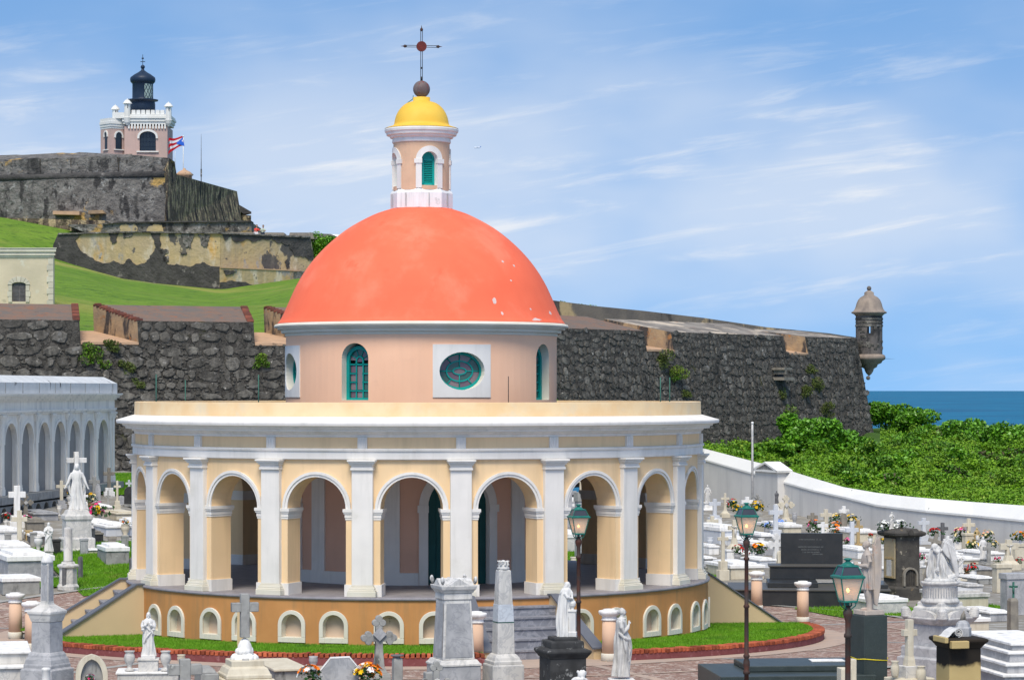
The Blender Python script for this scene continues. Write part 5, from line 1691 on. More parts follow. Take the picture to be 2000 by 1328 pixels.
# aircraft
ap = thing('airplane', 'small white airliner far off in the sky right of the yellow lantern dome', 'airplane', P(932, 289, 5200))
m_ = MB(); m_.tube([(-7.5, 0, -.1), (-6.2, 0, 0), (-4, 0, .1), (4, 0, .1), (7, 0, .6)], [.15, .9, 1.15, 1.1, .25], 12); m_.build('fuselage', mat('aircraft_white', (.8, .8, .82), bump=0), ap)
MB().extrude([(-1.5, -7, 0), (1.8, -.6, -.3), (1.8, .6, -.3), (-1.5, 7, 0), (0, 7, 0), (4.4, 0, -.3), (0, -7, 0)][:7], (0, 0, .25)).build('wing', _M['aircraft_white'], ap)
MB().extrude([(4.6, 0, .8), (6.6, 0, 3.2), (7.6, 0, 3.2), (7.2, 0, .6)], (0, .25, 0)).build('tail_fin', mat('aircraft_blue', (.15, .25, .5), bump=0), ap)

# bush behind the bastion, right of the people
p = P(634, 516, 266)
shrub('tall_bush', 'tall round green bush at the end of the yellow bastion wall beside the red dome', 'bush', (p.x, p.y, p.z - .6), (1.9, 1.4, 2.0), 6500, .30, [M_leaf, M_leaf2], seed=77, lumps=12)

# ------------------------------------------------------------------ white colonnade on the left
cA, cB = Vector((-14.78, 100.2)), Vector((-16.3, 86.0))      # right end, towards the camera
cd = (cB - cA).normalized(); cn = Vector((-cd.y, cd.x)) * 1.0
if cn.x < 0:
    cn = -cn
col = thing('white_colonnade', 'long grimy white mausoleum colonnade with tall round arches on the far left', 'mausoleum', (cA.x, cA.y, 0))
mC = lambda u, d, z: (cd.x * u + cn.x * d, cd.y * u + cn.y * d, z)
BW, NB = 1.93, 9
Lc = BW * NB + .7
u0c = .55
ops = [arch_open(u0c + BW * (i + .5), .68, 1.88, 3.50, .68) for i in range(NB)]
m_ = MB(); arch_wall(m_, mC, 0, Lc, 1.88, 5.0, -.15, 0, ops, step=2); m_.build('arcade_wall', M_colon, col)
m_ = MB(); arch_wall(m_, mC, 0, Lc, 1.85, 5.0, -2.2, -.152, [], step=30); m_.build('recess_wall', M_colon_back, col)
m_ = MB(); arch_wall(m_, mC, -.05, .0, 1.5, 5.0, -2.2, 0, [], step=3); m_.build('end_wall', M_colon, col)
m_ = MB(); arch_wall(m_, mC, -.4, Lc, 1.62, 1.87, -2.3, .30, [], step=30); m_.build('podium_ledge', M_grey_stone, col)
pops = [arch_open(u0c + BW * (i * .5 + .3), .32, .9, 1.22, .30) for i in range(1, 17)]
m_ = MB(); arch_wall(m_, mC, -.3, Lc, -.6, 1.55, -.2, .25, pops, step=3); m_.build('podium_wall', M_grey_stone, col)
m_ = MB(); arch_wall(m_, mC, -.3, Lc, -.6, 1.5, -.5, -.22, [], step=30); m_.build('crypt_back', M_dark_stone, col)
pc_ = MB()
for (w, d, a, b) in ((.28, .05, 1.88, 4.30), (.36, .07, 1.88, 2.08), (.32, .06, 2.08, 2.16), (.40, .07, 4.22, 4.30), (.46, .09, 4.30, 4.38), (.52, .12, 4.38, 4.46)):
    arch_wall(pc_, mC, -w / 2, w / 2, a, b, -.1, d, [])
pcm = pc_.mesh('pilaster', M_colon)
ac_ = MB(); arch_band(ac_, mC, 0, .68, .77, 3.50, 3.50, .68, .77, 0, .03); acm = ac_.mesh('archivolt', M_colon)
jt = MB(); arch_wall(jt, mC, -.02, .02, 5.16, 5.50, -.02, .13, []); jtm = jt.mesh('joint', M_grey_stone)
for i in range(NB + 1):
    u = u0c + BW * i
    dup_mesh_obj('pilaster', pcm, col, (cd.x * u, cd.y * u, 0))
    dup_mesh_obj('joint', jtm, col, (cd.x * u, cd.y * u, 0))
    if i < NB:
        dup_mesh_obj('archivolt', acm, col, (cd.x * (u + BW / 2), cd.y * (u + BW / 2), 0))
dup_mesh_obj('pilaster', pcm, col, (cd.x * .12, cd.y * .12, 0))
m_ = MB()
for (a, b, e) in ((4.47, 4.53, .07), (4.53, 4.60, .11), (4.60, 4.90, .04), (4.90, 4.97, .11), (4.97, 5.05, .19), (5.05, 5.10, .26), (5.10, 5.14, .29)):
    arch_wall(m_, mC, -e, Lc, a, b, -2.3, e, [], step=30)
m_.build('cornice', M_colon, col)
m_ = MB(); arch_wall(m_, mC, -.12, Lc, 5.142, 5.50, -2.2, .12, [], step=30); m_.build('parapet', M_colon_roof, col)
m_ = MB(); m_.add([mC(-.12, .12, 5.502), mC(Lc, .12, 5.502), mC(Lc, -.35, 5.74), mC(.05, -.35, 5.74), mC(.05, -1.9, 5.74), mC(Lc, -1.9, 5.74), mC(-.22, -2.2, 5.502), mC(Lc, -2.2, 5.502)],
                  [(0, 1, 2, 3), (3, 2, 5, 4), (4, 5, 7, 6), (0, 3, 4, 6)]); m_.build('roof', M_colon_roof, col)
p = P(18, 740, 88); m_ = MB(); m_.ell((p.x - cA.x - .6, p.y - cA.y, 5.76), (.20, .20, .16)); m_.build('roof_knob', M_colon_roof, col)

# ------------------------------------------------------------------ white cemetery wall on the right
crest = [(1330, 868, 124), (1376, 876, 120), (1478, 902.5, 114.5), (1520, 912, 112.3), (1584, 932, 109), (1648, 951, 106), (1712, 962, 103), (1760, 968, 101), (1808, 972.5, 99), (1900, 980, 96), (2000, 987, 92.5), (2120, 996, 88.5)]
lowr = [(1330, 888), (1376, 897), (1478, 926), (1520, 938), (1584, 956), (1616, 961.5), (1648, 970), (1696, 984.5), (1712, 986), (1776, 994), (1808, 997.5), (1900, 1006), (2000, 1016), (2120, 1028)]
wl_ = thing('cemetery_wall', 'long curving whitewashed cemetery wall with a broad sloping coping below the green scrub', 'wall', (0, 0, 0))
face, cop = MB(), MB()
fv, cvv = [], []
for (px, py, Y) in crest:
    pl_y = float(np.interp(px, [a for a, _ in lowr], [b for _, b in lowr]))
    pc2 = P(px, py, Y + .55)
    pf = P(px, pl_y, Y)
    n2d = Vector((-.45, -.89))
    fv += [pf, Vector((pf.x, pf.y, -1.0))]
    o = Vector((n2d.x * .06, n2d.y * .06, 0))
    back = Vector((pc2.x + .5, pc2.y + .8, pf.z))
    cvv += [pf + o + Vector((0, 0, -.05)), pf + o + Vector((0, 0, .02)), pc2, back, pf + Vector((0, 0, -.05))]
nn_ = len(crest)
face.add(fv, [(2 * i, 2 * i + 2, 2 * i + 3, 2 * i + 1) for i in range(nn_ - 1)])
fs = []
for i in range(nn_ - 1):
    b, e = 5 * i, 5 * i + 5
    fs += [(b, b + 1, e + 1, e), (b + 1, b + 2, e + 2, e + 1), (b + 2, b + 3, e + 3, e + 2), (b, e, e + 4, b + 4)]
cop.add(cvv, fs)
face.build('wall_face', M_wallface, wl_); cop.build('coping', M_walltop, wl_)
# pedimented pier
a, b = P(1480, 925, 114.0), P(1524, 925, 111.6)
d_ = Vector((b.x - a.x, b.y - a.y, 0)); n_ = Vector((d_.y, -d_.x, 0)).normalized()
zt_ = P(1500, 921, 113).z
m_ = MB()
m_.extrude([a + n_ * .12, b + n_ * .12, b - n_ * .4, a - n_ * .4], (0, 0, zt_ - a.z)); 
lo = Vector((0, 0, -3)); m_.extrude([a + n_ * .12 + lo, b + n_ * .12 + lo, b - n_ * .4 + lo, a - n_ * .4 + lo], (0, 0, 3))
m_.build('pier', M_wallface, wl_)
c0, c1 = a - d_ * .06, b + d_ * .06
mm = (c0 + c1) / 2
m_ = MB()
tri_ = [Vector((c0.x, c0.y, zt_)), Vector((c1.x, c1.y, zt_)), Vector((mm.x, mm.y, zt_ + .34))]
m_.extrude([p + n_ * .14 for p in tri_], -n_ * .55)
ped = m_.build('pediment', M_grey_stone, wl_)
m_ = MB()
for p, q in ((tri_[0], tri_[2]), (tri_[2], tri_[1]), (tri_[0], tri_[1])):
    m_.extrude([p + n_ * .20, q + n_ * .20, q + n_ * .20 + Vector((0, 0, .085)), p + n_ * .20 + Vector((0, 0, .085))], -n_ * .7)
m_.build('moulding', M_walltop, ped)
p0, p1 = P(1469.5, 968, 111), P(1469.5, 826, 111)
tag(MB().tube([(0, 0, -1.5), (0, 0, (p1.z - p0.z) * .88), (0, 0, p1.z - p0.z)], [.05, .045, .04], 8).build('bare_pole', M_marble, loc=p0), 'bare grey pole with a white tip standing before the cemetery wall', 'pole')
MB().tube([(0, 0, 0), (0, 0, .10)], .05, 8).build('pole_cap', M_whitestone, bpy.data.objects['bare_pole'], loc=(0, 0, p1.z - p0.z - .05))

# ------------------------------------------------------------------ scrub slope
cpx = [c[0] for c in crest]; cY = [c[2] for c in crest]


def scrubz(u, Y):
    Yw = float(np.interp(u, cpx, cY))
    pyc = float(np.interp(u, cpx, [c[1] for c in crest]))
    zc = HC - (pyc - HY) * Yw / F - .42
    zt = float(np.interp(u, [1330, 1500, 1700, 1850, 2000, 2150], [2.6, 2.6, 2.75, 2.3, 1.9, 1.65]))
    t = sstep(Yw, 150, Y)
    z = zc + (zt - zc) * t + .24 * sin(u * .045 + Y * .4) * sin(Y * .33) * t + .15 * sin(u * .13 + 1) * sin(Y * .8 + u * .02) * t
    if Y > 168:
        z = z + (-22 - z) * sstep(168, 215, Y)
    return z


us = frange(1330, 2150, 60)
vs = []
NY = 46
for j in range(NY):
    for u in us:
        Yw = float(np.interp(u, cpx, cY)) + .5
        Y = Yw + (220 - Yw) * (j / (NY - 1)) ** 1.3
        vs.append(((u - 1000) * Y / F, Y, scrubz(u, Y)))
n = len(us)
MB().add(vs, [(j * n + i, j * n + i + 1, (j + 1) * n + i + 1, (j + 1) * n + i) for j in range(NY - 1) for i in range(n - 1)], 0, True).build('scrub_slope', M_scrub, kind='structure')
g5 = np.random.default_rng(9)
N = 240000
u = g5.uniform(1340, 2140, N); t = g5.uniform(0, 1, N)
pts = []
for uu, tt in zip(u, t):
    Yw = float(np.interp(uu, cpx, cY)) + .7
    Y = Yw + (170 - Yw) * tt ** 1.25
    x = (uu - 1000) * Y / F
    # lumpy height field: tufts
    l = .5 + .5 * sin(x * 2.1 + 3 * sin(Y * .55)) * sin(Y * .9 + 2 * sin(x * .8))
    if uu < 1720 and Y > 138:
        continue
    pts.append((x, Y, scrubz(uu, Y) + (.03 + .50 * l * l * l) * g5.uniform(.1, 1)))
M_ivy = mat('low_creeper_leaf', (0.19, 0.37, 0.015), (0.10, 0.23, 0.010), sc=.7, rough=.55, bump=0, blotch=[((0.22, 0.36, 0.03), .5, .5, .65), ((0.20, 0.15, 0.05), 1.7, .64, .74)])
o = bpy.data.objects.new('ground_cover_leaves', leaf_mesh('ground_cover_leaves', pts, .13, [M_ivy, M_leaf], 4, [.75, .25], up=.6)); COL.objects.link(o); o['kind'] = 'stuff'

M_leafd = mat('dark_bush_leaf', (0.095, 0.23, 0.010), (0.05, 0.145, 0.008), sc=1.2, rough=.5, spec=.3, bump=0, blotch=[((0.09, 0.21, 0.015), .9, .55, .7)])
SH = [  # px, base py, Y, rx, rz, n, kind, label
    (1560, 893, 132, 1.15, 1.05, 5200, 1, 'leftmost big sea grape bush against the dark fort wall'),
    (1600, 893, 133, 1.0, .95, 4200, 1, 'sea grape bush with the highest bright leaves in the middle of the clump'),
    (1638, 898, 134, .95, .85, 3600, 1, 'sea grape bush right of the middle of the clump by the fort wall'),
    (1680, 905, 133, .95, .62, 3200, 1, 'lower sea grape bush at the right foot of the fort wall corner'),
    (1585, 935, 124, 1.1, .55, 3000, 0, 'dark green bush in front of the sea grape clump near the pediment'),
    (1500, 892, 128, .85, .40, 2000, 0, 'low dark bush between the white pole and the sea grape clump'),
    (1430, 893, 131, .9, .30, 1500, 0, 'low creeper mound along the wall coping left of the white pole'),
    (1735, 843, 158, 1.5, .85, 3600, 1, 'dark bush just right of the fort corner on the sea ridge'),
    (1780, 852, 156, 1.4, .75, 3200, 1, 'second ridge bush from the fort corner with the sea behind it'),
    (1825, 862, 154, 1.2, .55, 2600, 1, 'ridge bush just left of the palm fronds'),
    (1885, 872, 152, 1.3, .75, 3000, 1, 'ridge bush just right of the palm fronds'),
    (1930, 880, 150, 1.3, .82, 3200, 1, 'tall ridge bush with reddish tips near the right edge of the ridge'),
    (1975, 880, 149, 1.4, .80, 3200, 1, 'large ridge bush at the picture edge against the sea'),
    (1765, 925, 135, 1.0, .50, 2400, 0, 'brownish green mound in the middle of the scrub slope'),
    (1830, 905, 138, 1.3, .62, 2800, 2, 'dry vine tangled bush in the middle of the scrub slope'),
    (1880, 930, 132, 1.2, .60, 2600, 0, 'round green bush below the palm on the scrub slope'),
    (1935, 925, 132, 1.2, .68, 2800, 2, 'vine covered bush with bare brown stems below the ridge on the right'),
    (1985, 940, 126, 1.2, .62, 2600, 0, 'green bush at the right edge halfway down the slope'),
    (1700, 915, 128, .9, .35, 1600, 0, 'small bush right below the grassy gap by the fort corner'),
    (1810, 950, 122, .9, .32, 1500, 0, 'low tuft above the middle of the wall coping'),
]
for i, (px, py, Y, rx, rz_, n_l, kd, lb) in enumerate(SH):
    p = P(px, py, Y)
    z = min(p.z, scrubz(px, Y) + .25) if py > 880 else p.z
    mats = [[M_leafd, M_leaf], [M_leaf2, M_leafd], [M_leafd, M_leaf3]][kd]
    shrub('bush' if kd != 1 else 'sea_grape_bush', lb, 'bush', (p.x, p.y, z - .15), (rx * 1.15, rx * .95, rz_ * 1.2), int(n_l * 1.3), (.19, .24, .17)[kd], mats, [[.5, .5], [.75, .25], [.72, .28]][kd], seed=400 + i, group='bushes on the scrub slope', lumps=10, up=.55)
# the scrub's own rough canopy
g10 = random.Random(77)
for mi, (mm_, cnt) in enumerate((([M_ivy, M_leaf], 90), ([M_leafd, M_leaf], 46), ([M_leaf2, M_ivy], 46), ([M_leafd, M_leaf3], 14))):
    pts = []
    for _ in range(cnt):
        u_ = g10.uniform(1420, 2120); Y_ = g10.uniform(112, 163)
        Yw = float(np.interp(u_, cpx, cY))
        if Y_ < Yw + 9 or (u_ < 1720 and Y_ > 133) or (1715 < u_ < 1775 and Y_ > 140):
            continue
        far = sstep(Yw + 8, 158, Y_)
        r_ = g10.uniform(.4, .8) + .35 * far * g10.random(); hz_ = r_ * g10.uniform(.35, .8)
        x_ = (u_ - 1000) * Y_ / F
        pts.append(clump_pts((x_, Y_, scrubz(u_, Y_) + hz_ * .55), (r_, r_ * .8, hz_), int(900 * r_), g10.randrange(9999), 6))
    o = bpy.data.objects.new('scrub_foliage', leaf_mesh('scrub_foliage', np.concatenate(pts), (.14, .16, .22, .2)[mi], mm_, 70 + mi, [.7, .3], up=.5)); COL.objects.link(o); o['kind'] = 'stuff'
# palm
p = P(1858, 850, 153)
pt = thing('young_palm', 'young palm with pale fan of fronds on the ridge before the sea', 'palm', (p.x, p.y, p.z - .6))
MB().tube([(0, 0, -.5), (0, 0, .5), (.05, 0, .95)], [.12, .10, .08], 8).build('trunk', M_bark, pt)
g6 = random.Random(2)
for i in range(15):
    a = -.2 + 2 * pi * i / 15 + g6.uniform(-.15, .15); up_ = g6.uniform(.25, .75)
    m_ = MB(); q = []
    for s in range(9):
        t = s / 8
        q.append(Vector((cos(a) * 1.05 * t, sin(a) * 1.05 * t, .95 + up_ * t * 1.0 - .75 * t * t)))
    m_.tube(q, .012, 4)
    for s in range(1, 9):
        for k in range(2):
            b0 = q[s - 1].lerp(q[s], k / 2)
            for sd_ in (-1, 1):
                side = Vector((-sin(a) * sd_, cos(a) * sd_, -.55)) * (.36 * (1.1 - s / 9))
                f = (q[s] - q[s - 1]).normalized() * .035
                m_.add([b0 - f, b0 + f, b0 + side + f * 2], [(0, 1, 2)])
    m_.build('frond', mat('palm_frond', (.19, .20, .10), (.13, .15, .07), sc=3, bump=0), pt)
# litter caught in the grass by the fort corner
for i, (px, py) in enumerate(((1727, 864), (1736, 868), (1742, 873), (1733, 876))):
    Y = 150; p = P(px, py, Y)
    tag(MB().box((0, 0, 0), (.16, .1, .05), rz=i).build('paper_scrap', M_whitestone, loc=p), ('nearest the fort corner, uppermost', 'second from the fort corner', 'rightmost', 'lowest')[i].join(('white paper scrap on the ridge grass, ', ' of four')), 'litter', 'white scraps by the fort corner')

# ------------------------------------------------------------------ sculpture tools
def remesh(mb, voxel, smooth=4):
    me = mb.mesh('tmp_sculpt', M_statue)
    o = bpy.data.objects.new('tmp_sculpt', me); COL.objects.link(o)
    r = o.modifiers.new('r', 'REMESH'); r.mode = 'VOXEL'; r.voxel_size = voxel; r.use_smooth_shade = True
    s = o.modifiers.new('s', 'SMOOTH'); s.factor = .5; s.iterations = max(1, smooth // 2)
    bpy.context.view_layer.update()
    dg = bpy.context.evaluated_depsgraph_get()
    out = bpy.data.meshes.new_from_object(o.evaluated_get(dg))
    bpy.data.objects.remove(o); bpy.data.meshes.remove(me)
    out.name = 'figure'
    return out


def loft(mb, rings, fold=0.0, k=9, ph=0.0, twist=2.0, n=72, seed=1):
    """rings (z, rx, ry, cx, cy); folds run down the cloth and fade where fold is scaled by ring entry 5"""
    g = random.Random(seed)
    p = [g.uniform(0, 6.28) for _ in range(4)]
    pr = smooth_prof([tuple(list(r) + [0] * (6 - len(r))) if len(r) < 6 else r for r in rings], 4)
    vs = []
    fold *= 1.7
    for (z, rx, ry, cx, cy, fa) in pr:
        for i in range(n):
            t = 2 * pi * i / n
            w = sin(k * t + p[0] + twist * z * 2) + .6 * sin((k * 1.7) * t // 1 * 0 + (k + 5) * t + p[1] - twist * z * 3) + .5 * sin(3 * t + p[2] + z * 5)
            q = 1 + fold * fa * w
            vs.append((cx + rx * q * cos(t), cy + ry * q * sin(t), z))
    m = len(pr)
    fs = [(j * n + i, j * n + (i + 1) % n, (j + 1) * n + (i + 1) % n, (j + 1) * n + i) for j in range(m - 1) for i in range(n)]
    fs += [tuple(reversed(range(n))), tuple((m - 1) * n + i for i in range(n))]
    mb.add(vs, fs, 0, True)


def head(mb, c, s=1.0, yaw=0.0, pitch=0.0, hair='long', beard=False, veil=False):
    R = Matrix.Rotation(yaw, 3, 'Z') @ Matrix.Rotation(pitch, 3, 'X')
    c = Vector(c)

    def e(p, r):
        mb.ell(c + R @ (Vector(p) * s), [v * s for v in r], 16, 12, rot=R)
    e((0, 0, 0), (.040, .047, .056)); e((0, -.012, -.030), (.028, .032, .028))
    e((0, -.048, -.006), (.0065, .012, .014)); e((0, -.040, .016), (.026, .008, .006)); e((0, -.041, -.026), (.013, .007, .005)); e((0, -.037, -.044), (.012, .010, .009))
    for x in (-1, 1):
        e((x * .039, .004, -.004), (.006, .010, .014)); e((x * .024, -.032, -.018), (.013, .010, .014))
    e((0, .004, -.06), (.022, .024, .03))
    if hair in ('long', 'bun', 'short'):
        e((0, .012, .012), (.047, .048, .054))
        if hair == 'long':
            for x in (-1, 1):
                e((x * .038, .010, -.035), (.016, .026, .050)); e((x * .036, .018, -.085), (.018, .022, .035))
            e((0, .035, -.06), (.040, .022, .06))
        if hair == 'bun':
            e((0, .055, .008), (.022, .020, .022))
    if beard:
        e((0, -.036, -.052), (.020, .016, .024))
    if veil:
        e((0, .024, .018), (.052, .050, .056))
        for x in (-1, 1):
            e((x * .046, .022, -.04), (.013, .030, .062)); e((x * .062, .012, -.11), (.022, .040, .06))
        e((0, .042, -.05), (.056, .022, .085)); e((0, .048, -.14), (.085, .028, .08))


def hand(mb, w, d, up, s=1.0, side=1):
    """palm and five fingers from wrist w along d; up is the back of the hand"""
    d = Vector(d).normalized(); up = Vector(up).normalized(); sd = d.cross(up).normalized()
    w = Vector(w)
    mb.tube([w, w + d * .018 * s, w + d * .045 * s], [.013 * s, .017 * s, .016 * s], 8)
    for i, (o, L) in enumerate(((-.0125, .030), (-.0042, .036), (.0042, .034), (.0125, .026))):
        b = w + d * .040 * s + sd * o * s
        mb.tube([b, b + d * L * .5 * s - up * .003 * s, b + d * L * s - up * .012 * s], [.0065 * s, .0058 * s, .004 * s], 6)
    b = w + d * .018 * s + sd * .014 * s * side
    mb.tube([b, b + d * .016 * s + sd * .014 * s * side, b + d * .034 * s + sd * .016 * s * side - up * .006 * s], [.0075 * s, .0065 * s, .0045 * s], 6)


ROBE = [(0, .150, .125, 0, .0, 1.0), (.05, .146, .120, 0, 0, 1.0), (.2, .125, .105, 0, 0, 1.0), (.4, .115, .095, 0, 0, .9), (.54, .108, .088, 0, 0, .7), (.63, .098, .078, 0, 0, .4),
        (.72, .112, .080, 0, 0, .3), (.79, .122, .074, 0, 0, .2), (.835, .092, .056, 0, 0, .1), (.862, .036, .036, 0, 0, 0), (.885, .030, .030, 0, 0, 0)]
FIG = {}


def figure(kind, voxel=.0085):
    key = (kind, voxel)
    if key in FIG:
        return FIG[key]
    m = MB()
    if kind == 'heart':
        loft(m, ROBE, .085, 8, seed=3)
        head(m, (0, -.005, .932), beard=True)
        for s in (-1, 1):
            m.tube([(s * .105, .01, .800), (s * .135, -.02, .70), (s * .125, -.05, .655), (s * .06, -.115, .71), (s * .03, -.118, .745)], [.038, .044, .046, .030, .016], 12)
            m.tube([(s * .125, -.03, .68), (s * .115, -.06, .60), (s * .10, -.06, .54)], [.035, .045, .012], 10)
            hand(m, (s * .045, -.118, .735), (-s * .5, -.1, .8), (0, -1, 0), .9, s)
        m.tube([(-.11, -.05, .80), (-.06, -.085, .70), (.03, -.10, .60), (.10, -.07, .52), (.12, .0, .46)], [.02, .022, .024, .024, .02], 8)
        m.tube([(.10, -.05, .60), (.03, -.105, .52), (-.05, -.11, .42), (-.10, -.08, .30)], [.018, .02, .02, .018], 8)
    elif kind == 'madonna':
        loft(m, ROBE, .07, 7, seed=5)
        head(m, (0, -.008, .932), s=1.08, pitch=.15, hair='none', veil=True)
        for s in (-1, 1):
            m.tube([(s * .105, .0, .80), (s * .145, -.02, .70), (s * .165, -.05, .61), (s * .20, -.10, .55)], [.036, .036, .034, .020], 12)
            m.tube([(s * .16, -.02, .64), (s * .16, .0, .52), (s * .14, .01, .38)], [.03, .034, .014], 10)
            hand(m, (s * .195, -.095, .555), (s * .4, -.6, -.5), (0, .3, .9), .9, s)
    elif kind == 'wide_madonna':      # both arms held out and down, long train
        loft(m, [(0, .19, .14, .03, .02, 1.0), (.06, .175, .135, .03, .02, 1.0), (.18, .145, .115, .02, .01, 1), (.38, .115, .095, 0, 0, .9), (.54, .105, .085, 0, 0, .7), (.63, .095, .078, 0, 0, .4), (.72, .11, .08, 0, 0, .3),
                 (.79, .12, .074, 0, 0, .2), (.835, .09, .056, 0, 0, .1), (.862, .036, .036, 0, 0, 0), (.885, .03, .03, 0, 0, 0)], .10, 8, seed=9)
        head(m, (0, -.02, .930), s=1.12, pitch=.18, hair='none', veil=True)
        for s in (-1, 1):
            m.tube([(s * .10, .0, .80), (s * .155, -.01, .69), (s * .19, -.03, .59), (s * .235, -.05, .52 if s < 0 else .50)], [.038, .036, .030, .017], 12)
            hand(m, (s * .23, -.05, .52 if s < 0 else .5), (s * .5, -.2, -.6), (0, -.6, .6), .95, s)
            m.tube([(s * .17, .01, .66), (s * .17, .02, .5), (s * .13, .03, .3)], [.03, .036, .02], 10)
    elif kind == 'praying':           # faces +X here
        loft(m, [(0, .125, .105, .0, 0, 1), (.06, .12, .10, 0, 0, 1), (.2, .115, .09, .01, 0, 1), (.4, .118, .088, .02, 0, 1), (.55, .112, .085, .015, 0, .8), (.66, .088, .085, 0, 0, .35),
                 (.74, .080, .100, -.005, 0, .15), (.80, .070, .105, -.01, 0, .1), (.84, .05, .07, -.01, 0, 0), (.865, .032, .032, 0, 0, 0), (.89, .028, .028, .005, 0, 0)], .075, 6, seed=14)
        head(m, (.014, 0, .938), yaw=pi / 2, pitch=-.10, hair='bun')
        m.lathe([(.02, .835), (.066, .83), (.072, .845), (.05, .855), (.03, .86)], 20, c=(-.002, 0))
        for s in (-1, 1):
            m.tube([(-.01, s * .085, .80), (-.005, s * .10, .72), (.02, s * .10, .655), (.085, s * .045, .70), (.108, s * .014, .755)], [.036, .038, .036, .026, .015], 12)
            hand(m, (.105, s * .010, .75), (.12, -s * .1, .9), (0, s, 0), .9, -s)
        m.tube([(-.05, -.10, .64), (.03, -.105, .57), (.10, -.06, .53), (.12, .02, .55), (.10, .08, .60)], [.02, .026, .03, .026, .02], 10)
        m.tube([(.10, -.07, .54), (.125, -.03, .40), (.10, -.06, .22)], [.022, .022, .015], 8)
        m.tube([(.02, -.10, .56), (.05, -.10, .40), (.09, -.07, .25)], [.018, .02, .012], 8)
    elif kind == 'veiled_urn':        # veiled mourner leaning to +X over an urn on a short pillar
        loft(m, [(0, .13, .12, -.03, 0, 1), (.1, .125, .115, -.03, 0, 1), (.3, .12, .105, -.035, 0, 1), (.5, .11, .10, -.03, 0, .8), (.66, .105, .10, -.02, 0, .5), (.78, .10, .10, .0, 0, .3), (.86, .075, .085, .015, 0, .2), (.90, .05, .05, .02, 0, 0)], .08, 7, seed=8)
        head(m, (.045, 0, .925), yaw=pi / 2, pitch=.5, hair='none', veil=True)
        m.tube([(.0, -.09, .80), (.05, -.10, .73), (.13, -.05, .70), (.12, -.02, .80), (.09, -.01, .86)], [.034, .034, .030, .024, .016], 12)
        m.tube([(.0, .09, .80), (.05, .10, .70), (.12, .05, .66)], [.034, .034, .022], 12)
        hand(m, (.10, -.02, .83), (-.2, .1, .8), (1, 0, 0), .9)
        m.lathe([(.02, .50), (.03, .51), (.024, .53), (.055, .57), (.064, .62), (.05, .655), (.03, .665), (.038, .68), (.01, .69)], 16, c=(.13, 0))
        m.box((.13, 0, 0), (.15, .15, .10)); m.box((.13, 0, .10), (.12, .12, .37)); m.box((.13, 0, .46), (.145, .145, .04))
    elif kind == 'angel':             # faces -X: helmeted hair, tunic, arms forward, long wings behind
        loft(m, [(0, .045, .05, .02, -.05, 0), (.10, .042, .045, .02, -.045, 0), (.25, .055, .06, .0, -.045, .2), (.36, .07, .07, 0, -.03, .4), (.42, .08, .095, .0, 0, .8)], .05, 6, seed=2)
        loft(m, [(0, .045, .05, .05, .06, 0), (.10, .042, .045, .05, .06, 0), (.25, .055, .06, .04, .05, .2), (.36, .07, .07, .02, .03, .4), (.42, .08, .095, .0, 0, .8)], .05, 6, seed=2)
        for y, x in ((-.05, -.01), (.06, .02)):
            m.ell((x - .03, y, .022), (.07, .032, .024))
        loft(m, [(.30, .105, .13, .01, 0, 1), (.42, .095, .12, .01, 0, 1), (.55, .085, .105, 0, 0, .7), (.62, .078, .098, 0, 0, .3), (.70, .085, .11, -.005, 0, .15), (.78, .075, .125, 0, 0, .1), (.825, .05, .08, 0, 0, 0), (.85, .032, .034, -.005, 0, 0), (.88, .03, .03, -.008, 0, 0)], .07, 8, seed=6)
        head(m, (-.02, 0, .925), yaw=-pi / 2, pitch=.10, hair='short')
        for i in range(26):
            t = random.Random(i).uniform(0, 6.28); q = random.Random(i + 50).uniform(-.3, 1.4)
            m.ell((-.012 + .045 * cos(t) * cos(q) + .008, .045 * sin(t) * cos(q), .935 + .05 * sin(q)), (.012, .012, .012), 8, 6)
        for s in (-1, 1):
            m.tube([(0, s * .11, .795), (.02, s * .135, .70), (-.01, s * .13, .635), (-.10, s * .06, .64), (-.14, s * .03, .655)], [.040, .036, .034, .025, .016], 12)
            hand(m, (-.135, s * .03, .655), (-1, -s * .1, .1), (0, 0, 1), .95, s)
        m.box((-.165, 0, .665), (.06, .08, .03))
        m.tube([(.02, .10, .80), (.06, .13, .6), (.07, .13, .35), (.06, .12, .08)], [.03, .045, .05, .04], 10)
        for s in (-1, 1):
            prof = [(.07, .74, .03), (.10, .90, .035), (.125, 1.02, .028), (.155, 1.06, .018), (.175, 1.00, .022), (.19, .80, .03), (.19, .55, .032), (.17, .30, .028), (.13, .06, .014), (.09, .10, .02), (.07, .35, .03), (.06, .55, .03)]
            outer = [(x, s * (.045 + .035 * (x > .1)), z) for x, z, _ in prof]
            m.extrude(outer, (0, s * .035, 0))
            for j in range(7):
                m.tube([(.085 + j * .016, s * (.09), .95 - j * .03), (.10 + j * .013, s * .095, .55), (.10 + j * .010, s * .085, .12 + j * .03)], [.010, .012, .008], 6)
    elif kind == 'weeping':           # height 1 over the block; slumped to -X against a tilted cross, wings drooping to +X
        loft(m, [(0, .36, .28, .02, 0, 1), (.10, .33, .26, 0, 0, 1), (.28, .27, .23, -.03, 0, 1), (.48, .22, .20, -.06, 0, .9), (.64, .17, .17, -.09, 0, .6), (.76, .13, .14, -.10, 0, .4), (.84, .06, .08, -.11, 0, 0)], .07, 9, twist=3, seed=4)
        m.ell((-.17, -.07, .78), (.075, .08, .08), 16, 12); m.ell((-.15, -.05, .81), (.085, .085, .075), 16, 12)
        m.tube([(-.02, -.12, .72), (-.14, -.20, .66), (-.22, -.16, .74)], [.06, .05, .035], 12)
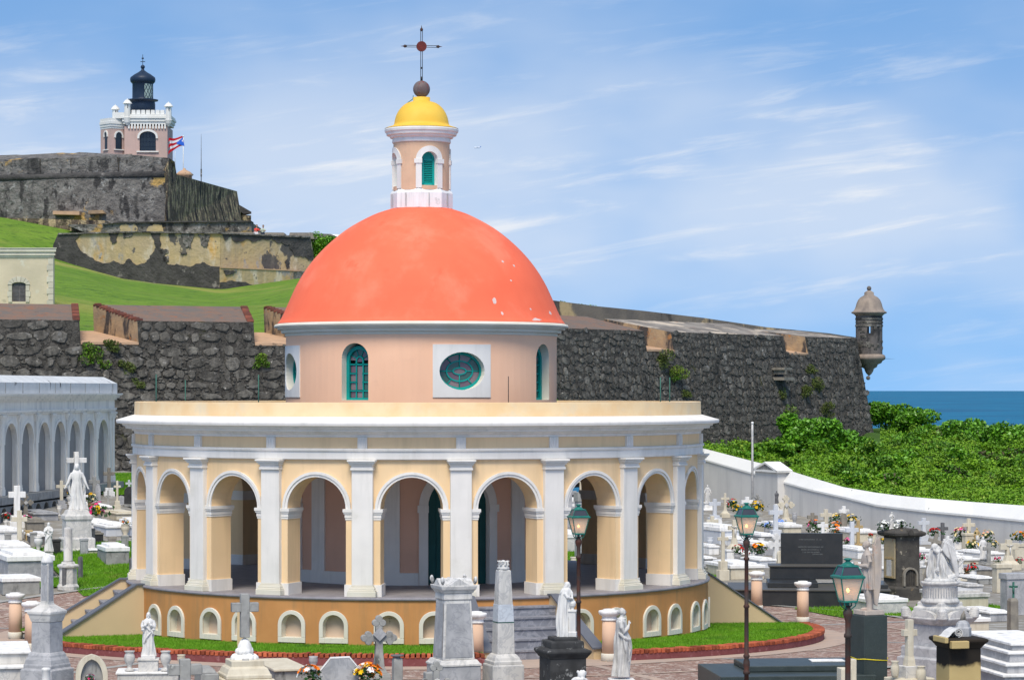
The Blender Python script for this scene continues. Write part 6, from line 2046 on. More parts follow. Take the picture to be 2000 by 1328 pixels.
        m.tube([(-.10, -.18, .66), (-.12, -.24, .52), (-.14, -.26, .40), (-.14, -.27, .30)], [.045, .038, .03, .02], 12)
        hand(m, (-.14, -.27, .31), (0, -.1, -1), (0, -1, 0), 2.2)
        m.tube([(.10, -.16, .0), (.22, -.20, .05), (.32, -.16, .10), (.30, -.04, .20)], [.07, .08, .07, .05], 10)
        cz = .58
        for s, y in ((-1, -.17), (1, .12)):
            pr = [(.02, .72), (.08, .92), (.18, 1.0), (.28, .93), (.33, .75), (.36, .50), (.40, .22), (.42, .02), (.36, .0), (.30, .25), (.22, .48), (.10, .60)]
            m.extrude([(x + .02 * s, y - .05, z) for x, z in pr], (0, .085, 0))
            for j in range(6):
                m.tube([(.12 + j * .035, y - .055, .90 - j * .03), (.23 + j * .022, y - .06, .5), (.35 + j * .012, y - .055, .08)], [.022, .020, .010], 6)
    FIG[key] = remesh(m, voxel)
    return FIG[key]


def put_figure(root, kind, z, h, m, rz=0.0, voxel=.0085, loc=(0, 0), name='figure'):
    me = figure(kind, voxel)
    me2 = me.copy() if me.users > 0 else me
    me2.materials.clear(); me2.materials.append(m)
    for p in ():
        pass
    o = dup_mesh_obj(name, me2, root, (loc[0], loc[1], z), rz, (h, h, h))
    return o


# ------------------------------------------------------------------ grave parts
def latin(mb, z, h, w, t, d, cy=.68, x=0.0, y=0.0, mi=0):
    """latin cross: foot z, height h, arm span w, stave thickness t, depth d"""
    mb.box((x, y, z), (t, d, h), mi=mi)
    mb.box((x - (w + t) / 4, y, z + h * cy - t / 2), ((w - t) / 2, d, t), mi=mi)
    mb.box((x + (w + t) / 4, y, z + h * cy - t / 2), ((w - t) / 2, d, t), mi=mi)


def trefoil(mb, z, h, w, t, d, mi=0):
    """cross with lobed ends on a widening shaft"""
    zc = z + h * .66
    mb.stack([(t * .95, z), (t * .62, z + h * .12), (t * .45, z + h * .45), (t * .42, z + h * .92)], 4, sy=d / t * .9, mi=mi)
    mb.box((-w * .25, 0, zc - t * .42), (w * .5, d * .8, t * .84), mi=mi)
    mb.box((w * .25, 0, zc - t * .42), (w * .5, d * .8, t * .84), mi=mi)
    for (cx, cz) in ((-w / 2 + t * .2, zc), (w / 2 - t * .2, zc), (0, z + h - t * .3)):
        for i in range(3):
            a = {0: (0, .45), 1: (.42, -.05), 2: (-.42, -.05)}[i]
            ax, az = (a[0], a[1]) if cx == 0 else ((a[1] * (1 if cx > 0 else -1)), a[0])
            mb.tube([(cx + ax * t, -d * .42, cz + az * t), (cx + ax * t, d * .42, cz + az * t)], t * .42, 12, mi=mi, sm=False)


def diamond(s, y, z, m, root, name='diamond_plaque'):
    mb = MB(); mb.extrude([(s, y, z), (0, y, z + s), (-s, y, z), (0, y, z - s)], (0, -.02 * s / .1, 0))
    return mb.build(name, m, root)


g7 = random.Random(31)


def flowers(px, py, hpx, cols, label, vase='white', Y=None, nb=14, spread=1.0, group=None, vz=.48, z=None, pet=.035):
    """vase (its foot at px,py) with leaves and blossoms; hpx is the whole height"""
    Y = yat(px, py) if Y is None else Y
    k = Y / F; H = hpx * k
    p = P(px, py, Y)
    t = thing('flower_vase', label, 'flowers', p, group=group or 'vases of flowers on the graves')
    vm = {'white': M_whitestone, 'grey': M_marble_g, 'brown': M_vase_brown, 'cream': M_cream_stone, 'marble': M_marble, 'box': M_whitestone, 'blue': M_bluewhite}[vase]
    vh = H * vz; r = vh * .42
    mb = MB()
    if vase == 'box':
        mb.box((0, 0, 0), (vh * 1.9, vh, vh))
    elif vh > .01:
        mb.lathe([(r * .55, 0), (r * .6, vh * .06), (r * .42, vh * .16), (r * .85, vh * .5), (r * .98, vh * .78), (r * .8, vh * .93), (r * 1.02, vh)], 16)
    mb.build('vase', vm, t)
    R = H * (1 - vz) * .62 * spread
    cz = vh + H * (1 - vz) * .42
    g = np.random.default_rng(int(px * 7 + py))
    n = 90
    pts = np.stack([g.normal(0, R * .45, n), g.normal(0, R * .4, n), g.uniform(vh * .95, cz + R * .4, n)], 1)
    o = bpy.data.objects.new('leaves', leaf_mesh('leaves', pts, max(.035, R * .42), [M_stem], int(px), up=0)); COL.objects.link(o); o.parent = t
    bl = MB()
    for i in range(nb):
        a, q = g7.uniform(0, 2 * pi), g7.uniform(-.25, 1.3)
        c = Vector((R * cos(a) * cos(q) * g7.uniform(.6, 1), R * .8 * sin(a) * cos(q) * g7.uniform(.6, 1), cz + R * .75 * sin(q)))
        out = (c - Vector((0, 0, cz - R * .3))).normalized()
        u_ = out.cross(Vector((0, 0, 1)));
        u_ = u_.normalized() if u_.length > .01 else Vector((1, 0, 0)); w_ = out.cross(u_)
        s = max(pet, R * .26) * g7.uniform(.75, 1.15); ci = g7.randrange(len(cols))
        for j in range(6):
            b = 2 * pi * j / 6; d = u_ * cos(b) + w_ * sin(b); e = u_ * cos(b + 1.57) + w_ * sin(b + 1.57)
            bl.add([c - out * s * .2, c + d * s * .6 + e * s * .35 + out * s * .25, c + d * s + out * s * .15, c + d * s * .6 - e * s * .35 + out * s * .25], [(0, 1, 2, 3)], ci)
    bl.build('blossoms', [PET[c] for c in cols], t)
    return t


class Mon:
    """a monument whose axis stands at photo column px, at distance Y"""
    def __init__(s, name, label, cat, px, Y, rz=AX, group=None, base=None):
        s.k = Y / F
        X = (px - 1000) * s.k
        s.b = (gz(X, Y) - .02) if base is None else base
        s.px, s.Y = px, Y
        s.phi = rz + atan2(X, Y)
        s.fac = 1 / (abs(cos(s.phi)) + abs(sin(s.phi)))
        s.root = thing(name, label, cat, (X, Y, s.b), rz, group)

    def z(s, py):
        return HC + (HY - py) * s.k - s.b

    def prof(s, rows, square=True):
        """[(apparent half width px, row)...] top row last"""
        return [(hw * s.k * (s.fac if square else 1.0), s.z(py) if py is not None else -.05) for hw, py in rows]

    def sq(s, name, m, rows, bevel=.006, parent=None, **kw):
        mb = MB(); mb.stack(s.prof(rows), 4, **kw)
        return mb.build(name, m, parent or s.root, bevel=bevel)

    def rd(s, name, m, rows, n=32, parent=None, **kw):
        mb = MB(); mb.lathe(s.prof(rows, False), n, **kw)
        return mb.build(name, m, parent or s.root)


# ------------------------------------------------------------------ the eight peach pillars round the chapel
def peach_pillar(px, pyb, Y, label):
    r = Mon('peach_pillar', label, 'pillar', px, Y, 0, 'round peach pillars at the chapel stairs')
    H = 1.06
    m_ = MB(); m_.lathe([(.165, 0), (.165, .16), (.158, .175), (.15, .18)], 32); m_.build('base', M_cream_trim, r.root)
    m_ = MB(); m_.lathe([(.150, .17), (.140, .85)], 32); m_.build('shaft', M_peach, r.root)
    m_ = MB(); m_.lathe([(.142, .83), (.155, .835), (.160, .85), (.155, .865), (.145, .87), (.145, .915), (.16, .925), (.20, .955), (.215, .985), (.215, 1.015), (.205, 1.03), (.12, 1.045), (.12, 1.06), (.05, 1.065)], 32)
    m_.build('capital', M_whitestone, r.root)


for a in ((1190, 1290, 53.9, 'round peach pillar beside the praying statue at the front stairs'),
          (930, 1292, 53.3, 'round peach pillar half hidden between the urn monument and the tall marble obelisk'),
          (62, 1250, 57.0, 'round peach pillar just left of the left marble obelisk'),
          (30, 1226, 60.8, 'round peach pillar at the left picture edge, farther one of the left pair'),
          (1478, 1186, 70.2, 'round peach pillar behind the middle lamp post'),
          (1568, 1206, 66.6, 'round peach pillar in front of the black granite tomb')):
    peach_pillar(*a)

# ------------------------------------------------------------------ street lamps
def lamp(px, ytop, k_px, Y, label):
    """k_px scales the lantern: its eave half-width in pixels"""
    r = Mon('street_lamp', label, 'street lamp', px, Y, radians(15), 'green lanterns on rusty iron posts')
    u = k_px * r.k / 33.0
    zt = r.z(ytop)
    T = lambda y: zt - y * u * .92
    post = MB()
    post.lathe([(.09, 0), (.09, .2), (6.4 * u, min(.3, T(600))), (6.4 * u, T(527)), (9.5 * u, T(526)), (9.5 * u, T(517)), (6.5 * u, T(514)), (9.5 * u, T(500)), (9 * u, T(488)), (6 * u, T(478)), (9 * u, T(474)), (9 * u, T(468)), (6.4 * u, T(465)),
                (6 * u, T(324)), (8.5 * u, T(322)), (8.5 * u, T(316)), (6 * u, T(313)), (5.6 * u, T(178)), (8 * u, T(176)), (8 * u, T(170)), (5.4 * u, T(167)), (5.6 * u, T(140)), (9.5 * u, T(128)), (10 * u, T(120)), (6 * u, T(113)), (3.5 * u, T(104))], 16)
    post.build('post', M_rust, r.root)
    la = MB()
    f = r.fac * 1.0
    q = lambda hw, y: (hw * u * f, T(y))
    la.stack([q(34, 45), q(36, 44), q(36, 40), q(31, 38), q(30, 37.5)], 4)
    la.stack([q(21, 20), q(22, 19.5), q(22, 17.5), q(19, 16)], 4)
    la.lathe([(15 * u, T(18)), (13 * u, T(14)), (7 * u, T(10)), (4.5 * u, T(8)), (4.5 * u, T(6.5)), (8.5 * u, T(4)), (8.5 * u, T(2)), (5 * u, T(.5)), (.5 * u, T(0))], 16)
    la.stack([q(18, 99), q(20, 98), q(20, 95), q(18, 94)], 4)
    for sx in (-1, 1):
        for sy in (-1, 1):
            la.tube([(sx * 18.5 * u * f, sy * 18.5 * u * f, T(96)), (sx * 32 * u * f, sy * 32 * u * f, T(43))], 1.5 * u, 4, sm=False)
            la.tube([(sx * 30 * u * f, sy * 30 * u * f, T(38)), (sx * 21 * u * f, sy * 21 * u * f, T(19))], 1.2 * u, 4, sm=False)
            la.tube([(sx * 17 * u * f, sy * 17 * u * f, T(97)), (sx * 15 * u * f, sy * 15 * u * f, T(106)), (sx * 6 * u * f, sy * 6 * u * f, T(114)), (0, 0, T(115))], 1.3 * u, 5)
        la.tube([(sx * 8 * u, 0, T(98)), (sx * 9 * u, 0, T(106)), (0, 0, T(113))], 1.0 * u, 5)
    la.lathe([(3.5 * u, T(118)), (4 * u, T(102)), (2.5 * u, T(98))], 10)
    lo_ = la.build('lantern', M_lampgreen, r.root)
    for i in range(4):
        a = i * pi / 2
        c, s_ = cos(a), sin(a)

        def pn(hw0, y0, hw1, y1, m, name, ins=.93):
            pts = []
            for (hw, y, e) in ((hw0, y0, -1), (hw0, y0, 1), (hw1, y1, 1), (hw1, y1, -1)):
                x_, y_ = e * hw * u * f * ins, -hw * u * f * .97
                pts.append((x_ * c - y_ * s_, x_ * s_ + y_ * c, T(y)))
            inn = [(p[0] * .97, p[1] * .97, p[2]) for p in pts]
            MB().add(pts + inn, [(0, 1, 2, 3), (7, 6, 5, 4), (0, 4, 5, 1), (1, 5, 6, 2), (2, 6, 7, 3), (3, 7, 4, 0)]).build(name, m, lo_)
        pn(18.5, 95, 31.5, 44, M_lampglass_t, 'pane')
        pn(29.5, 38, 21, 20, M_lampdark, 'roof_pane')
    MB().ell((0, 0, T(72)), (3.2 * u, 3.2 * u, 4.6 * u)).build('bulb', M_bulb, lo_)
    MB().tube([(0, 0, T(97)), (0, 0, T(77))], 1.3 * u, 6).build('lamp_holder', M_rust, lo_)
    l = bpy.data.lights.new('lamp_glow', 'POINT'); l.energy = .55; l.color = (1, .55, .22); l.shadow_soft_size = .03
    o = bpy.data.objects.new('lamp_glow', l); COL.objects.link(o); o.parent = r.root; o.location = (0, 0, T(68))


M_lampglass_t = mat('frosted_lamp_pane', (0.74, 0.68, 0.60), (0.64, 0.59, 0.52), sc=9, rough=.42, bump=.03, bsc=60)
_B = M_lampglass_t.node_tree.nodes['Principled BSDF']
_N, _L = M_lampglass_t.node_tree.nodes, M_lampglass_t.node_tree.links
_t = _N.new('ShaderNodeBsdfTranslucent'); _t.inputs['Color'].default_value = (.9, .82, .72, 1)
_tr = _N.new('ShaderNodeBsdfTransparent')
_m1 = _N.new('ShaderNodeMixShader'); _m1.inputs[0].default_value = .4
_m2 = _N.new('ShaderNodeMixShader'); _m2.inputs[0].default_value = .42
_o = _N['Material Output']
_L.new(_B.outputs[0], _m1.inputs[1]); _L.new(_t.outputs[0], _m1.inputs[2]); _L.new(_m1.outputs[0], _m2.inputs[1]); _L.new(_tr.outputs[0], _m2.inputs[2]); _L.new(_m2.outputs[0], _o.inputs[0])

lamp(1130, 984, 21.5, 51.0, 'leftmost street lamp behind the black veiled mourner monument')
lamp(1458, 981, 22.8, 43.5, 'middle street lamp rising behind the dark granite slab')
lamp(1656, 1089, 31.5, 41.0, 'nearest street lamp, largest lantern, in front of the winged angel')

# ------------------------------------------------------------------ foreground monuments
# left obelisk
r = Mon('marble_obelisk', 'fluted marble obelisk on a grey stepped pedestal at the left', 'monument', 92, 46.8, radians(63.5))
r.sq('plinth', M_marble_g, [(52, None), (52, 1305), (46, 1303), (46, 1296), (44, 1294), (42, 1286), (38, 1281), (37, 1277), (33, 1272)], .01)
r.sq('die', M_marble_g, [(31, 1274), (30, 1213)], .01)
r.sq('cap', M_marble, [(31, 1213), (34, 1206), (36, 1200), (39, 1197), (39, 1192), (33, 1189), (25, 1185), (20, 1182), (16, 1180)], .008)
sh_ = r.sq('shaft', M_marble, [(16, 1181), (13.5, 1177), (13, 1172), (11.5, 1100), (11.5, 1098)], .004)
m_ = MB()
for i in range(4):
    a = i * pi / 2
    for j in range(5):
        x = (-.72 + j * .36) * 11.2 * r.k * r.fac
        y = -12.2 * r.k * r.fac
        m_.box((x * cos(a) - y * sin(a), x * sin(a) + y * cos(a), r.z(1172)), (.022, .016, r.z(1103) - r.z(1172)), rz=a)
m_.build('fluting', M_marble_g, sh_)
r.rd('cap_stone', M_statue_w, [(11.5, 1099), (12, 1096), (10.5, 1092), (8.5, 1087), (5, 1084), (1, 1083.5)], 16)

# white tomb at the lower left corner
r = Mon('white_marble_tomb', 'stepped white marble tomb at the lower left corner', 'tomb', 15, 47.5, radians(12))
m_ = MB(); m_.box((0, .6, 0), (1.05, 2.2, r.z(1300))); m_.build('body', M_marble, r.root, bevel=.01)
m_ = MB(); m_.box((0, .6, r.z(1300)), (1.15, 2.3, .05)); m_.build('cover_slab', M_whitestone, r.root, bevel=.01)
m_ = MB(); m_.box((-.05, .75, r.z(1300) + .05), (.8, 1.9, r.z(1274) - r.z(1300) - .05)); m_.build('upper_block', M_marble, r.root, bevel=.01)
m_ = MB(); m_.box((-.05, .75, r.z(1274)), (.9, 2.0, .045)); m_.build('upper_slab', M_whitestone, r.root, bevel=.01)
r = Mon('marble_bollard', 'little white marble bollard at the foot of the left obelisk', 'bollard', 90, 44.5, 0)
r.rd('shaft', M_statue_w, [(9, None), (8, 1325), (7.5, 1310), (9, 1308), (9, 1305), (6, 1303)], 14)

# pointed arch niche headstone
r = Mon('arched_headstone', 'grey headstone under a cream pointed arch at the bottom left', 'headstone', 179, 46.5, radians(10))
m_ = MB(); k = r.k
apts = [(-31 * k, -.05)] + [(-31 * k + (31 * k) * (1 - cos(t)), r.z(1318) + 40 * k * sin(t)) for t in frange(0, 1.35, 9)] + [(0, r.z(1277))]
ipts = [(x * .70, z - .075 if z > .3 else z) for x, z in apts]
def sym(p):
    return p + [(-x, z) for x, z in reversed(p[:-1])]
o_, i_ = sym(apts), sym(ipts)
for j in range(len(o_) - 1):
    q = [(o_[j][0], -.10, o_[j][1]), (o_[j + 1][0], -.10, o_[j + 1][1]), (i_[j + 1][0], -.10, i_[j + 1][1]), (i_[j][0], -.10, i_[j][1])]
    m_.extrude(q, (0, .2, 0))
m_.build('arch', M_cream_stone, r.root)
MB().extrude([(x, -.02, z) for x, z in i_], (0, .08, 0)).build('slab', M_grey_stone, r.root)
flowers(176, 1336, 22, ['white', 'magenta', 'pink'], 'small bunch of white and magenta flowers inside the pointed arch headstone', Y=46.3, vz=.2, nb=9)

# Christ statue with urns
r = Mon('sacred_heart_statue', 'white marble robed Christ statue on a low block between two urns', 'statue', 290, 48.3, radians(5))
m_ = MB(); m_.box((0, .1, 0), (118 * r.k, .75, r.z(1313))); m_.build('base_block', M_marble, r.root, bevel=.01)
m_ = MB(); m_.box((0, .1, r.z(1313)), (124 * r.k, .8, r.z(1309) - r.z(1313))); m_.build('base_slab', M_whitestone, r.root, bevel=.006)
m_ = MB(); m_.box((0, 0, r.z(1309)), (38 * r.k, .32, r.z(1288) - r.z(1309))); m_.box((0, 0, r.z(1288)), (42 * r.k, .36, .03)); m_.build('pedestal', M_marble, r.root, bevel=.005)
m_ = MB(); m_.box((0, 0, r.z(1288) + .03), (28 * r.k, .24, .06)); m_.build('foot_plate', M_statue_w, r.root, bevel=.005)
put_figure(r.root, 'heart', r.z(1281), r.z(1194.5) - r.z(1281), M_statue_w, voxel=.0055)
for px, lb in ((253, 'white marble urn left of the Christ statue'), (323.5, 'white marble urn right of the Christ statue')):
    u = Mon('marble_urn', lb, 'urn', px, 48.2, 0, 'marble urns beside the Christ statue', base=HC + (HY - 1309) * 48.2 / F)
    u.rd('body', M_marble, [(9, 1309), (9.5, 1307), (5, 1304), (4, 1301), (7, 1296), (10, 1289), (10.5, 1283), (9.5, 1278), (7.5, 1275), (9.5, 1272), (10.5, 1270.5)], 24)
u = Mon('small_urn', 'small cream urn standing on the path between the Christ statue and the grey cross', 'urn', 354, 51.0, 0)
u.rd('body', M_cream_stone, [(7, None), (7, 1300), (5, 1297), (7, 1289), (8, 1284), (7, 1280), (8.5, 1278)], 18)
# grey stone cross at bottom
r = Mon('lichened_stone_cross', 'squat lichened grey stone cross at the bottom edge right of the urns', 'cross', 361, 46.0, radians(14))
m_ = MB(); latin(m_, -.05, r.z(1286) + .05, 66 * r.k, 21 * r.k, .18, cy=.80); m_.build('cross', M_grey_stone, r.root, bevel=.012)
r = Mon('cement_tomb', 'low grey cement tomb with a rounded lid right of the squat stone cross', 'tomb', 408, 47.2, radians(14))
m_ = MB(); m_.box((0, .3, -.05), (.32, .9, r.z(1308))); m_.box((0, .3, r.z(1308) - .05), (.26, .8, r.z(1299) - r.z(1308)), top=.7); m_.build('body', M_grey_stone, r.root, bevel=.02)

# tall grey cross on rocks
r = Mon('grey_stone_cross', 'tall weathered grey stone cross rising from a heap of white rocks', 'cross', 478, 47.6, radians(17))
kk = r.k
m_ = MB()
m_.box((0, 0, r.z(1244)), (17.5 * kk, .15, r.z(1158.5) - r.z(1244)), top=.96)
for s in (-1, 1):
    m_.box((s * 17.5 * kk, 0, r.z(1194)), (18 * kk, .15, 18 * kk))
m_.build('cross', M_grey_stone, r.root, bevel=.01)
g8 = random.Random(8)
for i in range(24):
    a = 2 * pi * i / 13 + g8.uniform(-.2, .2); lay = i // 13
    rr = (20 - lay * 9) * kk * g8.uniform(.7, 1)
    m_ = MB(); m_.ell((rr * cos(a), rr * .75 * sin(a), r.z(1291) + (.05 + lay * .13) * 1.0), (g8.uniform(.07, .10), g8.uniform(.06, .09), g8.uniform(.07, .10)), 9, 6)
    m_.build('rock', M_whitestone, r.root)
m_ = MB(); m_.ell((0, 0, r.z(1275)), (.14, .12, .27), 14, 10); m_.build('rock', M_whitestone, r.root)
m_ = MB(); m_.box((-4 * kk, -.24, r.z(1292)), (.12, .05, .09)); m_.build('name_block', M_marble, r.root, bevel=.01)
r.sq('pedestal', M_cream_stone, [(53, 1321), (53, 1314), (50, 1312), (47, 1306), (45, 1302), (42, 1300), (38, 1299), (38, 1288), (37, 1286.5)], .01)
r.sq('plinth', M_cream_stone, [(60, None), (60, 1326), (58, 1322), (50, 1321)], .01)
r = Mon('cream_slab', 'flat cream slab lying right of the cross on white rocks', 'slab', 548, 50.4, radians(17))
m_ = MB(); m_.box((0, 0, 0), (.62, 1.9, .28)); m_.build('body', M_grey_stone, r.root, bevel=.01)
m_ = MB(); m_.box((0, 0, .28), (.68, 2.0, .05)); m_.build('cover', M_cream_stone, r.root, bevel=.01)
tag(MB().box((0, 0, 0), (.13, .12, 1.0)).build('orange_post', M_sand, loc=(P(470, 1260, 54.9).x, 54.9, -.1)), 'short orange post against the chapel plinth behind the grey cross', 'post')

# lily bouquets, marble stele
r = Mon('marble_stele', 'grey veined marble headstone with cut corners between two lily bouquets', 'headstone', 663, 46.6, radians(4))
kk = r.k
pp = [(-43, 1345), (-43, 1318), (-17, 1285), (19, 1283.5), (38, 1306), (38, 1345)]
m_ = MB(); m_.extrude([(x * kk, -.05, r.z(y)) for x, y in pp], (0, .12, 0)); m_.build('slab', M_marble_g, r.root, bevel=.006)
m_ = MB(); m_.extrude([(x * kk, -.055, r.z(y)) for x, y in [(-44, 1318), (-17, 1285), (19, 1283.5), (38.5, 1306), (38.5, 1304), (20, 1281.5), (-18, 1283), (-46, 1317)]], (0, .13, 0)); m_.build('edge', M_whitestone, r.root)
flowers(606, 1340, 46, ['white', 'white', 'orange'], 'bouquet of white lilies with orange centres left of the marble headstone', Y=46.2, vz=.12, nb=22, pet=.075)
flowers(718, 1342, 54, ['yellow', 'orange', 'white'], 'bouquet of yellow and white lilies right of the marble headstone', Y=46.4, vz=.12, nb=24, pet=.075)
u = Mon('small_urn', 'small grey stone urn by the kerb behind the white lilies', 'urn', 612, 50.6, 0)
u.rd('body', M_marble_g, [(7, None), (8, 1300), (5, 1298), (8, 1293), (9, 1288), (8, 1284), (9, 1281)], 18)

# lobed cross with diamond plaque
r = Mon('lobed_stone_cross', 'rough lobed stone cross with a marble diamond plaque before the chapel niches', 'cross', 740, 48.6, radians(12))
kk = r.k
m_ = MB()
trefoil(m_, r.z(1313), r.z(1210) - r.z(1313), 50 * kk, 16 * kk, .16)
m_.build('cross', M_grey_stone, r.root, bevel=.008)
diamond(13.5 * kk, -.085, r.z(1237), M_marble_g, r.root)
r.sq('base', M_grey_stone, [(24, None), (24, 1320), (22, 1313)], .01)
r = Mon('cement_stump', 'dark mottled cement stump with a grey disc on top right of the lobed cross', 'stump', 776, 47.4, radians(20))
r.sq('post', M_grey_stone, [(11, None), (11, 1290), (10, 1284)], .01)
r.rd('disc', M_darkpost, [(13, 1280.5), (13, 1278.5), (12, 1278)], 20)
MB().tube([(0, 0, r.z(1285)), (0, 0, r.z(1280))], .05, 8).build('disc_stem', M_grey_stone, r.root)

# urn-less pedestal monument with acroteria
r = Mon('acroterion_monument', 'grey marble tapered monument with a carved leafy crown left of the obelisk', 'monument', 886, 47.5, radians(19.5))
r.sq('base', M_marble_g, [(53, None), (53, 1297)], .01)
r.sq('base_moulding', M_marble, [(55, 1297), (55, 1293), (51, 1291), (47, 1286), (46, 1285)], .006)
dsk = r.sq('die', M_marble, [(41, 1285), (34.5, 1172), (34.5, 1170)], .008)
m_ = MB(); a_ = 41 * r.k * r.fac; b_ = 34.8 * r.k * r.fac
for q in range(4):
    c, s_ = cos(q * pi / 2), sin(q * pi / 2)
    pts = [(-a_ * .86, -a_ - .008, r.z(1280)), (a_ * .86, -a_ - .008, r.z(1280)), (b_ * .86, -b_ - .008, r.z(1176)), (-b_ * .86, -b_ - .008, r.z(1176))]
    m_.extrude([(x * c - y * s_, x * s_ + y * c, z) for x, y, z in pts], (.012 * -s_ * -1 * 0, 0, 0.0001))
m_.build('inset_panel', M_marble_g, dsk)
r.sq('neck', M_marble, [(34.5, 1170), (37, 1168), (36, 1157), (35, 1156)], .006)
r.sq('cornice', M_marble, [(38, 1156), (41, 1151), (44, 1149), (46, 1143), (46, 1141)], .006)
m_ = MB(); a_ = 44 * r.k * r.fac
for q in range(4):
    c, s_ = cos(q * pi / 2), sin(q * pi / 2)
    tr_ = [(-a_ * .62, -a_, r.z(1141)), (a_ * .62, -a_, r.z(1141)), (0, -a_, r.z(1128))]
    m_.extrude([(x * c - y * s_, x * s_ + y * c, z) for x, y, z in tr_], (a_ * -s_ * -1 * .0 + a_ * s_ * -1 * -.9 * 0, 0, 0.0001)) if False else None
    pts = [Vector((x * c - y * s_, x * s_ + y * c, z)) for x, y, z in tr_]
    m_.extrude(pts, Vector((-s_ * -1, c, 0)) * a_ * .95 if False else Vector((-(0 * c - 1 * s_) * 0 + s_ * -a_ * -0.0 + (-s_) * a_ * .95, c * a_ * .95, 0)))
    cx_, cy_ = a_ * .93 * (c - s_) * 1.0, a_ * .93 * (s_ + c)
    for j in range(7):
        t = -1.2 + j * .4
        m_.ell((cx_ * (1 + .05 * cos(t)), cy_ * (1 + .05 * cos(t)), r.z(1141) + .05 + .05 * cos(t * .9)), (.035, .035, .06), 8, 6)
m_.build('leafy_crown', M_statue, r.root)

# tall marble obelisk
r = Mon('marble_obelisk', 'tall veined marble obelisk with a carved flame finial before the front steps', 'monument', 983, 47.6, radians(19))
r.sq('base', M_marble, [(41, None), (41, 1297), (39, 1295)], .01)
r.sq('base_moulding', M_marble, [(37, 1295), (37, 1289), (34, 1287), (32, 1282), (29, 1279), (27, 1277), (24, 1275)], .006)
r.sq('lower_shaft', M_marble, [(22.5, 1275), (21, 1214)], .005)
r.sq('middle_shaft', mat('pale_bluish_marble', (.60, .63, .66), (.52, .56, .60), sc=2.5, rough=.5, bump=.05, vein=((.32, .34, .38), 3, .05)), [(21, 1213), (19.6, 1179)], .005)
r.sq('upper_shaft', M_marble, [(18.6, 1179), (15, 1114), (13, 1112)], .005)
m_ = MB(); kk = r.k
m_.stack([(12 * kk, r.z(1112)), (12.5 * kk, r.z(1108)), (10 * kk, r.z(1106)), (11 * kk, r.z(1103)), (8 * kk, r.z(1100))], 12, sm=True)
for j in range(8):
    a = j * pi / 4
    m_.tube([(4 * kk * cos(a), 4 * kk * sin(a), r.z(1107)), (10 * kk * cos(a), 10 * kk * sin(a), r.z(1102)), (8 * kk * cos(a + .5), 8 * kk * sin(a + .5), r.z(1097)), (11 * kk * cos(a + .3), 11 * kk * sin(a + .3), r.z(1095))], [3 * kk, 3 * kk, 2.4 * kk, 1.4 * kk], 7)
m_.ell((0, 0, r.z(1098)), (6 * kk, 6 * kk, 5 * kk))
m_.build('flame_finial', M_statue, r.root)
MB().stack([(21.4 * kk * r.fac, r.z(1214.5)), (21.4 * kk * r.fac, r.z(1213.5))], 4).build('green_band', M_greenrod, r.root)

# small lobed cross at the bottom edge with a rosette
r = Mon('rosette_cross', 'small grey lobed cross with a carved rose at the bottom edge', 'cross', 852, 44.6, radians(12))
kk = r.k
m_ = MB(); trefoil(m_, -.05, r.z(1298) + .05, 52 * kk, 15 * kk, .12); m_.build('cross', M_grey_stone, r.root, bevel=.008)
m_ = MB()
for j in range(9):
    a = j * 2 * pi / 8
    m_.ell((.035 * cos(a) * (j < 8), -.09, r.z(1330) + .035 * sin(a) * (j < 8)), (.025, .02, .025), 8, 6)
m_.build('rosette', M_marble, r.root)
r = Mon('cement_block', 'low dark cement block behind the small cross with the rose', 'block', 838, 46.2, radians(12))
m_ = MB(); m_.box((0, 0, -.05), (.16, .25, r.z(1306))); m_.build('body', M_grey_stone, r.root, bevel=.01)

# black monument with veiled mourner
r = Mon('black_monument', 'soot black stepped monument carrying a white veiled mourner with an urn', 'monument', 1099, 46.6, radians(17))
r.sq('die', M_dark_stone, [(46, None), (46, 1282)], .012)
r.sq('cornice', M_dark_stone, [(47, 1283), (50, 1279), (54, 1275), (57, 1271), (57, 1267), (50, 1265), (44, 1263)], .01)
r.sq('upper_step', M_dark_stone, [(42, 1264), (42, 1251), (40, 1249)], .012)
r.sq('top_step', M_dark_stone, [(30, 1250), (30, 1244), (28, 1242)], .012)
put_figure(r.root, 'veiled_urn', r.z(1244), r.z(1136) - r.z(1244), M_statue_w, rz=radians(-25), voxel=.0055, loc=(.05, 0))

# praying statue
r = Mon('praying_statue', 'white marble praying woman statue facing right beside a peach pillar', 'statue', 1214, 47.4, radians(4))
m_ = MB(); m_.box((0, 0, -.05), (50 * r.k, .42, r.z(1319))); m_.build('pedestal', M_statue_w, r.root, bevel=.01)
put_figure(r.root, 'praying', r.z(1320), r.z(1186.5) - r.z(1320), M_statue, voxel=.0055)
r = Mon('cherub_bust', 'small white curled up cherub at the bottom edge below the black monument', 'statue', 1130, 43.6, 0)
m_ = MB(); kk = r.k
m_.ell((6 * kk, 0, r.z(1317)), (8 * kk, 8 * kk, 8.5 * kk)); m_.ell((-4 * kk, 0, r.z(1332)), (12 * kk, 12 * kk, 11 * kk)); m_.tube([(-14 * kk, -.03, r.z(1334)), (-2 * kk, -.1, r.z(1324)), (10 * kk, -.1, r.z(1325))], [5 * kk, 4.5 * kk, 3.5 * kk], 10)
m_.tube([(10 * kk, .02, r.z(1340)), (14 * kk, -.04, r.z(1326)), (6 * kk, -.09, r.z(1323))], [5 * kk, 4 * kk, 3 * kk], 10)
for i in range(14):
    m_.ell((6 * kk + 7.5 * kk * cos(i * 1.7), .03 + 6 * kk * sin(i * 1.7), r.z(1313) + .02 * sin(i)), (2.6 * kk,) * 3, 8, 6)
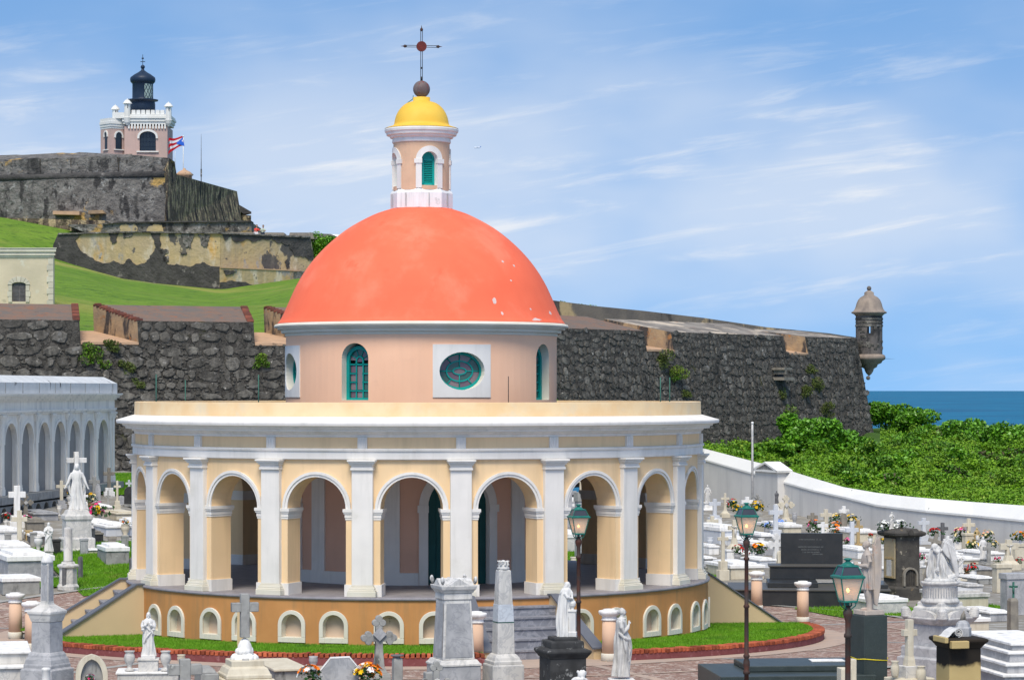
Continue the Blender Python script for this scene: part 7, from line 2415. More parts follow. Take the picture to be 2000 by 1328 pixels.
me = remesh(m_, .008, 2); me.materials.clear(); me.materials.append(M_statue_w)
dup_mesh_obj('figure', me, r.root)
MB().lathe([(.12, -.05), (.12, r.z(1336))], 16).build('pedestal', M_statue_w, r.root)

# dark granite slab in front
gt = thing('granite_grave', 'large flat dark granite grave with a white plaque below the middle lamp', 'grave', (P(1520, 1300, 46.5).x, 46.5, 0), radians(6))
k = 46.5 / F
zt_ = HC + (HY - 1300) * k
m_ = MB(); m_.box((.05, -.35, -.1), (300 * k, 2.2, zt_ + .08)); m_.build('base', M_granite_g, gt, bevel=.01)
m_ = MB(); m_.box((.35, -.1, zt_ - .02), (232 * k, 1.35, .10)); m_.build('slab', M_granite_g, gt, bevel=.012)
m_ = MB(); m_.box((.85, .0, zt_ + .08), (.58, .34, .02), rz=-.05); m_.build('white_plaque', M_whitestone, gt, bevel=.004)

# green granite pedestal with the winged angel
r = Mon('angel_monument', 'stained stone winged angel facing left on a tall dark green granite pedestal', 'monument', 1697, 45.6, radians(24))
r.sq('pedestal', M_granite_g, [(36, None), (36, 1202), (36, 1200)], .008)
r.sq('plinth', M_angel, [(30, 1200), (31, 1198), (30, 1191), (29, 1190)], .01)
put_figure(r.root, 'angel', r.z(1191.5), (r.z(1046) - r.z(1191.5)) / 1.06, M_angel, rz=-radians(24), voxel=.0055, loc=(-.03, 0))
a_ = 36.4 * r.k * r.fac
tp = MB()
for q in range(4):
    c, s_ = cos(q * pi / 2), sin(q * pi / 2)
    x0, y0, x1, y1 = -a_, -a_, a_, -a_
    tp.tube([(x0 * c - y0 * s_, x0 * s_ + y0 * c, r.z(1283)), ((-y0) * 0 + (0 * c + a_ * s_) * 1.0, (0 * s_ - a_ * c), r.z(1286)), (x1 * c - y1 * s_, x1 * s_ + y1 * c, r.z(1288 if q == 0 else 1283))], .010, 6)
tag(tp.build('yellow_tape', M_tape, loc=r.root.location, rz=radians(24)), 'yellow tape tied round the dark green granite pedestal', 'tape')
# small cream slabs by its foot
r = Mon('cream_marker', 'short cream stone marker between the nearest lamp post and the green pedestal', 'marker', 1664, 44.0, radians(10))
m_ = MB(); m_.box((0, 0, -.05), (.10, .2, r.z(1280))); m_.box((-.13, 0, -.05), (.18, .25, r.z(1297))); m_.build('body', M_cream_stone, r.root, bevel=.01)

# small cream cross with block and vases
r = Mon('cream_cross', 'small cream marble cross on a block between two stone vases at the bottom right', 'cross', 1776, 44.6, radians(24))
kk = r.k
m_ = MB(); latin(m_, r.z(1298), r.z(1209) - r.z(1298), 30 * kk, 12.5 * kk, .11, cy=.71); m_.build('cross', M_cream_stone, r.root, bevel=.006)
m_ = MB(); m_.stack([(9 * kk, r.z(1300)), (8 * kk, r.z(1288)), (6.3 * kk, r.z(1280))], 4); m_.build('cross_foot', M_cream_stone, r.root)
m_ = MB(); m_.box((0, 0, -.05), (36 * kk, .28, r.z(1299) + .05)); m_.build('block', M_marble, r.root, bevel=.008)
m_ = MB(); m_.box((0, 0, -.05), (80 * kk, .5, r.z(1322) + .05)); m_.build('plinth', M_cream_stone, r.root, bevel=.01)
for px, lb in ((1748, 'cream stone vase left of the small cream cross'), (1799, 'round cream stone vase right of the small cream cross')):
    u = Mon('stone_vase', lb, 'vase', px, 44.4, 0, 'stone vases by the small cream cross', base=HC + (HY - (1322 if px < 1760 else 1334)) * 44.4 / F)
    u.rd('body', M_cream_stone, [(5, 1322), (7, 1318), (8.5, 1308), (8, 1300), (6, 1294), (8, 1291), (8, 1290)] if px < 1760 else [(6, 1334), (8, 1328), (10, 1318), (9, 1308), (6.5, 1303), (8.5, 1301), (8.5, 1300)], 20)

# ochre pillar with scroll
r = Mon('ochre_pillar', 'ochre pillar with a black mouldy cap carrying a marble scroll at the bottom right', 'monument', 1872, 43.4, radians(14))
zc_ = r.z(1280) + r.b
M_py = mix_by_height('ochre_plaster_mould_top', M_pillar_y, (0.02, 0.016, 0.012), r.z(1318) + r.b, r.z(1272) + r.b, 2.3, 1.2)
r.sq('shaft', M_py, [(44, None), (43, 1263)], .008)
r.sq('cap', M_pillar_k, [(44, 1263), (47, 1259), (53, 1253), (58, 1250), (58, 1245), (52, 1243), (40, 1242)], .008)
m_ = MB()
fx = -44 * r.k * r.fac
m_.box((fx + .12, fx - .125, r.z(1261)), (.30, .10, .12)); m_.box((fx - .115, -.20, r.z(1250)), (.06, .5, .09))
m_.build('bare_cap_patch', M_pillar_y, r.root, bevel=.01)
r.sq('crown_block', M_marble_g, [(28, 1243), (28, 1228), (26, 1226)], .006) if False else None
m_ = MB(); kk = r.k; c_ = (12 * kk, .05)
m_.stack([(22 * kk * .75, r.z(1243)), (22 * kk * .75, r.z(1226)), (19 * kk * .75, r.z(1224)), (17 * kk * .75, r.z(1218)), (15 * kk * .75, r.z(1216)), (11 * kk * .75, r.z(1213)), (6 * kk * .75, r.z(1211))], 8, c=c_)
m_.build('crown_block', M_marble_g, r.root)
m_ = MB(); m_.tube([(c_[0] - .02, .05, r.z(1212)), (c_[0], .05, r.z(1203)), (c_[0] + .02, .05, r.z(1193))], [.03, .035, .008], 7); m_.tube([(c_[0] + .04, .05, r.z(1212)), (c_[0] + .035, .05, r.z(1199))], [.02, .008], 6)
m_.build('bronze_remnant', M_brown_stone, r.root)
# scroll: sheet that rolls into a spiral
m_ = MB(); pr = []
for i in range(46):
    t = i / 45 * 4.6 * pi
    rad = (8.2 - 6.8 * i / 45) * kk
    pr.append((-14 * kk + rad * sin(t) * 1.0, r.z(1240) + 8.2 * kk * 1.0 + rad * -cos(t)))
sheet = [(-40 * kk, r.z(1243) + .0), (-33 * kk, r.z(1239)), (-27 * kk, r.z(1232)), (-20 * kk, r.z(1228)), (-15 * kk, r.z(1226))]
for j in range(len(sheet) - 1):
    (x0, z0), (x1, z1) = sheet[j], sheet[j + 1]
    m_.extrude([(x0, -.27, z0), (x1, -.27, z1), (x1, -.27, z1 + .012), (x0, -.27, z0 + .012)], (0, .34, 0))
for j in range(len(pr) - 1):
    (x0, z0), (x1, z1) = pr[j], pr[j + 1]
    n_ = Vector((z1 - z0, 0, -(x1 - x0))).normalized() * .010
    m_.extrude([(x0, -.27, z0), (x1, -.27, z1), (x1 + n_.x, -.27, z1 + n_.z), (x0 + n_.x, -.27, z0 + n_.z)], (0, .34, 0))
m_.build('marble_scroll', M_statue_w, r.root)

# stepped white tomb at the right edge
r = Mon('stepped_white_tomb', 'large stepped white marble tomb at the lower right edge', 'tomb', 1985, 46.5, radians(10))
kk = r.k
for i, (y0, y1, w, d) in enumerate(((1345, 1302, 1.55, 3.2), (1302, 1283, 1.35, 2.9), (1283, 1262, 1.15, 2.6), (1262, 1247, .95, 2.3))):
    m_ = MB(); m_.box((.12, .4, r.z(y0)), (w, d, r.z(y1) - r.z(y0) - .04)); m_.build('step_body', M_marble_g, r.root, bevel=.008)
    m_ = MB(); m_.box((.12, .4, r.z(y1) - .04), (w + .08, d + .08, .045)); m_.build('step_slab', M_whitestone, r.root, bevel=.008)

# kneeling angel on fluted drum
r = Mon('weeping_angel_monument', 'white marble weeping angel slumped on a round fluted drum pedestal', 'monument', 1836, 50.8, radians(40))
M_v = M_marble
r.sq('lower_steps', M_marble_g, [(84, None), (84, 1282), (76, 1280), (76, 1262), (72, 1259)], .01)
die_ = r.sq('die', M_marble_g, [(62, 1262), (58, 1216)], .008)
MB().box((-.16, -.63, r.z(1255)), (.05, .02, .42), rz=0).build('rust_stain', mat('rust_stain', (.42, .13, .05), (.50, .3, .2), sc=9, bump=0), die_) if False else None
r.sq('cornice', M_marble, [(60, 1217), (66, 1213), (70, 1209), (73, 1206), (73, 1203), (68, 1202)], .008)
m_ = MB(); a_ = 72 * r.k * r.fac
for q in range(4):
    c, s_ = cos(q * pi / 2), sin(q * pi / 2)
    arc = [(x, -a_, r.z(1204) + (r.z(1189) - r.z(1204)) * sqrt(max(0, 1 - (x / (a_ * .62)) ** 2))) for x in frange(-a_ * .62, a_ * .62, 13)]
    m_.extrude([(x * c - y * s_, x * s_ + y * c, z) for x, y, z in arc], (-s_ * a_ * .2, c * a_ * .2, 0))
    ct = [(-a_ + .16 * cos(t) * (1 if True else 0) * (cos(t) > 0), -a_ + .0, r.z(1204) + (r.z(1184) - r.z(1204)) * abs(sin(t))) for t in frange(0, pi, 2)]
    cx_, cy_ = -a_ * c + a_ * s_, -a_ * s_ - a_ * c
    for j in range(5):
        m_.ell((cx_ * (.88 + .012 * j), cy_ * (.88 + .012 * j), r.z(1204) + (r.z(1186) - r.z(1204)) * (.12 + .17 * j)), (.12 - .008 * j, .12 - .008 * j, .06), 10, 6)
m_.build('acroteria', M_marble, r.root)
r.sq('upper_block', M_marble, [(52, 1202), (52, 1186), (50, 1184), (44, 1182), (44, 1176), (42, 1174)], .008)
dr_ = r.rd('fluted_drum', M_marble, [(37, 1176), (38, 1172), (35, 1169), (33.5, 1166), (32.5, 1150), (32.5, 1143), (34.5, 1141), (36.5, 1139), (37, 1136), (35, 1134)], 48)
fl_me = MB().box((0, 0, 0), (.018, .02, 20 * r.k), top=1).mesh('flute', M_marble_g)
for i in range(40):
    a = 2 * pi * i / 40
    dup_mesh_obj('flute', fl_me, dr_, (33.1 * r.k * cos(a), 33.1 * r.k * sin(a), r.z(1165)), a + pi / 2)
m_ = MB(); m_.lathe([(33 * r.k, r.z(1135)), (34 * r.k, r.z(1132)), (30 * r.k, r.z(1128))], 24, sy=.9); m_.build('rock_base', M_statue, r.root)
put_figure(r.root, 'weeping', r.z(1131), r.z(1051) - r.z(1131), M_statue, rz=-radians(40) + radians(8), voxel=.008)
m_ = MB(); latin(m_, 0, (1138 - 1040) * r.k, 26 * r.k, 7 * r.k, .07, cy=.84)
co = m_.build('cross', M_brown_stone, r.root, bevel=.005, loc=(-.30, .02, r.z(1136)), rz=-radians(40)); co.rotation_euler = (0, .26, -radians(40))
co.location = Vector((cos(-radians(40)) * -.30, sin(-radians(40)) * -.30, r.z(1136)))

# black granite tomb with engraved wall
bt_ = thing('black_granite_tomb', 'wide black granite tomb with an engraved upright slab behind the peach pillar', 'tomb', (P(1590, 1150, 74).x, 74.0, gz(7, 74)), radians(-4))
k = 74 / F; zb_ = gz(7, 74)
z_ = lambda py: HC + (HY - py) * k - zb_
xo = lambda px: (px - 1590) * k
m_ = MB(); m_.box((xo(1587), 0.6, z_(1106) + .0), (121 * k, .18, z_(1043) - z_(1106))); up_ = m_.build('upright_slab', M_granite_b, bt_, bevel=.01)
m_ = MB(); m_.box((xo(1580), .3, z_(1130)), (152 * k, .9, z_(1105) - z_(1130) - .02)); m_.build('bench', M_granite_b, bt_, bevel=.01)
m_ = MB(); m_.box((xo(1580), .3, z_(1105) - .02), (158 * k, .98, .045)); m_.build('bench_top', mat('grey_granite_edge', (.10, .095, .085), rough=.4, bump=0), bt_, bevel=.005)
m_ = MB(); m_.box((xo(1575), -1.0, -.1), (300 * k, 2.6, z_(1142) + .1)); m_.build('platform', M_granite_b, bt_, bevel=.01)
m_ = MB(); m_.box((xo(1575), -1.0, z_(1142)), (306 * k, 2.68, .04)); m_.build('platform_top', _M['grey_granite_edge'], bt_, bevel=.005)
m_ = MB(); m_.box((xo(1545), -.75, z_(1142) + .04), (96 * k, 1.7, .13)); m_.build('grave_slab', M_granite_b, bt_, bevel=.012)
m_ = MB(); m_.box((xo(1690), -.9, z_(1142) + .04), (70 * k, 1.7, .10)); m_.build('grave_slab', M_granite_b, bt_, bevel=.012)


eg = MB(); g9 = random.Random(3)
for py, x0, x1, hh in ((1054, 1562, 1606, 2.4), (1068.5, 1560, 1609, 2.6), (1074, 1566, 1605, 2.4), (1079, 1569, 1601, 2.4), (1083, 1588, 1608, 2.0)):
    x = x0
    while x < x1:
        w = g9.uniform(.9, 1.6)
        if g9.random() > .14:
            t_ = (xo(1587), .6, 0)
            eg.box((xo(x + w / 2), .6 - .091, z_(py + hh)), (w * k * .35, .004, hh * k))
            eg.box((xo(x + w / 2), .6 - .091, z_(py + g9.uniform(.3, hh))), (w * k * .8, .004, .5 * k))
        x += w
eo = eg.build('worn_inscription', M_engrave, up_); eo['kind'] = 'stuff'

# blackened mausoleum tower with the white statue
r = Mon('blackened_mausoleum', 'blackened stone mausoleum turret with an arched wooden door and small roof', 'mausoleum', 1761, 74.5, radians(22))
r.sq('base', M_mausoleum, [(44, None), (44, 1148), (42, 1144), (38, 1142)], .03)
fx_ = r.k * r.fac
bd_ = r.sq('body', M_mausoleum, [(38, 1143), (35.5, 1136), (35, 1052), (36, 1046)], .02)
m_ = MB(); m_.box((-36.0 * fx_, 0, r.z(1128)), (.05, 36 * fx_ * 1.6, r.z(1050) - r.z(1128))); m_.build('side_wall', M_maus_side, r.root, bevel=.01)
m_ = MB(); m_.box((-37.0 * fx_, 0, r.z(1124)), (.05, 36 * fx_ * .7, r.z(1092) - r.z(1124))); m_.build('marble_tablet', M_marble, r.root, bevel=.005)
m_ = MB(); m_.box((-37.2 * fx_, 0, r.z(1127)), (.05, 36 * fx_ * 1.2, .05)); m_.box((-37.2 * fx_, 0, r.z(1091)), (.05, 36 * fx_ * 1.2, .06)); m_.build('tablet_ledge', M_tan_stone, r.root)
m_ = MB(); mp_ = lambda u, d, z: (u, -d, z)
arch_band(m_, mp_, 3 * fx_, 17 * fx_, 22 * fx_, r.z(1142), r.z(1122), 17 * fx_, 22 * fx_, 36 * fx_, 36 * fx_ + .09); m_.build('door_arch', M_brown_stone, r.root)
m_ = MB(); arch_band(m_, mp_, 3 * fx_, .001, 17 * fx_, r.z(1142), r.z(1122), .001, 17 * fx_, 36 * fx_ - .02, 36 * fx_ + .02); dw = m_.build('door', mat('weathered_door_wood', (.085, .075, .06), (.05, .045, .04), sc=6, bump=.3, streak=((.03, .03, .03), .6, 20)), r.root)
for j in range(5):
    x = 3 * fx_ + (-13 + j * 6.5) * fx_
    hgt = r.z(1122) - r.z(1142) + sqrt(max(0, (17 * fx_) ** 2 - (x - 3 * fx_) ** 2)) - .05
    MB().box((x, -36 * fx_ - .03, r.z(1142)), (5.6 * fx_, .02, hgt)).build('plank', _M['weathered_door_wood'], dw)
m_ = MB(); m_.stack([(38 * fx_, r.z(1047)), (47 * fx_, r.z(1044)), (48 * fx_, r.z(1039)), (44 * fx_, r.z(1037)), (32 * fx_, r.z(1033)), (30 * fx_, r.z(1031.5))], 4); m_.tube([(0, -50 * fx_, r.z(1038)), (0, 0, r.z(1035))], .09, 10)
m_.build('roof', M_mausoleum, r.root, bevel=.01)
s_ = Mon('small_white_statue', 'small white robed statue standing on the roof of the blackened mausoleum', 'statue', 1742, 74.5, 0, base=HC + (HY - 1033) * 74.5 / F)
s_.sq('base', M_statue_w, [(7, 1033), (6.5, 1030)], .005)
put_figure(s_.root, 'heart', s_.z(1030), s_.z(999) - s_.z(1030), M_statue, voxel=.016)
flowers(1726, 1036, 20, ['white'], 'round bunch of white flowers left of the statue on the mausoleum roof', Y=74.5, vz=.1, nb=26, spread=1.3)
flowers(1757, 1035, 18, ['white'], 'round bunch of white flowers right of the statue on the mausoleum roof', Y=74.5, vz=.1, nb=26, spread=1.6)

# people on the bastion wall
def person(px, py, Y, label, shirt, legs, long_, seed):
    t = thing('person', label, 'person', P(px, py, Y), radians(10 if seed == 1 else -5))
    m = MB()
    s = 1.0
    lean = .10 if seed == 1 else .04
    m.tube([(0, .05, .05), (lean * .5, .05, .25), (lean, .03, .48), (lean * 1.1, .02, .56)], [.17, .155, .18, .07], 14)
    m.tube([(lean * 1.1, .02, .52), (lean * 1.2, .0, .64)], [.055, .05], 10)
    m.ell((lean * 1.3, -.01, .76), (.085, .10, .12), 14, 10); m.ell((lean * 1.3, -.11, .75), (.015, .02, .03), 8, 6)
    for sd in (-1, 1):
        m.tube([(sd * .09, .0, .08), (sd * .10 + .05, -.36, .10), (sd * .10 + .10, -.42, -.25 - .05 * sd), (sd * .10 + .12, -.42, -.42)], [.09, .075, .055, .045], 10)
        m.ell((sd * .10 + .13, -.48, -.45), (.05, .11, .04), 10, 8)
        m.tube([(lean + sd * .18, .02, .47), (lean + sd * .24 + .06 * (seed == 1), -.10, .28), (lean + sd * .14 + .12 * (seed == 1) - .1 * (seed == 2), -.26, .30)], [.055, .045, .035], 10)
        for f in range(4):
            b = Vector((lean + sd * .14 + .12 * (seed == 1) - .1 * (seed == 2) + (f - 1.5) * .02, -.27, .30)); m.tube([b, b + Vector((0, -.05, -.01)), b + Vector((0, -.075, -.03))], [.013, .011, .008], 5)
        b = Vector((lean + sd * .12 + .12 * (seed == 1) - .1 * (seed == 2) - sd * .03, -.25, .31)); m.tube([b, b + Vector((-sd * .03, -.03, .01))], [.013, .009], 5)
    me = remesh(m, .022, 2); me.materials.clear(); me.materials.append(M_skin)
    dup_mesh_obj('body', me, t)
    c = MB()
    c.tube([(0, .05, .03), (lean * .5, .05, .25), (lean, .03, .49), (lean * 1.1, .02, .55)], [.19, .175, .20, .09], 14)
    for sd in (-1, 1):
        c.tube([(lean + sd * .15, .02, .48), (lean + sd * .23 + .04 * (seed == 1), -.07, .33)], [.075, .062], 10)
    me = remesh(c, .03, 1); me.materials.clear(); me.materials.append(shirt); dup_mesh_obj('shirt', me, t)
    c = MB()
    for sd in (-1, 1):
        q = [(sd * .09, .03, .07), (sd * .10 + .05, -.36, .10), (sd * .10 + .09, -.42, -.10)]
        if long_:
            q += [(sd * .10 + .12, -.42, -.38)]
        c.tube(q, [.12, .095, .085, .075][:len(q)], 10)
    me = remesh(c, .03, 1); me.materials.clear(); me.materials.append(legs); dup_mesh_obj('trousers', me, t)
    c = MB(); c.ell((lean * 1.3, .02, .80), (.095, .105, .105), 12, 9); c.build('hair', M_hair, t)


person(499, 457, 260.5, 'person in a coral red shirt and pale shorts sitting on the bastion wall edge', mat('coral_shirt', (.75, .07, .05), bump=0), mat('pale_shorts', (.6, .58, .56), bump=0), False, 1)
person(513, 457.5, 260.8, 'person in a pale green shirt and dark trousers sitting on the bastion wall edge', mat('pale_green_shirt', (.50, .58, .46), bump=0), mat('dark_trousers', (.02, .03, .05), bump=0), True, 2)

# ------------------------------------------------------------------ graves of the background
ML = dict(w=M_whitestone, b=M_bluewhite, c=M_cream_stone, g=M_grey_stone, m=M_marble, n=M_marble_g, t=M_tan_stone, r=M_brown_stone, k=M_dark_stone, d=M_darkpost, s=M_statue_w)


def grave(kind, px, yt, yb, m, label, w=None, rz=None, m2=None, d=None, **o):
    """px column of the axis; yt, yb rows of top and foot; w apparent width in pixels"""
    Y = yat(px, yb); k = Y / F
    rz = AX + radians(g7.uniform(-4, 4)) if rz is None else rz
    H = (yb - yt) * k
    m = ML[m]; m2 = ML[m2] if m2 else m
    nm, cat = {'lcross': ('grave_cross', 'cross'), 'fcross': ('grave_cross', 'cross'), 'ccross': ('crucifix_headstone', 'crucifix'), 'celtic': ('lobed_cross', 'cross'), 'slab': ('tomb', 'tomb'), 'box': ('stone_block', 'block'),
               'column': ('broken_column', 'column'), 'statue': ('grave_statue', 'statue'), 'stele': ('headstone', 'headstone'), 'post': ('stone_post', 'post'), 'urn': ('stone_urn', 'urn'), 'plaque': ('diamond_marker', 'marker')}[kind]
    X = (px - 1000) * k
    zb = gz(X, Y) - .02
    t = thing(nm, label, cat, (X, Y, zb), rz, {'cross': 'crosses on the graves', 'tomb': 'tombs in the cemetery', 'crucifix': 'crosses on the graves', 'headstone': 'headstones in the cemetery'}.get(cat))
    if kind == 'lcross':
        W = (w or .5 * (yb - yt)) * k; th = o.get('th', .30) * W; pf = o.get('pf', .22)
        mb = MB(); latin(mb, H * pf, H * (1 - pf), W, th, th * .75, cy=o.get('cy', .70)); mb.build('cross', m, t, bevel=.008)
        mb = MB(); mb.box((0, 0, 0), (W * .95, W * .8, H * pf * .55)); mb.box((0, 0, H * pf * .55), (W * .68, W * .6, H * pf * .45)); mb.build('pedestal', m2, t, bevel=.01)
    elif kind == 'fcross':
        W = (w or .45 * (yb - yt)) * k; th = .26 * W
        mb = MB(); latin(mb, H * .35, H * .65, W, th, th * .8, cy=.66)
        mb.stack([(W * .42, H * .16), (W * .42, H * .19), (W * .27, H * .24), (W * .18, H * .31), (th * .56, H * .42), (th * .5, H * .5)], 4, sy=.8); mb.build('cross', m, t, bevel=.006)
        mb = MB(); mb.box((0, 0, 0), (W * 1.05, W * .8, H * .16)); mb.build('pedestal', m2, t, bevel=.01)
    elif kind == 'ccross':
        W = (w or .5 * (yb - yt)) * k; th = .30 * W
        mb = MB(); latin(mb, H * .25, H * .75, W, th, th * .7, cy=.70)
        mb.stack([(W * .45, H * .2), (W * .40, H * .24), (W * .24, H * .32), (th * .55, H * .48)], 4, sy=.7); mb.build('cross', m, t, bevel=.006)
        mb = MB(); mb.box((0, 0, 0), (W * 1.05, W * .7, H * .2)); mb.build('pedestal', m2, t, bevel=.01)
        zc = H * .25 + H * .75 * .70; y = -th * .45; u = H * .34
        mb = MB()
        mb.tube([(0, y, zc - u * .75), (0, y - .01, zc - u * .45), (.0, y - .015, zc - u * .15), (0, y - .01, zc + u * .02)], [u * .035, u * .055, u * .075, u * .05], 8)
        mb.ell((.01, y - .02, zc + u * .10), (u * .06, u * .06, u * .075), 10, 8)
        for s in (-1, 1):
            mb.tube([(s * u * .05, y, zc), (s * u * .22, y, zc + u * .12), (s * u * .38, y, zc + u * .20)], [u * .035, u * .028, u * .02], 6)
        mb.build('corpus', M_statue_w, t)
    elif kind == 'celtic':
        W = (w or .5 * (yb - yt)) * k
        mb = MB(); trefoil(mb, H * .15, H * .85, W, W * .32, W * .28); mb.build('cross', m, t, bevel=.005)
        mb = MB(); mb.box((0, 0, 0), (W * .9, W * .6, H * .15)); mb.build('pedestal', m2, t, bevel=.01)
        if o.get('dia', True):
            diamond(W * .20, -W * .15, H * .15 + H * .85 * .66, M_marble, t)
    elif kind == 'slab':
        W = (w or 50) * k * .8; D = d or 1.9
        hb = H
        mb = MB(); mb.box((0, D / 2, 0), (W, D, hb * .68)); mb.build('body', m, t, bevel=.012)
        mb = MB(); mb.box((0, D / 2, hb * .68), (W * 1.07, D * 1.04, hb * .20)); mb.build('cover_slab', m2, t, bevel=.012)
        if o.get('ledger', True):
            mb = MB(); mb.box((0, D / 2, hb * .88), (W * .72, D * .8, hb * .12)); mb.build('ledger_stone', m2, t, bevel=.008)
    elif kind == 'box':
        W = (w or 30) * k * .8
        mb = MB(); mb.box((0, W * .35, 0), (W, W * .7, H * .86)); mb.build('body', m, t, bevel=.01)
        mb = MB(); mb.box((0, W * .35, H * .86), (W * 1.12, W * .82, H * .14)); mb.build('cap', m2, t, bevel=.008)
    elif kind == 'post':
        W = (w or 12) * k
        mb = MB(); mb.stack([(W * .42, 0), (W * .40, H * .93), (W * .30, H)], o.get('n', 6)); mb.build('shaft', m, t)
    elif kind == 'column':
        W = (w or 24) * k
        mb = MB(); mb.stack([(W * .5, 0), (W * .5, H * .06), (W * .42, H * .1), (W * .40, H * .34), (W * .50, H * .37), (W * .50, H * .40), (W * .32, H * .42), (W * .30, H * .45)], 8); mb.build('pedestal', m2, t, bevel=.006)
        mb = MB(); mb.lathe([(W * .24, H * .45), (W * .20, H * .48), (W * .185, H * .97), (W * .17, H * .99), (W * .10, H)], 20); mb.build('shaft', m, t)
    elif kind == 'stele':
        W = (w or 24) * k; f2 = lambda u, dd, z: (u, -dd, z)
        mb = MB(); arch_band(mb, f2, 0, .001, W * .5, H * .1, H * .72, .001, H * .26, -.06, .06, n=12); mb.build('slab', m, t)
        mb = MB(); mb.box((0, 0, 0), (W * 1.2, .3, H * .12)); mb.build('base', m2, t, bevel=.008)
    elif kind == 'urn':
        W = (w or 14) * k
        mb = MB(); mb.lathe([(W * .32, 0), (W * .34, H * .06), (W * .16, H * .16), (W * .30, H * .4), (W * .48, H * .68), (W * .44, H * .82), (W * .34, H * .9), (W * .5, H)], 18); mb.build('body', m, t)
    elif kind == 'plaque':
        W = (w or 14) * k
        mb = MB(); mb.stack([(.05, 0), (.04, H)], 4); mb.build('stake', m2, t); diamond(W * .5, -.06, H - W * .5, m, t)
    elif kind == 'statue':
        pf = o.get('pf', .4); W = (w or 16) * k
        mb = MB(); mb.stack([(W * .62, 0), (W * .62, H * pf * .2), (W * .52, H * pf * .26), (W * .48, H * pf * .85), (W * .58, H * pf * .92), (W * .58, H * pf)], 4); mb.build('pedestal', m2, t, bevel=.008)
        put_figure(t, o.get('fig', 'madonna'), H * pf, H * (1 - pf), m, rz=o.get('frz', -rz), voxel=o.get('vox', .016))
    return t


# right side, rows from the wall towards the camera
grave('statue', 1382, 946, 996, 'm', 'grey veiled statue on a white block by the wall at the gallery end', w=20, m2='w', pf=.32)
grave('lcross', 1396, 973, 1014, 'b', 'thick bluish cross right in front of the grey veiled statue', w=24)
grave('fcross', 1416, 962, 1010, 'c', 'slim cream cross with flaring foot against the cemetery wall', w=17)
grave('lcross', 1391, 1006, 1050, 'c', 'cream cross with dark edged arms before the thick bluish cross', w=24, pf=.18)
grave('slab', 1425, 1024, 1062, 'b', 'long bluish tomb with a white lid right of the two first crosses', w=52, m2='w', d=2.4)
grave('lcross', 1459, 969, 1012, 'w', 'white cross half hidden behind the middle lantern', w=24)
grave('celtic', 1479, 968, 1006, 'g', 'dark edged lobed cross just right of the middle lantern', w=20)
grave('ccross', 1434, 1014, 1082, 'c', 'cream crucifix on a flaring base left of the middle lantern', w=26)
grave('lcross', 1412, 1037, 1132, 'c', 'tall cream cross on stepped cubes nearest the gallery on the right', w=22, pf=.40, cy=.76)
grave('stele', 1401, 1010, 1035, 'w', 'low white headstone behind the cream cross with dark edges', w=18)
grave('slab', 1395, 1062, 1082, 'w', 'small white tomb slab left of the cream crucifix', w=26, m2='w', d=1.5)
grave('slab', 1388, 1086, 1100, 'g', 'dark grey tomb with a white lid beside the gallery pier', w=30, m2='w', d=1.6)
grave('slab', 1390, 1102, 1122, 'g', 'low weathered grey tomb nearest the gallery pier on the right', w=32, m2='g', d=1.3, ledger=False)
grave('urn', 1387, 1048, 1072, 'b', 'bluish stone urn by the gallery pier', w=13)
grave('lcross', 1515, 985, 1052, 'b', 'tall bluish grey cross behind the black granite slab', w=28, pf=.28)
grave('celtic', 1535, 970, 1022, 'c', 'cream cross with a bluish diamond against the cemetery wall', w=25)
grave('statue', 1517, 957, 1008, 'd', 'thin dark bronze figure on a pillar before the cracked wall', w=7, m2='w', pf=.5, fig='heart')
grave('urn', 1552, 1000, 1026, 'n', 'grey urn right of the cream cross with the bluish diamond', w=11)
grave('slab', 1548, 1020, 1048, 'c', 'white topped tomb just above the left half of the black granite slab', w=48, m2='w', d=2.3)
grave('lcross', 1587, 1000, 1035, 'r', 'dark weathered wooden looking cross left of the tan cross', w=22)
grave('lcross', 1613, 993, 1042, 'c', 'pale tan cross standing out against the white wall', w=25, m2='w')
grave('lcross', 1607, 1018, 1058, 'w', 'white cross with short arms between the pink and the orange flowers', w=22, pf=.4)
grave('lcross', 1648, 987, 1034, 'w', 'faint white cross behind the yellow flower vases', w=22, pf=.3)
grave('stele', 1648, 1000, 1044, 'r', 'brown ragged headstone between the two yellow flower vases', w=12, m2='g')
grave('lcross', 1664, 1017, 1080, 'b', 'large bluish white cross right of the black granite slab', w=27, pf=.12)
grave('lcross', 1676, 1014, 1066, 't', 'leaning tan cross behind the large bluish white cross', w=20, pf=.12)
grave('slab', 1690, 1032, 1058, 'c', 'pale cream tomb between the tan cross and the blackened mausoleum', w=56, m2='w', d=2.2)
grave('slab', 1692, 1068, 1090, 'w', 'white tomb with a low lid left of the blackened mausoleum', w=44, m2='w', d=2.0)
grave('box', 1722, 1066, 1105, 'w', 'white block carrying the yellow flowers left of the blackened mausoleum', w=22)
grave('slab', 1712, 1102, 1128, 'n', 'grey tomb with a white lid left of the blackened mausoleum base', w=46, m2='w', d=1.8)
grave('slab', 1735, 1163, 1200, 'm', 'long white marble chest tomb right of the winged angel', w=100, m2='w', d=1.3)
grave('celtic', 1516, 1045, 1104, 's', 'bright white cross with rounded arms left of the black granite slab', w=30, dia=False)
grave('stele', 1524, 1073, 1106, 'c', 'small rounded headstone at the left end of the black granite slab', w=13)
grave('slab', 1453, 1048, 1066, 'w', 'white tomb slab just behind the middle lantern', w=46, m2='w', d=1.8)
grave('slab', 1500, 1040, 1062, 'g', 'grey tomb with a white lid left of the tall bluish cross', w=36, m2='w', d=1.8)
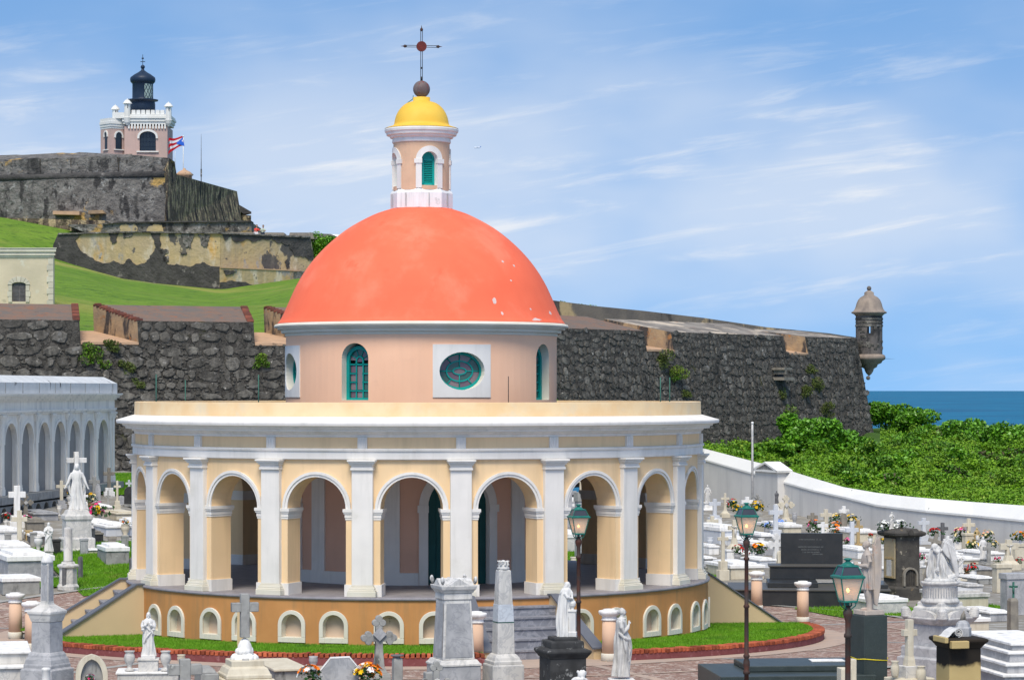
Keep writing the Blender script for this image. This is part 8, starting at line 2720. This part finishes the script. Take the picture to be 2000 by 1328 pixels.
grave('slab', 1498, 1058, 1084, 'n', 'broad grey table tomb behind the red flower vases', w=52, m2='w', d=2.0)
grave('slab', 1460, 1076, 1096, 'c', 'cream tomb slab under the middle lantern', w=50, m2='w', d=1.6)
grave('box', 1430, 1072, 1098, 'w', 'white cube pedestal behind the tall cream cross', w=26)
grave('slab', 1460, 1098, 1130, 'c', 'wide cream and white tomb crossed by the middle lamp post', w=86, m2='w', d=2.2)
grave('slab', 1500, 1088, 1108, 'b', 'bluish tomb behind the vase of red and yellow flowers', w=44, m2='w', d=1.4)
grave('lcross', 1804, 1010, 1062, 'b', 'pale bluish cross against the wall right of the mausoleum', w=24, pf=.35)
grave('lcross', 1841, 1019, 1068, 'd', 'dark grey cross with square arms above the weeping angel', w=22, pf=.2)
grave('lcross', 1851, 1045, 1080, 'w', 'small white cross just right of the angel wings', w=18, pf=.2)
grave('lcross', 1892, 1011, 1072, 'c', 'tall cream cross against the wall left of the flowering twigs', w=27, pf=.3, th=.26)
grave('box', 1895, 1040, 1074, 'c', 'cream stone block behind the vase of pale roses', w=26)
grave('statue', 1908, 1029, 1078, 't', 'tan hooded figure holding a white diamond plaque', w=12, m2='c', pf=.3)
grave('plaque', 1909, 1044, 1080, 'w', 'white diamond plaque in front of the tan hooded figure', w=10)
grave('statue', 1920, 1047, 1100, 's', 'chalk white slim madonna statue at the right', w=14, m2='g', pf=.18)
grave('lcross', 1931, 1058, 1102, 'g', 'grey stone cross with flared foot right of the slim madonna', w=24, pf=.12)
grave('ccross', 1970, 1052, 1112, 'c', 'cream crucifix with a white corpus near the right edge', w=40)
grave('plaque', 1985, 1080, 1104, 'w', 'white marble diamond right of the cream crucifix', w=14)
grave('statue', 1877, 1078, 1128, 's', 'small white child statue on a pedestal right of the weeping angel', w=11, m2='w', pf=.25, fig='heart')
grave('box', 1992, 1060, 1108, 'c', 'cream block carrying the orange flowers at the right edge', w=26)
grave('slab', 1805, 1068, 1096, 'w', 'white gabled tomb between the mausoleum and the weeping angel', w=30, m2='w', d=1.6)
grave('slab', 1868, 1076, 1098, 'w', 'white tomb right behind the angel wings', w=34, m2='w', d=2.0)
grave('slab', 1895, 1086, 1108, 'c', 'cream edged tomb behind the red flower vase', w=48, m2='w', d=2.2)
grave('slab', 1945, 1076, 1094, 'w', 'white tomb lid between the grey cross and the crucifix', w=48, m2='w', d=2.0)
grave('slab', 1925, 1106, 1124, 'r', 'dark stained tomb right of the red flower vase', w=50, m2='n', d=1.6)
grave('slab', 1925, 1124, 1140, 'g', 'weathered stone tomb with broken edge under the dark stained one', w=50, m2='w', d=1.2)
grave('slab', 1905, 1138, 1158, 'm', 'small marble ledger tomb behind the big veined marble slab', w=44, m2='m', d=1.6)
grave('slab', 1898, 1152, 1192, 'c', 'big veined marble slab on a cream chest right of the fluted drum', w=92, m2='m', d=1.9)
grave('box', 1962, 1100, 1156, 'c', 'stepped cream pedestal under the crucifix', w=40)
grave('box', 1985, 1118, 1200, 'n', 'tall grey marble block at the right edge with a bronze crucifix', w=50)
grave('slab', 1955, 1190, 1212, 'n', 'low grey tomb below the block with the bronze crucifix', w=60, m2='w', d=1.6)
grave('slab', 1905, 1200, 1240, 'c', 'long white tomb behind the ochre pillar', w=80, m2='w', d=1.8)
grave('post', 1978, 1166, 1242, 'r', 'mossy brown stone post at the right edge', w=20, n=4)
grave('slab', 1862, 1106, 1126, 'c', 'cream ledger tomb hidden partly by the weeping angel', w=40, m2='w', d=1.5)
grave('slab', 1876, 1128, 1146, 'c', 'sand coloured block tomb right of the fluted drum rim', w=34, m2='c', d=1.4)
p = P(1975, 1165, yat(1985, 1200) - .05)
bc_ = MB(); latin(bc_, 0, .40, .22, .05, .04, cy=.7); bc_.tube([(0, -.03, .12), (0, -.03, .28)], [.02, .03], 6); bc_.ell((0, -.03, .31), (.02, .02, .025), 8, 6)
for s in (-1, 1):
    bc_.tube([(0, -.03, .27), (s * .09, -.03, .30)], .012, 5)
tag(bc_.build('bronze_crucifix', M_greenrod, loc=(p.x, p.y - .3, p.z)), 'small green bronze crucifix fixed before the tall grey marble block', 'crucifix')

for a in ((1430, 992, 16, ['red', 'white', 'yellow'], 'red and white flowers hanging before the wall left of the middle lantern', 'white', 113, .15, 1.6),
          (1440, 1004, 17, ['yellow'], 'yellow chrysanthemums left of the middle lantern knob', 'white', 107, .3, 1.7),
          (1478, 1002, 20, ['yellow'], 'yellow chrysanthemums right of the middle lantern knob', 'white', 106, .25, 1.8),
          (1499, 1048, 30, ['blue'], 'pale blue flowers in a grey vase right of the middle lantern', 'grey', None, .6, 1.4),
          (1527, 1044, 30, ['blue'], 'pale blue flowers right of the tall bluish cross', 'white', None, .5, 1.4),
          (1538, 1042, 20, ['red'], 'single red bloom right of the blue flowers', 'white', None, .6, 1.0),
          (1539, 1046, 15, ['red', 'white'], 'low red and white posy at the tomb above the black granite slab', 'cream', None, .3, 1.3),
          (1441, 1098, 35, ['red'], 'red lilies in a grey vase left of the middle lamp post', 'grey', None, .52, 1.25),
          (1482, 1100, 38, ['red', 'orange', 'yellow'], 'red and yellow lilies in a grey vase right of the middle lamp post', 'grey', None, .5, 1.5),
          (1467, 1100, 24, ['red'], 'small crimson blooms almost hidden by the middle lamp post', 'white', None, .7, 1.0),
          (1592, 1050, 36, ['pink', 'white', 'orange'], 'pink and white spray over orange flowers above the black granite slab', 'cream', None, .3, 1.2),
          (1632, 1044, 24, ['orange', 'orange', 'white'], 'big orange blooms above the right half of the black granite slab', 'white', None, .3, 1.5),
          (1641, 1052, 22, ['brown', 'orange'], 'withered brown bouquet just above the granite slab right corner', 'cream', None, .3, 1.5),
          (1634, 1034, 34, ['yellow', 'cream'], 'yellow blooms in a vase left of the brown ragged headstone', 'cream', None, .4, 1.1),
          (1663, 1036, 34, ['yellow', 'cream'], 'yellow blooms in a vase right of the brown ragged headstone', 'cream', None, .4, 1.1),
          (1700, 1062, 24, ['red'], 'red rose behind the wings of the stone angel', 'white', None, .5, .8),
          (1656, 1066, 16, ['red', 'pink'], 'red flowers lying right of the black granite slab', 'white', None, .3, 1.4),
          (1723, 1070, 20, ['yellow'], 'single yellow bloom left of the blackened mausoleum', 'white', 88, .4, 1.2),
          (1800, 1108, 30, ['pink', 'white', 'magenta'], 'pink and white flowers right of the blackened mausoleum', 'white', None, .5, 1.0),
          (1825, 1052, 20, ['red'], 'red roses behind the tilted cross of the weeping angel', 'white', 92, .3, 1.5),
          (1876, 1072, 46, ['peach', 'pink', 'cream'], 'box of pale roses on tall twigs before the cemetery wall', 'box', None, .3, 1.0),
          (1899, 1084, 30, ['yellow', 'cream'], 'dense bunch of pale yellow chrysanthemums before the tan figure', 'brown', None, .4, 1.4),
          (1928, 1072, 44, ['peach', 'cream'], 'pale roses on twigs right of the tan hooded figure', 'white', 93, .3, .8),
          (1940, 1078, 26, ['cream', 'yellow'], 'pale yellow blooms right of the grey flared cross', 'white', None, .3, 1.0),
          (1888, 1132, 26, ['brown', 'red'], 'dark red dry bouquet in a brown vase left of the red roses', 'brown', None, .55, 1.0),
          (1900, 1132, 34, ['red'], 'bright red roses in a white vase right of the weeping angel', 'white', None, .55, 1.2),
          (1948, 1118, 34, ['magenta', 'red'], 'crimson roses in a pale square vase left of the crucifix', 'cream', None, .6, 1.0),
          (1991, 1112, 26, ['magenta', 'red'], 'crimson roses at the right edge beside the white diamond', 'cream', None, .5, 1.0),
          (1993, 1062, 22, ['yellow', 'orange'], 'yellow and orange flowers on the cream block at the right edge', 'blue', 84, .35, 1.9)):
    px, py, h, cols, lb, vs_, Y, vz, sp = a
    flowers(px, py, h, cols, lb, vs_, Y, vz=vz, spread=sp)
for px, yt, yb, lb in ((1470, 1076, 1100, 'plain white vase touching the middle lamp post'), (1870, 1128, 1150, 'white stone urn beside the rim of the fluted drum'), (1487, 1050, 1072, 'white urn in front of the blue flower vase'),
                       (1890, 1090, 1106, 'tan urn left of the dense yellow chrysanthemums')):
    grave('urn', px, yt, yb, 'w' if 'white' in lb else 't', lb, w=14)

# left side
grave('lcross', 33, 947, 1030, 'w', 'big whitewashed cross on a sloping white block at the far left', w=33, pf=.30, th=.36)
grave('lcross', 38, 995, 1066, 'c', 'tan stone cross with a broad foot left of the broken column', w=30, pf=.18, m2='r')
grave('celtic', 50, 967, 1012, 'r', 'brown lobed cross with a pale diamond right of the big white cross', w=22)
grave('lcross', 120, 937, 992, 'c', 'weathered buff cross in front of the colonnade podium', w=21, pf=.3, m2='n')
grave('lcross', 213, 912, 968, 'r', 'tall brown stone cross on a white block near the end of the colonnade', w=22, pf=.3, m2='w')
grave('lcross', 184, 930, 975, 'g', 'squat grey cross left of the tall brown cross', w=22, pf=.3)
grave('post', 149, 882, 985, 'w', 'plain white shaft rising behind the veiled madonna', w=9, n=4)
grave('lcross', 149, 881, 984, 'w', 'white cross with square arms directly above the veiled madonna', w=40, pf=.1, th=.24, cy=.82)
t_ = Mon('veiled_madonna_monument', 'large white madonna with open arms on a stepped marble pedestal among the left graves', 'monument', 150, yat(150, 1072), AX)
t_.sq('steps', M_marble, [(42, None), (42, 1072), (36, 1070), (36, 1050), (31, 1048)], .02)
t_.sq('pedestal', M_marble, [(29, 1050), (28, 1016), (31, 1013), (31, 1006), (26, 1003), (24, 999), (22, 995)], .01)
put_figure(t_.root, 'wide_madonna', t_.z(995), t_.z(906) - t_.z(995), M_statue_w, rz=-AX + .15, voxel=.011)
grave('lcross', 165, 953, 1006, 'w', 'slim white cross right of the veiled madonna', w=14, pf=.1)
grave('lcross', 211, 956, 1000, 'g', 'thin grey cross between the madonna and the cream cross', w=10, pf=.15)
grave('lcross', 229, 937, 995, 'c', 'slim cream cross on a cream cube left of the gallery', w=14, pf=.32)
grave('stele', 191, 942, 990, 'n', 'tall narrow grey headstone right of the veiled madonna', w=10)
grave('stele', 253, 948, 988, 'k', 'black upright headstone beside the gallery on the left', w=20, m2='g')
grave('lcross', 252, 936, 962, 'b', 'small bluish cross above the black upright headstone', w=14, pf=.1)
grave('stele', 237, 966, 985, 'n', 'small rounded grey headstone left of the black one', w=10)
grave('statue', 95, 1018, 1088, 's', 'small white praying figure on a low pedestal left of the broken column', w=15, m2='m', pf=.2, fig='heart')
grave('column', 133, 1028, 1150, 'm', 'broken marble column on an eight sided pedestal', w=44, m2='m')
grave('post', 127, 1100, 1152, 'd', 'dark six sided stone post in front of the broken column', w=16)
grave('post', 157, 1085, 1130, 'd', 'dark stone post right of the broken column pedestal', w=13)
grave('post', 22, 1091, 1125, 'd', 'dark stone post at the far left before the white tomb', w=15)
grave('post', 257, 1088, 1125, 'd', 'dark stone post at the edge of the gallery terrace', w=12)
grave('box', 165, 1050, 1084, 'n', 'small marble cippus with a curved top right of the broken column', w=18)
grave('box', 220, 1046, 1090, 'r', 'brown stone stub beside the grass patch on the left', w=18)
grave('slab', 230, 1062, 1104, 'g', 'dark grey chest tomb with a white lid by the left grass patch', w=56, m2='w', d=1.5)
grave('slab', 235, 1022, 1046, 'b', 'long bluish tomb with white lid behind the dark grey chest tomb', w=70, m2='w', d=2.2)
grave('slab', 196, 1014, 1034, 'w', 'white tomb lid behind the pink and yellow flowers', w=56, m2='w', d=2.0)
grave('slab', 250, 998, 1014, 'c', 'cream edged tomb beside the gallery on the left', w=56, m2='c', d=2.2)
grave('slab', 190, 1036, 1058, 'k', 'broken dark grave block right of the veiled madonna steps', w=30, m2='r', d=1.0)
grave('slab', 155, 1058, 1076, 'w', 'white marble kerb tomb in front of the veiled madonna', w=52, m2='w', d=1.2)
grave('slab', 190, 1070, 1082, 'c', 'flat cream marble slab lying behind the grass patch', w=60, m2='w', d=1.4, ledger=False)
grave('slab', 60, 1078, 1128, 'n', 'large grey marble chest tomb with a sloping white lid at the left', w=110, m2='w', d=2.6)
grave('slab', 25, 1060, 1092, 'r', 'brown stone tomb with a white ledger at the far left', w=80, m2='w', d=2.2)
grave('slab', 42, 1122, 1160, 'g', 'dark tomb under a thin white slab left of the obelisk', w=90, m2='w', d=1.6, ledger=False)
grave('slab', 20, 1030, 1056, 'w', 'white tomb with pale green stains at the far left', w=60, m2='w', d=2.2)
grave('slab', 70, 1012, 1036, 'r', 'brown weathered tomb right of the tan stone cross', w=42, m2='r', d=1.8)
grave('slab', 80, 1040, 1062, 'd', 'dark slate tomb behind the small white praying figure', w=46, m2='w', d=1.6)
grave('box', 57, 1034, 1054, 't', 'small mustard coloured block right of the tan stone cross', w=16)
grave('box', 66, 1038, 1066, 'g', 'grey cement block beside the mustard coloured one', w=16)
grave('box', 16, 1040, 1068, 'g', 'grey cement block left of the tan stone cross', w=15)
grave('slab', 90, 998, 1016, 'n', 'flat grey tomb behind the dark slate one on the left', w=60, m2='n', d=2.4)
grave('slab', 205, 985, 1002, 'n', 'grey tomb left of the slim cream cross', w=44, m2='w', d=2.0)
grave('slab', 262, 1012, 1040, 'w', 'white box tomb touching the left edge of the gallery', w=34, m2='w', d=1.5)
grave('urn', 75, 1046, 1076, 's', 'white stone vase in front of the dark slate tomb', w=18)
grave('urn', 101, 962, 985, 'm', 'pale urn left of the buff cross', w=11)
grave('urn', 116, 986, 1006, 'm', 'pale urn left of the madonna pedestal', w=11)
grave('box', 182, 1030, 1062, 'd', 'dark upright stone right of the madonna steps', w=10)
grave('box', 108, 1052, 1082, 'k', 'black hollow grave block left of the broken column', w=26)
grave('box', 245, 1044, 1074, 'g', 'grey stub under the yellow flowered urn near the gallery', w=16)
for a in ((12, 1028, 26, ['pink', 'red', 'white'], 'pink and red flowers in a white urn at the far left', 'white', None, .55, 1.5),
          (52, 1030, 24, ['pink', 'magenta', 'white'], 'pink flowers right of the big whitewashed cross', 'white', None, .5, 1.5),
          (137, 985, 30, ['yellow', 'orange'], 'yellow flowers in a white urn left of the veiled madonna', 'white', None, .6, 1.1),
          (179, 1000, 40, ['yellow', 'yellow', 'cream'], 'tall yellow bouquet in a brown flared vase right of the madonna', 'brown', None, .48, 1.0),
          (192, 1022, 40, ['pink', 'yellow', 'white', 'magenta'], 'mixed pink white and yellow bouquet on the white tomb right of the madonna', 'cream', None, .4, 1.5),
          (170, 1012, 14, ['pink'], 'small pink posy at the feet of the slim white cross', 'white', None, .2, 1.2),
          (245, 1046, 36, ['yellow', 'red'], 'yellow and red flowers in a pale footed urn near the left gallery pier', 'cream', None, .62, .9)):
    px, py, h, cols, lb, vs_, Y, vz, sp = a
    flowers(px, py, h, cols, lb, vs_, Y, vz=vz, spread=sp)
# graves seen through the arches
grave('slab', 448, 1000, 1024, 'b', 'bluish white tomb seen through the third arch from the left', w=60, m2='w', d=2.2)
grave('slab', 450, 965, 985, 'w', 'far white tomb high in the third arch from the left', w=50, m2='w', d=2.2)
grave('box', 446, 1030, 1062, 'c', 'cream carved block beside the grass seen through the third arch', w=18)
grave('lcross', 445, 940, 985, 'w', 'white cross behind the chapel in the third arch from the left', w=20)
grave('lcross', 1113, 950, 1004, 'n', 'grey marble cross behind the chapel left of the first lantern', w=26, pf=.3)
grave('urn', 1129, 960, 985, 's', 'white urn with dry stems above the first lantern', w=10)
grave('slab', 1120, 972, 996, 'w', 'white tomb in the arch behind the first lantern', w=60, m2='w', d=2.0)
grave('slab', 1115, 1002, 1030, 'n', 'grey table tomb left of the first lantern', w=44, m2='w', d=2.0)
grave('slab', 1118, 1036, 1078, 'm', 'inscribed white marble tomb behind the first lantern', w=60, m2='w', d=1.6)
grave('box', 1142, 960, 1090, 'n', 'tall grey tomb wall right behind the first lamp post', w=34, m2='g')
grave('box', 1121, 1086, 1104, 'c', 'small cream block on the grass behind the first lamp post', w=12)
grave('ccross', 1135, 925, 985, 'c', 'cream crucifix against the far wall in the arch above the first lantern', w=20)
